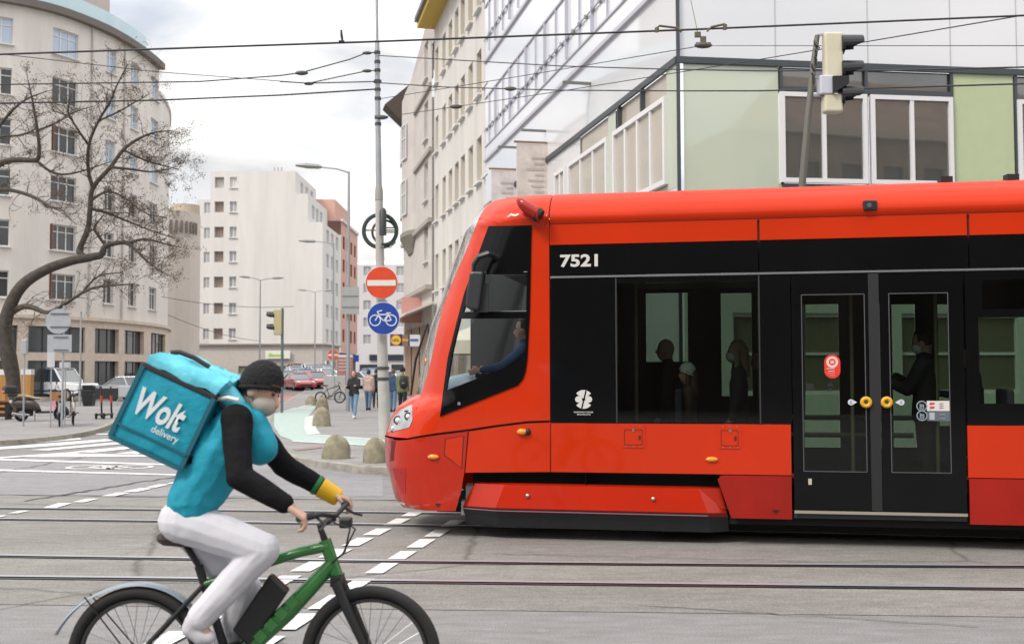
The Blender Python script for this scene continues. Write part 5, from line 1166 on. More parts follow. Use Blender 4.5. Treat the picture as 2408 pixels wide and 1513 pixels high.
wire('thin wire rising right from the pole to the clamp at the office corner', [(890, 233, 26.1), (1128, 195, 24), (1316, 164, 22.5), (1637, 110, 19), (1653, 108, 19)], .008)
wire('thin level wire running right from the clamp past the traffic light', [(1653, 108, 19), (2407, 108, 13.6), (2700, 108, 12)], .006, bits=[(1653, 107, 19, .16)])
wire('thin wire rising from low on the pole to the upper right edge', [(890, 277, 26.1), (1047, 254.5, 25), (1316, 215, 22.5), (1786, 140, 18), (2028, 100, 15.4), (2407, 36, 13), (2700, -14, 12)], .008, bits=[(897, 276, 26, .16), (1072, 251, 25, .15)])
M_hg = mat('hanger_bronze', (.12, .10, .07), .5, .3); c = at(1653, 105, 19); wh = thing('wire_hanger', 'bronze clamp with a stub joining the thin wires above the office corner', 'wire hanger', c)
MB().box(c, (.26, .06, .06)).build('clamp', M_hg, wh); MB().box(c + V((0, 0, .08)), (.1, .05, .12)).build('stub', M_hg, wh)
wh = thing('wire_hanger', 'pair of curved bronze arms holding the thickest wire above the office corner', 'wire hanger', at(1602, 80, 11))
MB().tube([at(1544, 66, 11), at(1550, 61, 11), at(1590, 66, 11), at(1602, 76, 11)], .012, 6).build('arm', M_hg, wh); MB().tube([at(1662, 74, 11), at(1672, 64, 11), at(1704, 57, 11)], .012, 6).build('arm', M_hg, wh)
MB().cyl(at(1544, 76, 11), at(1544, 66, 11), .022, n=8).build('knob', M_hg, wh); MB().cyl(at(1704, 70, 11), at(1704, 58, 11), .022, n=8).build('knob', M_hg, wh)
MB().tube([at(1611, -60, 11.2), at(1640, 78, 11)], .004, 5).build('stay', M_hg, wh); MB().box(at(1640, 82, 11), (.06, .04, .05)).build('grip', M_hg, wh)
m = MB(); m.box(at(803, 98, 11), (.055, .03, .016)); m.tube([at(805, 97, 11), at(803, 84, 11), at(802, 71, 11)], [.010, .013, .009], 8); tag(m.build('wire_clip', M_wire), 'small upright clip standing on the thickest wire', 'wire clip')
for a_, b_, lab in (((380, 697, 70), (690, 720, 80), 'upper thin span wire in front of the white slab block'), ((395, 740, 70), (610, 801, 94), 'sagging thin span wire between the beige block and the double lamp')):
    wire(lab, [a_, b_], .02, .3)
# ================================================================== stones, cabinet, bench, planters
M_stone = mat('mossy_stone', (.27, .245, .17), .9, var=.38, scale=3.2, bump=.6, bscale=9)
def boulder(px, py, wpx, hpx, lab, seed):
    b = G(px, py, .12); k = b.y / F; r = wpx * k / 2; h = hpx * k; rnd = random.Random(seed); ph = [rnd.uniform(0, 6) for _ in range(6)]
    m = MB(); rr = []
    for i in range(15):
        t = i / 14; pr = (1 - t ** 2.5) ** .5 * (1 - .06 * (1 - t)); ring = []
        for j in range(28):
            a = 2 * math.pi * j / 28; q = r * max(pr, .02) * (1 + .06 * math.sin(2 * a + ph[0]) + .045 * math.sin(3 * a + ph[1] + 3 * t) + .028 * math.sin(7 * a + ph[2] + 5 * t)); ring.append(b + V((q * math.cos(a), q * math.sin(a), h * t - .01 + .012 * math.sin(4 * a + ph[3]) * t)))
        rr.append(ring)
    m.loft(rr); o = m.build('stone_bollard', M_stone, None, smooth=True); return tag(o, lab, 'stone bollard', 'mossy stone bollards on the plaza')
boulder(790, 1077, 66, 56, 'nearest whole mossy stone bollard, between the cyclist and the tram', 1)
boulder(882, 1086, 64, 58, 'mossy stone bollard half hidden behind the tram headlight', 2)
boulder(757, 1001, 42, 46, 'middle mossy stone bollard on the mint cycle path edge', 3)
boulder(757, 967, 31, 36, 'far mossy stone bollard directly behind the middle one', 4)
boulder(731, 952, 28, 23, 'farthest low mossy stone bollard, leftmost on the plaza', 5)
b = G(786, 939, .12); cbn = thing('utility_cabinet', 'grey metal utility cabinet with a bicycle leaning in front', 'cabinet', b)
MB().box(b + V((0, .25, .70)), (1.27, .45, 1.36)).build('body', mat('cabinet_grey', (.40, .40, .40), .6, var=.06), cbn, bevel=.02)
m = MB(); m.box(b + V((0, .02, .72)), (.02, .02, 1.25)); m.box(b + V((.08, .015, .8)), (.03, .03, .14)); m.build('door_seam', mat('seam_grey', (.15, .15, .15), .6), cbn)
M_wood = mat('orange_wood', (.42, .21, .05), .6, var=.2, scale=2, streak=(8, 8, .6))
for (x0, x1), lab in (((-30, 16), 'orange wooden screen with white top at the left picture edge'), ((53, 76), 'orange wooden screen with white top, right of the tree trunk')):
    b = at((x0 + x1) / 2, 900, 44); k = 44 / F; sc = thing('wooden_screen', lab, 'screen', (b.x, b.y, .12), group='orange wooden screens'); hgt = at(10, 880, 44).z
    MB().box((b.x, b.y, .12 + (hgt - .12) / 2), ((x1 - x0) * k, .3, hgt - .12)).build('board', M_wood, sc, bevel=.01); MB().box((b.x, b.y, hgt + .10), ((x1 - x0) * k + .02, .32, .22)).build('cap', mat('white_top', (.66, .66, .66), .6), sc)
bn = thing('bench', 'red-brown slatted wooden bench at the left picture edge under the tree', 'bench', at(-12, 985, 38.0)); M_bw = mat('bench_wood', (.16, .055, .03), .6, var=.2, streak=(1, 6, 6))
kb = 38 / F
for i, y in enumerate((947, 961, 975)): MB().box(at(-12, y, 38 - .06 * i), (84 * kb, .05, 9 * kb)).build('slat', M_bw, bn)
MB().box(at(-12, 943, 37.7), (84 * kb, .45, .05)).build('seat', M_bw, bn)
for x in (-40, 20): 
    m = MB(); g0 = at(x, 960, 37.75); m.beam((g0.x, g0.y, .12), (g0.x, g0.y, at(0, 944, 37.7).z), .06, .4, V((0, 1, 0))); m.build('leg', mat('iron', (.03, .03, .03), .5, .5), bn)
b = G(209, 954, .12); pb = thing('plant_tub', 'black plastic tub standing by the bicycles in front of the white off-roader', 'tub', b); m = MB(); m.loft([[b + V((r_ * x, r_ * y, z)) for x, y in ((-1, -1), (1, -1), (1, 1), (-1, 1))] for r_, z in ((.2, 0), (.27, .52), (.29, .52), (.29, .56), (.25, .56), (.24, .5))]); m.build('tub_body', mat('tub_black', (.015, .015, .016), .5), pb)
# dark low barrier left of the cyclist bag
b = at(251, 924, 55); dk = thing('dark_barrier', 'low black fabric barrier beside the arcade, left of the delivery bag', 'barrier', (b.x, b.y, .1)); MB().box((b.x, b.y, b.z - .02), (1.15, .05, .55)).build('cloth', mat('barrier_black', (.018, .018, .02), .7), dk); m = MB()
for s in (-.55, .55): MB().cyl((b.x + s, b.y, .0), (b.x + s, b.y, b.z + .28), .025, n=8).build('leg', M_galv, dk)
m.bm.free()
# --- sign backs on the left pavement
b = G(145, 1006, .12); Ys = b.y; ks = Ys / F; p = at(146, 722, Ys)
ts = thing('sign_post', 'grey post with the backs of a round and a square sign, by the bicycles', 'road sign', b)
M_sb = mat('sign_back', (.38, .40, .43), .5, .3, var=.06)
MB().cyl(b, (b.x + .02, b.y, p.z + .05), .032, n=10).build('post', M_galv, ts)
MB().disc(at(137, 755, Ys - .05), (0, 1, 0), 29.5 * ks, .02, 32).build('round_plate', M_sb, ts); MB().box(at(140, 807, Ys - .05), (57 * ks, .02, 41 * ks)).build('square_plate', M_sb, ts)
m = MB()
for y, h in ((737, 22), (768, 22), (792, 14), (822, 14)): a = at(140 - h, y, Ys - .075); b2_ = at(146 + h, y, Ys - .075); m.beam(a, b2_, .03, .02)
m.build('clip', mat('clip_dark', (.10, .11, .12), .5, .3), ts)
for (x, y, w_, h), lab in (((120, 845, 18, 36), 'small white notice plate hanging below the square sign back'), ((153, 857, 26, 13), 'small pale oval plate right of the sign post')):
    c = at(x, y, Ys + .4); t = thing('notice_plate', lab, 'sign', (c.x, c.y, .12), group='small white plates'); MB().box(c, (w_ * ks, .02, h * ks)).build('plate', mat('plate_white', (.55, .56, .58), .5, var=.06), t); MB().cyl((c.x, c.y + .03, .12), (c.x, c.y + .03, c.z), .02, n=8).build('post', M_galv, t)
c = at(58, 815, 33); t = thing('parking_meter', 'slim grey parking ticket box on a thin post beside the tree trunk', 'ticket box', (c.x, c.y, .12)); MB().box(c, (.16, .14, .46)).build('box', M_sb, t, bevel=.02); MB().cyl((c.x, c.y, .12), (c.x, c.y, c.z - .22), .028, n=8).build('post', M_galv, t)
p = at(192, 640, 58); tp = thing('thin_post', 'thin pale metal post in front of the arcade, right of the sign backs', 'post', (p.x, p.y, .12)); MB().cyl((p.x, p.y, 0), (p.x, p.y, 4.9), .06, .045, n=10).build('shaft', M_galv, tp); MB().disc((p.x, p.y, 4.92), (0, 0, 1), .07, .06, 12).build('cap', M_galv, tp)
# ================================================================== bare tree on the left
YT = 41.0; kt = YT / F * .82; rt = random.Random(11)
tree = thing('bare_tree', 'bare leaning tree with dark bent trunk and dry brown seed clumps, at the left edge', 'tree', (*at(30, 900, YT).xy, .12))
M_bark = mat('bark', (.065, .055, .045), .9, var=.35, scale=6, bump=.6, bscale=14); M_twig = mat('twig', (.105, .088, .074), .9); M_dry = mat('dry_leaf', (.12, .078, .042), .9, var=.4, scale=30)
def limb(pts, dy=0.0, y0=0.0): return [at(x, y, YT + y0 + dy * i / max(1, len(pts) - 1)) for i, (x, y, r) in enumerate(pts)], [r * kt for _, _, r in pts]
def smooth_path(P, r, k=4):
    o = []; q = []
    for i in range(len(P) - 1):
        p0 = P[max(i - 1, 0)]; p1 = P[i]; p2 = P[i + 1]; p3 = P[min(i + 2, len(P) - 1)]
        for j in range(k):
            t = j / k; o.append(.5 * ((2 * p1) + (p2 - p0) * t + (2 * p0 - 5 * p1 + 4 * p2 - p3) * t * t + (3 * p1 - p0 - 3 * p2 + p3) * t ** 3)); q.append(r[i] + (r[i + 1] - r[i]) * t)
    return o + [P[-1]], q + [r[-1]]
base = at(36, 1000, YT); base.z = .1
LM = [([(37, 972, 17), (35, 930, 17), (29, 880, 20), (20, 838, 22.5), (10, 790, 21), (18, 735, 18), (50, 673, 16.5), (108, 634, 14.5), (168, 613, 13), (202, 607, 12), (236, 600, 10), (249, 578, 8), (284, 570, 6.5), (302, 574, 5.5), (322, 590, 4), (348, 616, 3), (384, 642, 2)], -1.0),
      ([(202, 607, 11), (189, 596, 9.5), (188, 584, 9), (207, 537, 8), (212, 490, 7.5), (219, 441, 7), (260, 393, 6), (290, 352, 5.2), (328, 325, 4.2), (366, 311, 3), (396, 308, 1.6)], 1.6),
      ([(219, 441, 6), (208, 403, 5), (209, 342, 4.5), (232, 284, 3.8), (260, 239, 3), (273, 205, 2.4), (300, 152, 1.6)], -1.2),
      ([(302, 572, 4.5), (340, 562, 3.6), (385, 572, 2.2), (415, 580, 1.4)], 1.0),
      ([(8, 785, 14), (-40, 700, 11), (-62, 560, 10), (-45, 430, 9.5), (0, 386, 9), (36, 376, 8), (84, 376, 7), (92, 357, 5.5), (88, 307, 4.2), (78, 246, 3), (66, 190, 1.6)], -2.0),
      ([(84, 376, 5), (117, 402, 4), (152, 410, 3.2), (200, 400, 2.2), (260, 380, 1.2)], -.6),
      ([(-62, 560, 8), (-40, 470, 7), (0, 447, 6), (40, 450, 5.4), (86, 466, 4.6), (116, 486, 3.8), (142, 491, 2.5), (170, 520, 1.5)], -2.2),
      ([(12, 745, 11), (48, 722, 9), (75, 722, 8), (108, 734, 6), (140, 722, 5), (209, 680, 4), (262, 671, 3), (312, 668, 1.8)], -1.6),
      ([(142, 720, 4), (190, 690, 3), (230, 650, 2.4), (290, 640, 1.4)], .5),
      ([(260, 393, 4.5), (310, 398, 3.4), (356, 404, 2.6), (400, 398, 1.2)], .8),
      ([(212, 490, 5), (250, 500, 4), (300, 520, 3), (350, 540, 2.2), (410, 560, 1.2)], 1.4),
      ([(215, 470, 4), (255, 450, 3.2), (300, 470, 2.6), (340, 500, 1.8), (392, 512, 1)], -.8),
      ([(290, 352, 4), (330, 372, 3), (372, 386, 2.2), (420, 398, 1.2)], .4),
      ([(209, 342, 3.6), (180, 300, 3), (160, 262, 2.2), (168, 220, 1.2)], -1),
      ([(232, 284, 3.2), (280, 262, 2.6), (318, 240, 1.8), (350, 222, 1)], .6),
      ([(-45, 430, 7), (-20, 330, 5), (20, 270, 4), (60, 235, 2.6), (110, 215, 1.4)], -1.5),
      ([(-20, 330, 4.5), (10, 320, 3.6), (50, 318, 2.6), (90, 300, 1.6)], -1.5),
      ([(249, 578, 5), (232, 555, 4), (222, 535, 3), (240, 510, 2)], -.3), ([(88, 307, 3.4), (130, 290, 2.6), (180, 262, 1.6), (220, 250, 1)], -.7)]
tm = MB(); P0, r0 = smooth_path(*limb(LM[0][0][:11], -.4)); P0[0].z = .08; tm.tube(P0, r0, 12); tm.build('trunk', M_bark, tree, smooth=True)
cm = MB(); tw_ = MB(); lf = MB(); starts = []
for i, (pts, dy) in enumerate(LM):
    P, r = smooth_path(*limb(pts, dy if i else -1.0, 0 if i in (0, 1, 4) else rt.uniform(-.5, .4)))
    if i == 0: P, r = P[39:], r[39:]
    cm.tube(P, r, 7); starts.append((P, r))
def leafs(p, n, sp):
    for _ in range(n):
        c = p + V((rt.gauss(0, sp), rt.gauss(0, sp), rt.gauss(0, sp * .8))); a = V((rt.gauss(0, 1), rt.gauss(0, 1), rt.gauss(0, 1))).normalized() * rt.uniform(.014, .036); b = a.cross(V((rt.gauss(0, 1), rt.gauss(0, 1), rt.gauss(0, 1)))).normalized() * rt.uniform(.010, .026)
        lf.face([c - a, c + b, c + a, c - b])
nt_ = 0
def sprout(p, d, ln, r, lev):
    global nt_
    nt_ += 1; k = 5; q = [p.copy()]; dd = d.copy()
    for i in range(k):
        dd = (dd + V((rt.gauss(0, .22), rt.gauss(0, .25), rt.gauss(.03, .20)))).normalized(); q.append(q[-1] + dd * ln / k)
    tw_.tube(q, [max(r * (1 - i / (k + .6)), .0035) for i in range(k + 1)], 4, caps=False)
    bright = p.x > at(255, 400, YT).x
    if lev == 0 or rt.random() < .3:
        if rt.random() < (.72 if bright else .32): leafs(q[-1], rt.randint(7, 17), .10)
        if rt.random() < (.45 if bright else .18): leafs(q[3], rt.randint(4, 10), .07)
    if lev > 0:
        for j in range(rt.randint(2, 4)): 
            i = rt.randint(2, k); sprout(q[i], (dd + V((rt.gauss(0, .7), rt.gauss(0, .7), rt.gauss(.1, .55)))).normalized(), ln * rt.uniform(.4, .7), r * .55, lev - 1)
for i, (P, r) in enumerate(starts):
    for j in range(2, len(P)):
        if r[j] > 9.5 * kt: continue
        d = (P[j] - P[j - 1]).normalized()
        for _ in range(1 if r[j] > 5 * kt else 2):
            if rt.random() < .58: sprout(P[j], (d * .6 + V((rt.gauss(.1, .6), rt.gauss(0, .7), rt.gauss(.12, .55)))).normalized(), rt.uniform(.5, 1.2), min(r[j] * .5, .020), 2 if rt.random() < .5 else 1)
cr_ = cm.build('crown', M_bark, tree, smooth=True); tw_.build('twigs', M_twig, cr_, fixn=False); lf.build('dry_leaves', M_dry, cr_, fixn=False)
# ================================================================== vehicles
M_tyre = mat('tyre', (.018, .018, .018), .85); M_rim = mat('rim_silver', (.45, .45, .46), .35, .8); M_carglass = mat('car_glass', (.035, .05, .065), .05, spec=1.0, coat=1.0)
def car(name, lab, loc, rz, paint_, kind='car', k=1.0, grp='cars parked along the street'):
    t = thing(name, lab, 'car', loc, rz, grp)
    if kind == 'offroad':
        Lh, W, body = 2.3, .90, [(-2.3, .45), (-2.3, 1.12), (-2.28, 1.15), (1.0, 1.15), (1.05, 1.12), (2.15, 1.06), (2.28, .98), (2.3, .5), (2.0, .42), (-2.1, .42)]
        cab_ = [(-2.28, 1.15, .86), (-2.22, 1.93, .78), (.35, 1.95, .78), (.98, 1.15, .86)]; wr = .38; wx = (-1.4, 1.42)
    else:
        Lh, W, body = 2.15, .88, [(-2.15, .35), (-2.18, .62), (-2.1, .92), (-1.5, .97), (.75, .93), (1.5, .82), (2.0, .68), (2.15, .52), (2.12, .3), (1.8, .22), (-1.9, .22)]
        cab_ = [(-1.95, .94, .80), (-1.25, 1.42, .62), (.10, 1.45, .62), (1.05, .91, .80)]; wr = .31; wx = (-1.3, 1.32)
    m = MB(True); rr = []
    for yy, f in ((-1, .0), (-.94, 1), (.94, 1), (1, 0)): rr.append([V((x * (.985 if not f else 1), yy * W, z if f else .6 + (z - .6) * .93)) for x, z in body])
    m.loft(rr); m.build('body', paint_, t, bevel=.03)
    m = MB(True); (a, az, aw), (b, bz, bw), (c, cz, cw_), (d, dz, dw) = cab_
    rings = [[V((a, -aw, az)), V((b, -bw, bz)), V((c, -cw_, cz)), V((d, -dw, dz))], [V((a, aw, az)), V((b, bw, bz)), V((c, cw_, cz)), V((d, dw, dz))]]; m.loft(rings); m.build('windows', M_carglass, t, bevel=.02)
    m = MB(True); m.loft([[V((b - .06, y * bw, bz + .0)), V((c + .08, y * cw_, cz)), V((c + .0, y * cw_ * .96, cz + .045)), V((b, y * bw * .96, bz + .045))] for y in (-1.01, 1.01)]); m.build('roof', paint_, t, bevel=.015)
    for sg in (-1, 1):
        for (p, q) in (((a, aw, az), (b, bw, bz)), ((c, cw_, cz), (d, dw, dz)), (((b + c) / 2 - .1, bw, bz), ((a + d) / 2 + .1, aw, az))): MB(True).beam((p[0], sg * (p[1] + .005), p[2]), (q[0], sg * (q[1] + .005), q[2]), .09, .05).build('pillar', paint_, t)
        MB(True).box((cab_[3][0] - .25, sg * (W + .08), cab_[3][2] + .08), (.12, .18, .13)).build('mirror', paint_, t, bevel=.02)
        for x in wx:
            wh = MB(True).cyl((x, sg * (W - .21), wr), (x, sg * (W + .01), wr), wr, n=24).build('tyre', M_tyre, t); MB(True).cyl((x, sg * (W - .05), wr), (x, sg * (W + .02), wr), wr * .62, n=16).build('rim', M_rim, wh)
        zl = .68 if kind == 'car' else .86
        MB(True).ell((body[-3][0] - .02 if False else (1.98 if kind == 'car' else 2.27), sg * W * .74, zl), (.14 if kind == 'car' else .05, .17, .09 if kind == 'car' else .12)).build('headlight', mat('car_lamp', (.70, .72, .75), .1, coat=1), t, smooth=True)
        MB(True).box((-2.14 if kind == 'car' else -2.29, sg * W * .8, .75), (.06, .2, .16)).build('rear_light', mat('tail_red', (.40, .01, .01), .2), t)
    m = MB(True); m.box((2.14 if kind == 'car' else 2.31, 0, .45 if kind == 'car' else .80), (.05, 1.05, .16 if kind == 'car' else .30)); m.build('grille', mat('grille', (.02, .02, .02), .4), t)
    if kind == 'offroad':
        m = MB(True); m.cyl((-2.32, 0, 1.05), (-2.52, 0, 1.05), .36, n=24); m.build('spare_wheel', M_tyre, t); m = MB(True); m.box((2.36, 0, .52), (.16, 1.7, .2)); m.box((0, -.93, .62), (2.6, .04, .08)); m.build('bumper', mat('dark_plastic', (.04, .04, .045), .5), t)
    return t
def cp(nm, col, met=0): return mat(nm, col, .25, met, coat=1.0)
og = G(140, 941, 0); car('offroad_car', 'white boxy off-road car parked before the arcade, behind the scooter', (og.x, og.y, 0), R(-22), cp('car_white', (.70, .71, .73)), 'offroad', grp=None)
g_ = G(262, 945, 0); car('parked_car', 'silver car mostly hidden behind the delivery bag, before the arcade', (g_.x + .6, g_.y + 3, 0), R(-12), cp('car_silver2', (.45, .47, .50), .4))
m = MB(); m.face([(-42, 93, .005), (-6, 93, .005), (-6, 127, 1.54), (-42, 127, 1.54)]); m.build('parking_ramp', M_road, kind='structure')
for i_, (x, Yc, rz, col, met, lab) in enumerate(((703, 96, -62, (.42, .015, .02), 0, 'nearest dark red car in the parking row, right of the cyclist head'), (742, 99, -60, (.50, .02, .025), 0, 'second red car in the parking row, nose toward the grey cabinet'),
        (716, 104, -62, (.05, .08, .13), .2, 'dark blue car with pale roof reflections behind the two red cars'), (768, 105, -62, (.62, .64, .67), 0, 'white car behind the grey cabinet in the parking row'),
        (672, 100, -62, (.10, .12, .15), .3, 'dark grey car half hidden by the cyclist head'), (694, 110, -62, (.45, .48, .52), .4, 'silver car two rows behind the nearest red car'), (744, 111, -62, (.30, .36, .44), .4, 'blue-grey car two rows behind the second red car'),
        (728, 117, -62, (.55, .57, .6), .3, 'pale grey car in the last visible parking row, above the second red car'), (762, 116, -62, (.09, .10, .12), 0, 'black car in the last visible parking row, near the white block corner'), (700, 118, -62, (.35, .06, .06), 0, 'dull red car in the last visible parking row, nearest the cyclist'),
        (856, 98, -40, (.66, .68, .70), 0, 'white car beyond the walkers, left of the concrete pole'), (880, 106, -50, (.06, .12, .32), 0, 'blue car beyond the walkers, touching the concrete pole'), (932, 99, -40, (.68, .69, .70), 0, 'white car right of the concrete pole, behind the green jacket'))):
    g_ = at(x, 900, Yc); car('parked_car', lab, (g_.x, g_.y, max(0, (Yc - 93) * .045)), R(rz), cp('carpaint_%d' % i_, col, met))
# ================================================================== two wheelers
def bicycle(name, lab, loc, rz, col, seat_h=.9, wr=.345, ebike=False, guard=None, cat='bicycle', grp=None, lean=0, local_w=1.157, tyre=.026, extra=True):
    t = thing(name, lab, cat, loc, rz, grp); t.rotation_euler = (lean, 0, rz)
    fx = local_w; M_f = col; blk = mat('bike_black', (.011, .012, .013), .5)
    for x, nm in ((0, 'rear'), (fx, 'front')):
        wh = MB(True).torus((x, 0, wr), (0, 1, 0), wr - tyre, tyre, 56, 10).build('tyre', mat('bike_tyre', (.012, .012, .012), .8), t, smooth=True)
        MB(True).torus((x, 0, wr), (0, 1, 0), wr - tyre * 2.3, .013, 48, 6, flat=1.3).build('rim', mat('bike_rim', (.05, .05, .05), .4, .5), wh)
        m = MB(True)
        for i in range(28):
            a = 2 * math.pi * i / 28; b = a + (.35 if i % 2 else -.35); sy = .03 if i % 4 < 2 else -.03
            m.tube([(x + .03 * math.cos(b), sy, wr + .03 * math.sin(b)), (x + (wr - tyre * 2.4) * math.cos(a), 0, wr + (wr - tyre * 2.4) * math.sin(a))], .0016, 4)
        m.build('spokes', mat('spoke', (.30, .30, .31), .35, .9), wh); MB(True).cyl((x, -.055, wr), (x, .055, wr), .03, n=14).build('hub', blk, wh)
    bb = V((.46, 0, .30)); st = V((.33, 0, .70)); hd0 = V((.985, 0, .74)); hd1 = V((.925, 0, .915)); sd_ = V((.235, 0, seat_h))
    m = MB(True); m.tube([hd0, hd1], .032, 12); m.tube([(.945, 0, .885), (.80, 0, .855), (.60, 0, .79), st], [.034, .033, .030, .022], 12, flat=.8); m.tube([bb, st, (.30, 0, .79)], .020, 10)
    m.tube([(.968, 0, .80), (.74, 0, .56), bb], [.036, .045, .04] if ebike else [.024] * 3, 12)
    if ebike: m.build('frame', M_f, t, smooth=True); m = MB(True); m.tube([bb, st, (.30, 0, .79)], .0215, 10)
    for sy in (-.06, .06): m.tube([bb + V((0, sy * .5, 0)), (0, sy, wr)], .013, 8); m.tube([st + V((0, sy * .3, 0)), (0, sy, wr)], .011, 8)
    m.build('rear_frame' if ebike else 'frame', blk if ebike else M_f, t, smooth=True)
    m = MB(True)
    for sy in (-.062, .062): m.tube([hd0 + V((.004, sy, -.02)), (1.05, sy, .58), (fx, sy, wr)], [.026, .024, .014] if ebike else [.014] * 3, 10)
    m.beam(hd0 + V((.004, -.07, -.02)), hd0 + V((.004, .07, -.02)), .05, .045); fk = m.build('fork', blk, t, smooth=True)
    m = MB(True); m.tube([hd1, hd1 + V((-.025, 0, .07)), hd1 + V((.05, 0, .11))], .018, 8); m.build('stem', blk, t)
    hb = hd1 + V((.05, 0, .115)); m = MB(True); m.tube([hb + V((-.05, -.33, .03)), hb + V((-.01, -.16, .03)), hb, hb + V((-.01, .16, .03)), hb + V((-.05, .33, .03))], .0125, 10); hbo = m.build('handlebar', blk, t, smooth=True)
    for sy in (-1, 1):
        MB(True).cyl(hb + V((-.05, sy * .33, .03)), hb + V((-.03, sy * .21, .03)), .018, n=12).build('grip', mat('grip', (.02, .02, .02), .8), hbo)
        m = MB(True); m.tube([hb + V((-.02, sy * .19, .02)), hb + V((.03, sy * .20, -.01)), hb + V((.035, sy * .29, -.03))], .007, 6); m.build('brake_lever', blk, hbo)
    m = MB(True); m.tube([(.30, 0, .79), sd_ - V((0, 0, .03))], .015, 8); m.build('seat_post', blk, t)
    m = MB(True); m.loft([[sd_ + V((x, y * w_, z_ * hh + .01 * (x < -.05))) for y, z_ in ((-1, 0), (-.8, .8), (0, 1), (.8, .8), (1, 0), (.5, -1), (-.5, -1))] for x, w_, hh in ((-.13, .05, .02), (-.10, .075, .035), (0, .06, .035), (.08, .03, .03), (.16, .014, .02))]); m.build('saddle', mat('saddle_brown', (.05, .03, .024), .6), t, smooth=True)
    m = MB(True); m.torus(bb, (0, 1, 0), .085, .010, 28, 5, flat=.6); m.cyl(bb - V((0, .07, 0)), bb + V((0, .07, 0)), .022, n=12); cr = m.build('crankset', blk, t)
    ca_ = R(-118) if ebike else R(20)
    for sg, sy in ((1, -.085), (-1, .085)):
        e = bb + V((math.cos(ca_) * .17 * sg * -1, sy, math.sin(ca_) * .17 * sg * -1 * -1 * -1)) if False else bb + V((.17 * sg * math.cos(ca_), sy, .17 * sg * math.sin(ca_)))
        m = MB(True); m.tube([bb + V((0, sy * .9, 0)), e], [.017, .014], 8); m.box(e + V((0, math.copysign(.05, sy), 0)), (.09, .09, .022)); m.build('crank_arm', blk, cr)
    m = MB(True); m.tube([bb + V((0, -.05, .085)), (0, -.05, wr + .045), (-.045, -.05, wr), (0, -.05, wr - .045), bb + V((0, -.05, -.085))], .006, 5); m.build('chain', blk, t)
    if guard:
        for x, a0, a1 in ((0, R(20), R(165)),) + (((fx, R(35), R(150)),) if not ebike else ()):
            m = MB(True); rr = []
            for i in range(25):
                a = a0 + (a1 - a0) * i / 24; R_ = wr + .022 + (.055 * max(0, (i - 15) / 9) ** 1.5 if ebike else 0); rr.append([V((x + R_ * math.cos(a) , y, wr + R_ * math.sin(a) + z_)) for y, z_ in ((-.032, -.012), (-.02, .0), (.02, .0), (.032, -.012), (.02, -.004), (-.02, -.004))])
            m.loft(rr); m.build('mudguard', guard, t, smooth=True)
            m = MB(True)
            for sy in (-.06, .06): m.tube([(x, sy, wr), (x - .25, sy * .6, wr + .30)], .004, 5)
            m.build('guard_stay', blk, t)
    return t
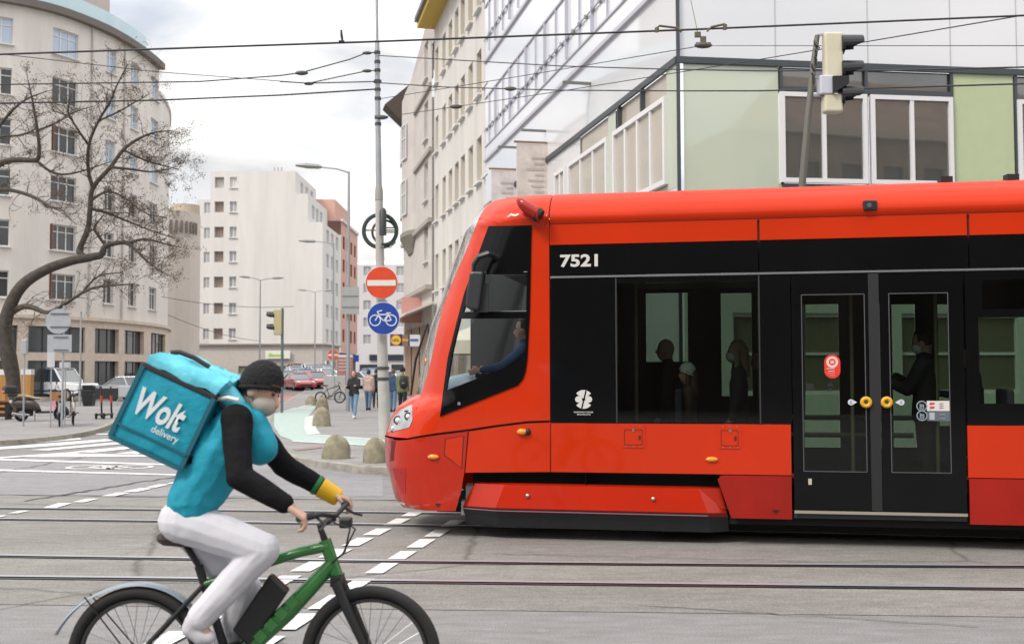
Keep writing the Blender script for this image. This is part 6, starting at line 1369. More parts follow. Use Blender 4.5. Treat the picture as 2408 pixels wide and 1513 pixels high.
def scooter():
    b = G(50, 990, .12); e = G(138, 987, .12); ax = (e - b).normalized(); rz = math.atan2(ax.y, ax.x)
    t = thing('motor_scooter', 'dark brown motor scooter with beige seat and black top box, parked under the tree', 'scooter', (b.x, b.y, .12), rz - R(4))
    blk = mat('scooter_black', (.02, .02, .022), .5); br = mat('scooter_brown', (.045, .032, .028), .3, coat=.8)
    for x in (0, 1.26):
        w_ = MB(True).torus((x, 0, .23), (0, 1, 0), .175, .055, 36, 10).build('wheel', M_tyre, t, smooth=True); MB(True).cyl((x, -.04, .23), (x, .04, .23), .13, n=18).build('rim', M_rim, w_)
    m = MB(True); rr = []
    for x, z0, z1, w_ in ((-.32, .55, .70, .06), (-.2, .42, .74, .16), (.05, .36, .76, .2), (.35, .34, .74, .2), (.52, .30, .60, .17), (.6, .28, .40, .14)): rr.append([V((x, w_ * math.cos(a), (z0 + z1) / 2 + (z1 - z0) / 2 * math.sin(a))) for a in [2 * math.pi * i / 14 for i in range(14)]])
    m.loft(rr); m.build('rear_body', br, t, smooth=True)
    m = MB(True); m.box((.72, 0, .29), (.5, .34, .07)); m.build('footboard', blk, t, bevel=.02)
    m = MB(True); m.loft([[V((x, y, z)) for y in (-w_, -w_ * .6, 0, w_ * .6, w_) for _ in (0,)] for x, z, w_ in ((.93, .28, .17), (1.02, .5, .2), (1.06, .75, .19), (1.03, .93, .12))], closed=False, caps=False); m.build('leg_shield', mat('scooter_pink', (.45, .12, .22), .4, coat=.5), t)
    m = MB(True); m.tube([(1.26, .07, .23), (1.18, .07, .5), (1.08, .0, .85), (1.03, 0, 1.02)], .035, 8); m.build('fork', blk, t); m = MB(True); m.torus((1.26, 0, .23), (0, 1, 0), .25, .06, 16, 6, a0=-.3, a1=2.2, flat=1.3); m.build('front_guard', br, t, smooth=True)
    m = MB(True); m.tube([(.98, -.34, 1.04), (1.02, -.1, 1.03), (1.02, .1, 1.03), (.98, .34, 1.04)], .02, 8); m.ell((1.06, 0, .98), (.09, .12, .09)); m.build('handlebar', blk, t, smooth=True)
    for sy in (-1, 1): m = MB(True); m.tube([(1.0, sy * .2, 1.04), (1.02, sy * .3, 1.24)], .007, 6); m.ell((1.02, sy * .31, 1.27), (.02, .07, .05)); m.build('mirror', blk, t, smooth=True)
    m = MB(True); rr = []
    for x, z, w_, h in ((-.22, .82, .10, .03), (-.1, .85, .15, .06), (.15, .82, .15, .06), (.35, .77, .13, .055), (.56, .75, .10, .04)): rr.append([V((x, w_ * math.cos(a), z + h * math.sin(a))) for a in [2 * math.pi * i / 12 for i in range(12)]])
    m.loft(rr); m.build('seat', mat('seat_beige', (.38, .31, .22), .6), t, smooth=True)
    m = MB(True); m.box((-.38, 0, 1.05), (.40, .40, .26)); tb = m.build('top_box', blk, t, bevel=.06); MB(True).box((-.585, 0, 1.0), (.02, .32, .06)).build('box_light', mat('tail_pink', (.55, .10, .14), .2), tb); MB(True).box((-.30, 0, .86), (.3, .2, .06)).build('box_rack', blk, t)
    m = MB(True); m.ell((-.34, 0, .66), (.05, .1, .06)); m.build('rear_light', mat('lens_pale', (.6, .5, .5), .2), t); MB(True).tube([(.2, -.16, .22), (-.1, -.17, .22), (-.34, -.17, .28)], [.03, .05, .05], 10).build('exhaust', M_rim, t, smooth=True); MB(True).box((.15, .1, .28), (.5, .16, .22)).build('engine', blk, t, bevel=.04)
    m = MB(True); m.tube([(.4, -.1, .25), (.38, -.18, .0)], .012, 6); m.build('stand', blk, t); m = MB(True); m.ell((1.03, -.17, .46), (.03, .03, .04)); m.build('indicator', M_amber, t)
scooter()
gB = 'bicycles parked on the left pavement'
b = G(140, 1003, .12); bicycle('bicycle', 'grey-green bicycle with a wooden crate, parked end-on beside the scooter', (b.x, b.y, .12), R(110), mat('bike_grey_green', (.10, .14, .13), .4), grp=gB, guard=mat('guard_grey', (.2, .22, .22), .4))
cr0 = b + V((.30, 1.0, .95)); ct = thing('bike_crate', 'small brown wooden crate strapped on the grey-green bicycle', 'crate', at(137, 932, b.y + .3)); kq = (b.y + .3) / F
q = at(137, 931, b.y + .3)
for sy in (-1, 1): MB().box(q + V((0, sy * .16, 0)), (30 * kq, .02, 21 * kq)).build('side', mat('crate_wood', (.30, .14, .06), .7, var=.2), ct); MB().box(q + V((sy * 14 * kq, 0, 0)), (.02, .30, 21 * kq)).build('end', mat('crate_wood', (.30, .14, .06), .7, var=.2), ct)
MB().box(q - V((0, 0, 9 * kq)), (28 * kq, .30, .02)).build('bottom', mat('crate_wood', (.30, .14, .06), .7, var=.2), ct)
b = G(172, 999, .12); bicycle('bicycle', 'pale cream bicycle parked end-on behind the grey-green one', (b.x, b.y, .12), R(113), mat('bike_cream', (.42, .39, .33), .4), grp=gB, guard=mat('guard_pale', (.4, .38, .34), .4))
b = G(754, 947, .12); bicycle('bicycle', 'black bicycle leaning against the grey utility cabinet', (b.x, b.y - .1, .12), R(2), mat('bike_black', (.011, .012, .013), .5), grp=None, lean=R(-6), local_w=.98, wr=.30)
def kick(lab, px, py, rz, sg):
    b = G(px, py, .12); t = thing('kick_scooter', lab, 'electric scooter', (b.x, b.y, .12), rz, 'rental kick scooters left of the delivery bag'); blk = mat('kick_black', (.025, .025, .028), .5); 
    for x in (0, .82): MB(True).torus((x, 0, .11), (0, 1, 0), .085, .028, 24, 8).build('wheel', M_tyre, t)
    MB(True).box((.38, 0, .15), (.62, .16, .05)).build('deck', blk, t, bevel=.015); MB(True).tube([(.82, 0, .13), (.78, 0, .3), (.68, 0, 1.12)], [.03, .035, .026], 10).build('stem', blk, t)
    m = MB(True); m.tube([(.64, -.26, 1.14), (.68, 0, 1.14), (.64, .26, 1.14)], .017, 8); m.build('handlebar', mat('kick_grey', (.30, .30, .32), .5), t); m = MB(True); m.cyl((.74, 0, .55), (.715, 0, .80), .042, n=12); m.build('reflective_sleeve', mat('kick_red', (.50, .06, .04), .5), t)
kick('left kick scooter with a red sleeve on its stem', 226, 985, R(98), 1); kick('right kick scooter with a red sleeve, closer to the delivery bag', 244, 985, R(92), 1)
# ================================================================== people
M_skin = mat('skin', (.50, .30, .22), .55, var=.05)
def hand(m, wr, d, up, lat, curl, k=1.0, side=1, rad=.0095):
    """palm, four unequal bent fingers and a thumb leaving the side of the palm"""
    d = d.normalized(); pe = wr + d * .085 * k
    for o_ in (-.026, -.009, .009, .026): m.cap(wr + d * .01 + lat * o_ * .8 * k, .016 * k, pe + lat * o_ * k, .0135 * k, 8)
    for o_, ln in zip((-.030, -.010, .010, .030), (.060, .076, .082, .070)):
        a = pe + lat * o_ * k; d1 = (d * math.cos(curl * .45) + up * -math.sin(curl * .45)).normalized(); b = a + d1 * ln * .45 * k; d2 = (d * math.cos(curl) - up * math.sin(curl)).normalized(); c = b + d2 * ln * .33 * k; d3 = (d * math.cos(curl * 1.5) - up * math.sin(curl * 1.5)).normalized(); e = c + d3 * ln * .25 * k
        m.cap(a, rad * 1.05 * k, b, rad * k, 8); m.cap(b, rad * k, c, rad * .92 * k, 8); m.cap(c, rad * .92 * k, e, rad * .8 * k, 8)
    t0 = wr + d * .028 * k + lat * .030 * side * k; t1 = t0 + (d * .6 + lat * side * .75 - up * .25).normalized() * .038 * k; t2 = t1 + (d * .85 + lat * side * .1 - up * .5).normalized() * .032 * k; m.cap(t0, .014 * k, t1, .0115 * k, 8); m.cap(t1, .0115 * k, t2, .0095 * k, 8)
TXW = bpy.data.textures.new('cloth_folds', 'CLOUDS'); TXW.noise_scale = .12; TXW.noise_depth = 1
def folds(o, k_):
    md = o.modifiers.new('folds', 'DISPLACE'); md.texture = TXW; md.strength = k_; md.mid_level = .5; md.texture_coords = 'LOCAL'
    return o
def person(lab, J, cols, vox=.012, k=1.0, hair='short', mask=None, grp=None, name='person', hat=None, curl=.9, handup=None, hood=False, sleeves=None, bulky=1.0, local=True, loc=(0, 0, 0), rz=0, thick=1.0):
    """J: joints in the person's own space; the body is one surface, hair and clothes are its children"""
    t = thing(name, lab, 'person', loc, rz, grp)
    g = {a: V(b) for a, b in J.items() if a not in ('hem', 'freefoot')}; f = V(g['face']).normalized(); H = g['head']; N_ = g['neck']
    up = (H - N_).normalized(); rt_ = f.cross(up).normalized(); up = rt_.cross(f).normalized()
    m = MB(local)
    m.ell(H + up * .02 * k, (.078 * k, .098 * k, .115 * k), Matrix((rt_, f, up)).transposed()); m.ell(H - up * .055 * k + f * .028 * k, (.058 * k, .066 * k, .066 * k), Matrix((rt_, f, up)).transposed())
    m.cap(H + f * .092 * k + up * .012 * k, .012 * k, H + f * .112 * k - up * .022 * k, .018 * k, 8)                    # nose
    m.cap(H + f * .088 * k - up * .066 * k - rt_ * .018 * k, .011 * k, H + f * .088 * k - up * .066 * k + rt_ * .018 * k, .011 * k, 8)   # lips
    for sg in (-1, 1): m.ell(H + rt_ * sg * .080 * k - f * .004 * k, (.014 * k, .026 * k, .036 * k), Matrix((rt_, f, up)).transposed(), 10, 8)
    m.cap(H - up * .06 * k - f * .02 * k, .056 * k, N_, .060 * k)
    S = (g['shL'] + g['shR']) / 2; P_ = (g['hipL'] + g['hipR']) / 2; ch = S * .72 + P_ * .28; wa = S * .35 + P_ * .65
    m.cap(N_, .06 * k, S, .08 * k)
    for a in 'LR':
        m.cap(S, .08 * k, g['sh' + a], .055 * k); m.cap(g['sh' + a], .052 * k, g['el' + a], .040 * k); m.cap(g['el' + a], .040 * k, g['wr' + a], .028 * k)
        m.cap(ch, .085 * k, g['hip' + a], .075 * k); m.cap(g['hip' + a], .075 * k, g['kn' + a], .052 * k); m.cap(g['kn' + a], .055 * k, g['an' + a], .036 * k); m.cap(g['an' + a], .038 * k, g['toe' + a], .028 * k)
        d = (g.get('hd' + a) - g['wr' + a]) if ('hd' + a) in g else (g['wr' + a] - g['el' + a]); d.normalize(); hu = g.get('hu' + a, V((0, 0, 1)))
        la = d.cross(hu).normalized(); hu = la.cross(d).normalized(); hand(m, g['wr' + a], d, hu, la, curl, k * 1.05, -1 if a == 'R' else 1, .0095 if vox < .009 else .0115)
    body = m.build('body', cols.get('skin', M_skin), t, remesh=vox, smoothit=2)
    for sg in (-1, 1): (MB(local).cap(H + f * .094 * k + rt_ * sg * .016 * k + up * .040 * k, .005 * k, H + f * .084 * k + rt_ * sg * .048 * k + up * .042 * k, .004 * k, 6).build('eyebrow', cols.get('hair', M_dark), body) if vox < .009 else None), MB(local).ell(H + f * .086 * k + rt_ * sg * .032 * k + up * .022 * k, (.013 * k, .010 * k, .009 * k), Matrix((rt_, f, up)).transposed(), 8, 6).build('eye', mat('eye_dark', (.03, .022, .018), .2), body)
    # jacket: torso and sleeves
    m = MB(local); b_ = bulky; dn = (P_ - S).normalized(); hem = J.get('hem', .02)
    for a in 'LR':
        m.cap(S + (g['sh' + a] - S) * .2, .085 * k * b_, g['sh' + a], .066 * k * b_); c1 = ch + (g['sh' + a] - S) * .42 ; w1 = wa + (g['hip' + a] - P_) * .72; h1 = g['hip' + a] + dn * hem - (g['hip' + a] - P_) * .05
        m.cap(g['sh' + a] - (g['sh' + a] - S) * .15, .075 * k * b_, c1, .105 * k * b_ * thick); m.cap(c1, .105 * k * b_ * thick, w1, .10 * k * b_ * thick); m.cap(w1, .10 * k * b_ * thick, h1, .112 * k * b_); m.cap(ch, .11 * k * b_ * thick, wa, .10 * k * b_ * thick); m.cap(wa, .10 * k * b_ * thick, P_ + dn * hem, .10 * k * b_)
    m.cap(S, .09 * k * b_, N_ + (H - N_) * .12, .070 * k)
    if hood: m.cap(N_ - f * .08 * k - rt_ * .06 * k, .06 * k, N_ - f * .08 * k + rt_ * .06 * k, .06 * k)
    slv = m if sleeves is None else MB(local)
    for a in 'LR':
        e = g['el' + a] + (g['wr' + a] - g['el' + a]) * .90; slv.cap(g['sh' + a], .070 * k * b_, g['el' + a], .056 * k * b_); slv.cap(g['el' + a], .056 * k * b_, e, .044 * k * b_)
    o_ = m.build('jacket', cols['top'], t, remesh=vox, smoothit=3)
    if vox < .009: folds(o_, .020)
    if sleeves is not None: folds(slv.build('sleeves', sleeves, t, remesh=vox, smoothit=3), .014)
    m = MB(local)
    for a in 'LR': lo_ = cols.get('loose', 1.0); m.cap(P_, .10 * k * lo_, g['hip' + a], .10 * k * lo_); m.cap(g['hip' + a], .10 * k * lo_, g['kn' + a], .074 * k * lo_); m.cap(g['kn' + a], .074 * k * lo_, g['an' + a] + (g['kn' + a] - g['an' + a]) * .08, cols.get('cuff', .056) * k)
    o_ = m.build('trousers', cols['legs'], t, remesh=vox, smoothit=3)
    if vox < .009: folds(o_, .013)
    for a in 'LR':
        m = MB(local); d = (g['toe' + a] - g['an' + a]); d.z = 0 if 'freefoot' not in J else d.z; hl = g['an' + a] - d * .25 - V((0, 0, .045 * k)); m.cap(hl, .045 * k, g['an' + a] + d * .45 - V((0, 0, .035 * k)), .043 * k); m.cap(g['an' + a] + d * .45 - V((0, 0, .038 * k)), .042 * k, g['toe' + a], .034 * k); m.cap(hl, .046 * k, g['an' + a], .052 * k); m.build('shoe', cols['shoe'], t, remesh=max(vox * .8, .007), smoothit=2)
    FR = Matrix((rt_, f, up)).transposed()
    if hair:
        m = MB(local); m.ell(H + up * .035 * k - f * .014 * k, (.088 * k, .102 * k, .118 * k), FR)
        bmesh.ops.delete(m.bm, geom=[v for v in m.bm.verts if (v.co - H).dot(f) > .045 * k and (v.co - H).dot(up) < .075 * k or (v.co - H).dot(up) < -.035 * k], context='VERTS')
        if hair == 'long': m.cap(H - f * .06 * k + up * .02 * k, .075 * k, N_ - f * .07 * k - V((0, 0, .08)), .055 * k); [m.cap(H + rt_ * s * .07 * k + up * .02 * k - f * .01, .03 * k, N_ + rt_ * s * .08 * k - V((0, 0, .05)) + f * .02, .03 * k) for s in (-1, 1)]
        m.build('hair', cols['hair'], body, smooth=True)
    if hat:
        m = MB(local); m.ell(H + up * .045 * k - f * .006 * k, (.094 * k, .112 * k, .124 * k), FR, 24, 14); bmesh.ops.delete(m.bm, geom=[v for v in m.bm.verts if (v.co - H).dot(up) < .012 * k + .38 * (v.co - H).dot(f)], context='VERTS'); u2 = (up - f * .38).normalized(); m.torus(H + up * .018 * k - f * .006 * k, u2, .100 * k, .011 * k, 28, 8); m.build('beanie', hat, t, smooth=True)
    if mask:
        m = MB(local); m.ell(H - up * .042 * k + f * .040 * k, (.073 * k, .078 * k, .064 * k), FR, 24, 14); bmesh.ops.delete(m.bm, geom=[v for v in m.bm.verts if (v.co - H).dot(f) < .018 * k], context='VERTS'); [m.tube([H + rt_ * sg * .066 * k + f * .022 * k - up * (.03 + dz) * k, H + rt_ * sg * .082 * k - f * .015 * k + up * (.012 - dz) * k], .003 * k, 5) for sg in (-1, 1) for dz in (0, .03)]; m.build('face_mask', mask, t, smooth=True)
    return t
def standing(h=1.72, stepL=0.0, stepR=0.0, kneeL=.08, kneeR=.08, armL=(.05, .25), armR=(.05, .25), lean=.0, headdown=0.0):
    k = h / 1.75; J = {}
    hip = {'L': V((0, .095 * k, .93 * k)), 'R': V((0, -.095 * k, .93 * k))}; low = 9
    for a, s, kn in (('L', stepL, kneeL), ('R', stepR, kneeR)):
        K = hip[a] + V((math.sin(s), 0, -math.cos(s))) * .43 * k; A = K + V((math.sin(s - kn), 0, -math.cos(s - kn))) * .42 * k; J['hip' + a] = hip[a]; J['kn' + a] = K; J['an' + a] = A; low = min(low, A.z)
    dz = .085 - low
    for a in 'LR':
        for q in ('hip', 'kn', 'an'): J[q + a] = J[q + a] + V((0, 0, dz))
        up_ = J['an' + a].z - .085; J['toe' + a] = J['an' + a] + V((.165 * k, 0, -.05 - up_ * .6))
    P_ = V((0, 0, .93 * k + dz)); ax = V((math.sin(lean), 0, math.cos(lean))); S = P_ + ax * .50 * k
    for a, sg, (sh, el) in (('L', 1, armL), ('R', -1, armR)):
        J['sh' + a] = S + V((0, sg * .175 * k, -.02)); E = J['sh' + a] + V((math.sin(sh), sg * .12, -math.cos(sh))).normalized() * .29 * k; J['el' + a] = E; J['wr' + a] = E + V((math.sin(sh + el), -sg * .08 * (el > .7), -math.cos(sh + el))).normalized() * .25 * k
        J['hu' + a] = V((0, sg, 0)) if el < .8 else V((0, 0, 1))
    J['neck'] = S + ax * .06 * k; J['head'] = S + ax * .20 * k + V((.02, 0, 0)); J['face'] = V((math.cos(headdown), 0, -math.sin(headdown))); return J, k
M_jean = mat('jeans', (.10, .17, .26), .85, var=.15, scale=12); M_dark = mat('dark_cloth', (.018, .018, .022), .85, var=.2, scale=12)
cH = {'dark': mat('hair_dark', (.018, .013, .010), .6), 'brown': mat('hair_brown', (.10, .055, .03), .6), 'blond': mat('hair_blond', (.33, .24, .13), .6)}
def put(px, py, z=.12): g = G(px, py, z); return (g.x, g.y, z)
gp = 'pedestrians on the plaza'
J, k = standing(1.66, .30, -.26, .10, .35, (.35, 1.5), (.30, 1.5)); person('walker in black jacket, beige scarf and light blue jeans, approaching on the plaza', J, dict(top=M_dark, legs=mat('light_jeans', (.16, .27, .38), .85, var=.12), shoe=mat('shoe_white', (.6, .6, .6), .6), hair=cH['brown']), .018, k, 'long', grp=gp, loc=put(832, 983), rz=R(-100), hood=True)
J, k = standing(1.66, .18, -.12, .1, .2); person('person in pale pink padded jacket seen from behind, next to the walker in black', J, dict(top=mat('pink_puffer', (.50, .37, .32), .75, var=.1, scale=14), legs=M_jean, shoe=M_dark, hair=cH['dark']), .018, k, 'short', grp=gp, loc=put(866, 964), rz=R(82), bulky=1.2)
J, k = standing(1.70, -.15, .15, .2, .1); person('person in long black coat, partly hidden by the concrete pole on its left', J, dict(top=M_dark, legs=M_dark, shoe=M_dark, hair=cH['dark']), .018, k, 'short', grp=gp, loc=put(884, 959), rz=R(95), bulky=1.1)
J, k = standing(1.68, .1, -.1, .1, .1); person('person in dark blue jacket, half hidden right behind the concrete pole', J, dict(top=mat('navy_cloth', (.03, .06, .14), .85, var=.15), legs=M_jean, shoe=M_dark, hair=cH['brown']), .018, k, 'short', grp=gp, loc=put(924, 968), rz=R(80))
J, k = standing(1.75, .12, -.1, .1, .15); gj = person('person in olive green jacket and black cap seen from behind, wearing a backpack', J, dict(top=mat('olive_jacket', (.15, .17, .08), .85, var=.15), legs=M_dark, shoe=M_dark, hair=cH['dark']), .018, k, None, grp=gp, loc=put(946, 976), rz=R(80), hat=mat('black_cap', (.012, .012, .014), .9))
g_ = V(put(946, 976)); bk = thing('backpack', 'black backpack on the back of the person in the olive green jacket', 'backpack', g_ + V((0, 0, 1.0))); q = g_ + V((.06, -.20, 1.22)); m = MB(); m.ell(q, (.165, .11, .25)); m.build('bag', mat('pack_black', (.014, .014, .016), .7), bk, smooth=True); m = MB(); m.ell(q + V((0, -.07, -.08)), (.12, .07, .11)); m.build('pocket', mat('pack_black', (.014, .014, .016), .7), bk, smooth=True); MB().box(q + V((0, -.135, -.02)), (.07, .01, .02)).build('label_patch', mat('patch', (.4, .4, .4), .6), bk)
for s in (-1, 1): MB().tube([q + V((s * .10, .05, .2)), q + V((s * .12, .16, .22)), q + V((s * .13, .28, .05))], .022, 6).build('strap', mat('pack_black', (.014, .014, .016), .7), bk)
# people in the tram
def intram(s, w_, lab, pose, cols, vox=.022, face=0, z=.36, **kw):
    J, k = standing(**pose); p = T(s, w_, z); return person(lab, J, cols, vox, k, loc=p, rz=math.atan2(TE.y, TE.x) + face, **kw)
gt = 'passengers inside the tram'
intram(sx(2180) + .1, .65, 'passenger in black coat with pale face mask and phone, standing behind the right door leaf', dict(h=1.78, armL=(.5, 1.5), armR=(.5, 1.7), headdown=.25), dict(top=M_dark, legs=M_dark, shoe=M_dark, hair=cH['dark']), face=math.pi - .35, grp=gt, hair='short', mask=mat('mask_pale', (.62, .68, .66), .7), bulky=1.15)
intram(sx(1705) + .15, .75, 'passenger with long blond hair standing near the rear of the front side window', dict(h=1.68), dict(top=M_dark, legs=M_jean, shoe=M_dark, hair=cH['blond']), face=math.pi, grp=gt, hair='long', mask=mat('mask_pale', (.62, .68, .66), .7))
intram(sx(1755) + .2, 1.1, 'passenger in brown coat standing behind the blond one', dict(h=1.58), dict(top=mat('brown_coat', (.06, .045, .025), .85), legs=M_dark, shoe=M_dark, hair=cH['dark']), face=math.pi, grp=gt, hair='short')
intram(sx(1515) + .2, 1.0, 'bald passenger in dark clothes standing at the front of the side window', dict(h=1.72), dict(top=M_dark, legs=M_dark, shoe=M_dark, hair=cH['dark']), face=math.pi, grp=gt, hair=None)
intram(sx(1570) + .2, .62, 'shorter passenger with a white cap in the middle of the front side window', dict(h=1.42), dict(top=mat('brown_coat', (.06, .045, .025), .85), legs=M_dark, shoe=M_dark, hair=cH['brown']), face=math.pi, grp=gt, hair='long', hat=mat('white_cap', (.55, .58, .56), .8))
intram(sx(2395), 1.9, 'passenger in dark jacket seen through the last window at the right edge', dict(h=1.62, armL=(.6, 1.1), armR=(.6, 1.1)), dict(top=mat('navy_cloth', (.03, .06, .14), .85), legs=mat('tan_cloth', (.2, .15, .09), .85), shoe=M_dark, hair=cH['dark']), face=math.pi, grp=gt, hair='short')
J, k = standing(1.75, armL=(.9, .5), armR=(.9, .5)); 
for a in 'LR': J['kn' + a] = J['hip' + a] + V((.42, 0, .02)); J['an' + a] = J['kn' + a] + V((.08, 0, -.42)); J['toe' + a] = J['an' + a] + V((.16, 0, -.05))
dv = S0(1236, 772, .75); person('tram driver in dark blue jacket seated at the cab side window', J, dict(top=mat('navy_cloth', (.03, .06, .14), .85), legs=M_dark, shoe=M_dark, hair=cH['dark']), .02, k, 'short', loc=T(dv[0], .75, dv[1] - J['head'].z - .02), rz=math.atan2(TE.y, TE.x) + math.pi)
# cafe parasols on the plaza, seen through the cab
for x, Yq, lab in ((-.12, 18.6, 'cream cafe parasol beyond the tram, seen through the front of the cab window'), (.45, 22.0, 'farther cream cafe parasol, seen through the rear part of the cab window')):
    t = thing('parasol', lab, 'parasol', (x, Yq, .12), group='cream parasols beyond the tram'); m = MB(); c = V((x, Yq, 2.75)); n_ = 8
    for i in range(n_):
        a, b = 2 * math.pi * i / n_, 2 * math.pi * (i + 1) / n_; p, q = c + V((1.2 * math.cos(a), 1.2 * math.sin(a), -.5)), c + V((1.2 * math.cos(b), 1.2 * math.sin(b), -.5)); m.face([c, p, q]); m.face([p, q, q - V((0, 0, .22)), p - V((0, 0, .22))])
    m.build('canopy', mat('canopy_cream', (.62, .56, .44), .8), t); MB().cyl((x, Yq, .12), (x, Yq, 2.74), .03, n=10).build('mast', M_galv, t)
    m = MB()
    for i in range(n_): a = 2 * math.pi * i / n_; m.tube([(x, Yq, 2.45), c + V((1.15 * math.cos(a), 1.15 * math.sin(a), -.49))], .012, 5)
    m.build('ribs', M_galv, t)
# ================================================================== the delivery rider
YR = 5.45; kr = YR / F
rx0 = at(322, 1530, YR); BX, BY = rx0.x, YR
M_gr = mat('frame_green', (.025, .16, .03), .35, coat=.5)
bike = bicycle('electric_bicycle', 'green and black electric bicycle ridden by the courier, wheels cut by the lower picture edge', (BX, BY, 0), 0, M_gr, ebike=True, guard=mat('guard_blue_grey', (.22, .27, .33), .35, coat=.3), tyre=.030, seat_h=.92)
m = MB(True); d = (V((.96, 0, .82)) - V((.50, 0, .33))).normalized(); nrm = V((-d.z, 0, d.x))
a = V((.56, 0, .40)) + nrm * .055; b = V((.76, 0, .66)) + nrm * .075
m.loft([[p + nrm * u * .062 + V((0, v * .042, 0)) for u, v in ((-1, -1), (1, -.8), (1, .8), (-1, 1))] for p in (a, a * .3 + b * .7, b)]); m.build('battery', mat('battery_black', (.012, .013, .014), .4), bike, bevel=.012)
m = MB(True); m.cyl((.47, -.075, .30), (.47, .075, .30), .10, n=24); m.build('motor', mat('battery_black', (.012, .013, .014), .4), bike)
m = MB(True)
for k in range(4): p = V((.60, -.047, .44)) + d * .075 * k + nrm * -.005; m.beam(p, p + d * .05, .012, .05, nrm)
m.build('battery_stripe', M_gr, bike)
m = MB(True); m.box((1.03, 0, 1.00), (.06, .07, .05)); m.build('front_lamp', mat('bike_black', (.011, .012, .013), .5), bike, bevel=.01)
m = MB(True); m.tube([(.97, -.10, 1.02), (1.06, -.06, .98), (1.03, -.03, .86), (.96, -.03, .80)], .005, 6); m.tube([(.97, .10, 1.02), (1.07, .05, .96), (1.01, .03, .84)], .005, 6); m.build('brake_cable', mat('bike_black', (.011, .012, .013), .5), bike)
q = lambda x, y, dy=0.0: (at(x, y, YR + dy))
hb = V((BX, BY, 0)) + V((.975, 0, 1.03)); RS = Matrix.Rotation(R(-12), 3, 'Z'); gR = hb + RS @ V((-.045, -.30, .03)); gL = hb + RS @ V((-.045, .30, .03))
for ch in bike.children:
    if ch.name.startswith('handlebar'): c_ = V((.975, 0, 1.03)); ch.rotation_euler = (0, 0, R(-12)); ch.location = c_ - RS @ c_
J = dict(head=q(608, 922, 0), face=(.91, -.16, -.40), neck=q(566, 972, 0), shR=q(556, 985, -.17), shL=q(572, 982, .18), elR=q(562, 1118, -.30), elL=q(668, 1092, .27),
         wrR=q(700, 1226, -.30), wrL=q(748, 1196, .30), hdR=gR + V((.0, 0, .01)), hdL=gL + V((.02, 0, .012)), huR=(.3, -.1, 1), huL=(.2, .1, 1), hipR=q(428, 1222, -.10), hipL=q(432, 1220, .10), knR=q(618, 1290, -.12), knL=q(575, 1385, .11), anR=q(458, 1462, -.13), anL=q(520, 1560, .13),
         toeR=q(492, 1494, -.13) - V((0, 0, .005)), toeL=q(590, 1592, .13), hem=-.095, freefoot=1)
J['wrR'] = gR + (q(640, 1180, -.30) - gR).normalized() * .072 + V((0, 0, .022)); J['wrL'] = gL + (q(690, 1110, .30) - gL).normalized() * .095
M_teal = mat('courier_teal', (.004, .27, .38), .75, var=.14, scale=7, bump=.9, bscale=8); M_teal_lit = mat('courier_teal_lit', (.11, .52, .64), .6, var=.14, scale=6, bump=.8, bscale=9)  # second teal is paler: brightness of the upturned lid put into its colour
M_black = mat('sleeve_black', (.0055, .005, .0065), .85, var=.2, scale=9, bump=.7, bscale=11, spec=.2)
rd = person('delivery courier in teal jacket, black sleeves, black beanie and pale grey trousers, riding the bicycle', J, dict(top=M_teal, legs=mat('joggers_grey', (.60, .60, .645), .9, var=.03, scale=5, bump=.4, bscale=7), shoe=mat('shoe_pale', (.50, .49, .53), .7, var=.08), hair=cH['dark'], cuff=.066, loose=1.14), .0075, 1.0, 'short', hat=mat('beanie_black', (.006, .006, .0075), .95, var=.3, scale=20, bump=.6, bscale=60), mask=mat('mask_beige', (.42, .37, .32), .85, var=.08, scale=20), sleeves=M_black, bulky=1.12, local=False, curl=1.55, hood=True, loc=(BX + .45, BY, 0), thick=1.25)
# chest pouch and scarf of the rider, yellow cuff at the left wrist
m = MB(); m.cap(q(592, 1000, -.06), .085, q(612, 1050, -.06), .09); m.cap(q(592, 1000, .08), .085, q(612, 1050, .08), .09); folds(m.build('jacket_front', M_teal, rd, remesh=.01), .018)
MB().beam(q(440, 1082, -.19), q(512, 1070, -.20), .035, .012, V((0, 1, 0))).build('waist_strap', M_black, rd)
MB().tube([q(506, 938, -.165), q(536, 934, -.20), q(562, 940, -.225)], .010, 6).build('reflective_strip', mat('reflective', (.60, .60, .56), .4), rd)
m = MB(); d = (J['wrL'] - J['elL']).normalized(); m.cyl(J['wrL'] - d * .075, J['wrL'] + d * .045, .054, .046, n=20); m.build('yellow_cuff', mat('cuff_yellow', (.75, .42, .01), .6), rd, bevel=.012)
m = MB(); m.cyl(J['wrL'] - d * .105, J['wrL'] - d * .076, .056, .055, n=20); m.build('green_cuff', mat('cuff_green', (.02, .16, .05), .7), rd, bevel=.01)
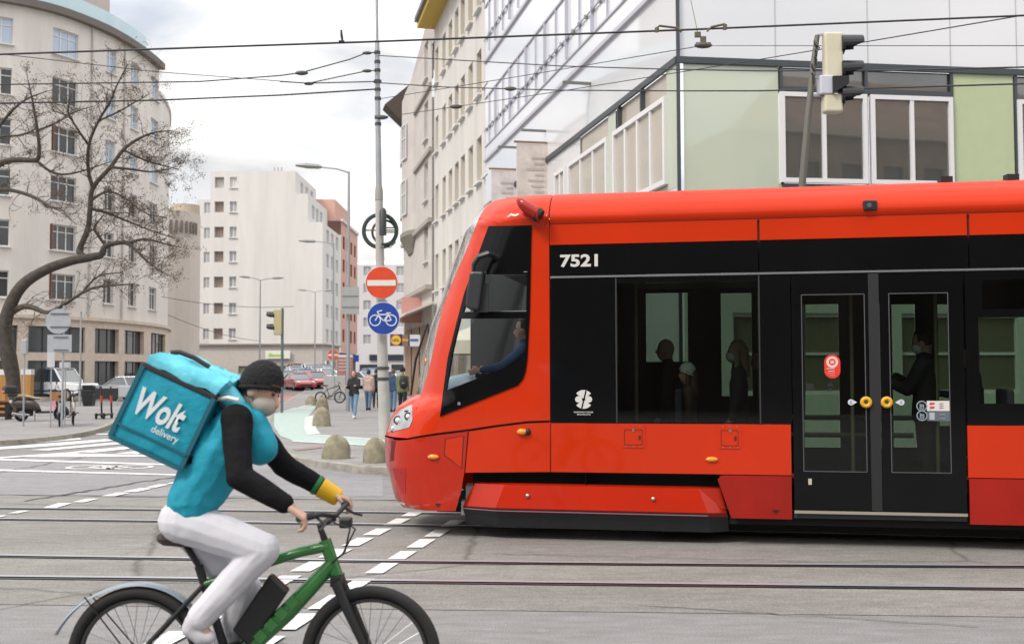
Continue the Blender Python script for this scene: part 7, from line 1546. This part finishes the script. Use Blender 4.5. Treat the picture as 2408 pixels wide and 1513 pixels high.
# insulated cube on the back
U = V((.42, 0, .907)).normalized(); W_ = V((-.907, 0, .42)).normalized(); Dp = V((0, 1, 0))
E_ = at(503, 936, YR - .21); ul = .372; wl_ = .375; dp = .42
def bp(u, v, d): return E_ + U * (u - ul) * 1.0 + W_ * v + Dp * d          # u from base to lid, v away from the back
bag = thing('delivery_bag', 'big teal insulated delivery cube with black trim and white lettering on the courier\'s back', 'delivery bag', bp(0, wl_ / 2, dp / 2))
m = MB()
def ringd(u, g_=0.0, bl=0.0):
    o = []
    for i in range(4):
        for j in range(7):
            t = j / 7; a, b = [((0, 0), (1, 0)), ((1, 0), (1, 1)), ((1, 1), (0, 1)), ((0, 1), (0, 0))][i]; vv = a[0] + (b[0] - a[0]) * t; dd = a[1] + (b[1] - a[1]) * t
            k = bl * math.sin(math.pi * t); nv = [(0, -1), (1, 0), (0, 1), (-1, 0)][i]; o.append(bp(u, (vv * (wl_ + 2 * g_) - g_) + nv[0] * k, (dd * (dp + 2 * g_) - g_) + nv[1] * k))
    return o
m.loft([ringd(u, 0, b) for u, b in ((0, 0), (.02, .006), (.10, .012), (.2, .014), (.3, .01), (ul, .003))]); m.build('cube', M_teal, bag, bevel=.012, smooth=False)
def ring_trim(u, h, g_): 
    mm = MB(); mm.loft([ringd(u, g_, .003), ringd(u + h, g_, .003)]); return mm
M_trim = mat('trim_black', (.020, .016, .018), .7)
ring_trim(ul - .008, .026, .008).build('lid_trim', M_trim, bag, bevel=.006)
m = MB()   # soft padded lid, pushed forward over the shoulder
rr = []
for i, (u, g0, sh_) in enumerate(((0.0, .0, 0), (.035, .004, -.01), (.065, -.01, -.035), (.085, -.05, -.07), (.092, -.11, -.09))):
    o = [p + U * (ul - .0) - U * ul * 0 for p in ringd(0, g0, .01)]; rr.append([p + U * u + W_ * sh_ + V((0, 0, .010 * math.sin(j * 1.7 + i))) for j, p in enumerate(o)])
rr = [[p + U * (.018) for p in r_] for r_ in rr]
m.loft(rr); lid = m.build('lid', M_teal_lit, bag, smooth=True)
m = MB()
for dd in (.12, .30): m.cap(bp(ul + .035, .02, dd), .055, bp(ul + .0, -.09, dd), .052); m.cap(bp(ul + .0, -.09, dd), .052, bp(ul - .055, -.16, dd), .036)
m.cap(bp(ul + .0, -.09, .12), .052, bp(ul + .0, -.09, .30), .052); m.cap(bp(ul + .035, .02, .12), .055, bp(ul + .035, .02, .30), .055); m.cap(bp(ul - .055, -.16, .12), .036, bp(ul - .055, -.16, .30), .036)
folds(m.build('lid_flap', M_teal_lit, bag, remesh=.010, smoothit=6), .03)
m = MB(); m.tube([bp(ul + .105, .30, .06), bp(ul + .125, .26, .06), bp(ul + .13, .18, .06), bp(ul + .12, .10, .06)], .012, 8); m.build('handle', M_trim, bag, smooth=True)
m = MB()
for v0 in (.0, wl_): m.beam(bp(.0, v0, -.004), bp(ul, v0, -.004), .022, .012, Dp)
m.beam(bp(.0, 0, -.006), bp(0, wl_, -.006), .020, .012, Dp); m.beam(bp(.075, 0, -.016), bp(.075, wl_, -.016), .008, .006, Dp); m.build('piping', mat('piping_dark', (.006, .10, .14), .7), bag)
m = MB()
for dd in (.06, .30): m.tube([bp(ul * .95, -.01, dd + .03), bp(ul * .9, -.10, dd), bp(ul * .55, -.20, dd - .02), bp(ul * .15, -.17, dd), bp(.03, -.02, dd + .02)], [.022, .026, .026, .022, .018], 8, flat=.4)
m.build('shoulder_strap', M_trim, bag, smooth=True)
xd = -W_; 
text('logo', 'Wolt', mat('logo_white', (.62, .68, .70), .6), bag, bp(.150, wl_ - .045, -.0165), xd, U, .135, .25, bold=.03, shear=.15)
text('logo', 'delivery', mat('logo_white', (.62, .68, .70), .6), bag, bp(.095, wl_ - .17, -.0165), xd, U, .045, .14, bold=.01)
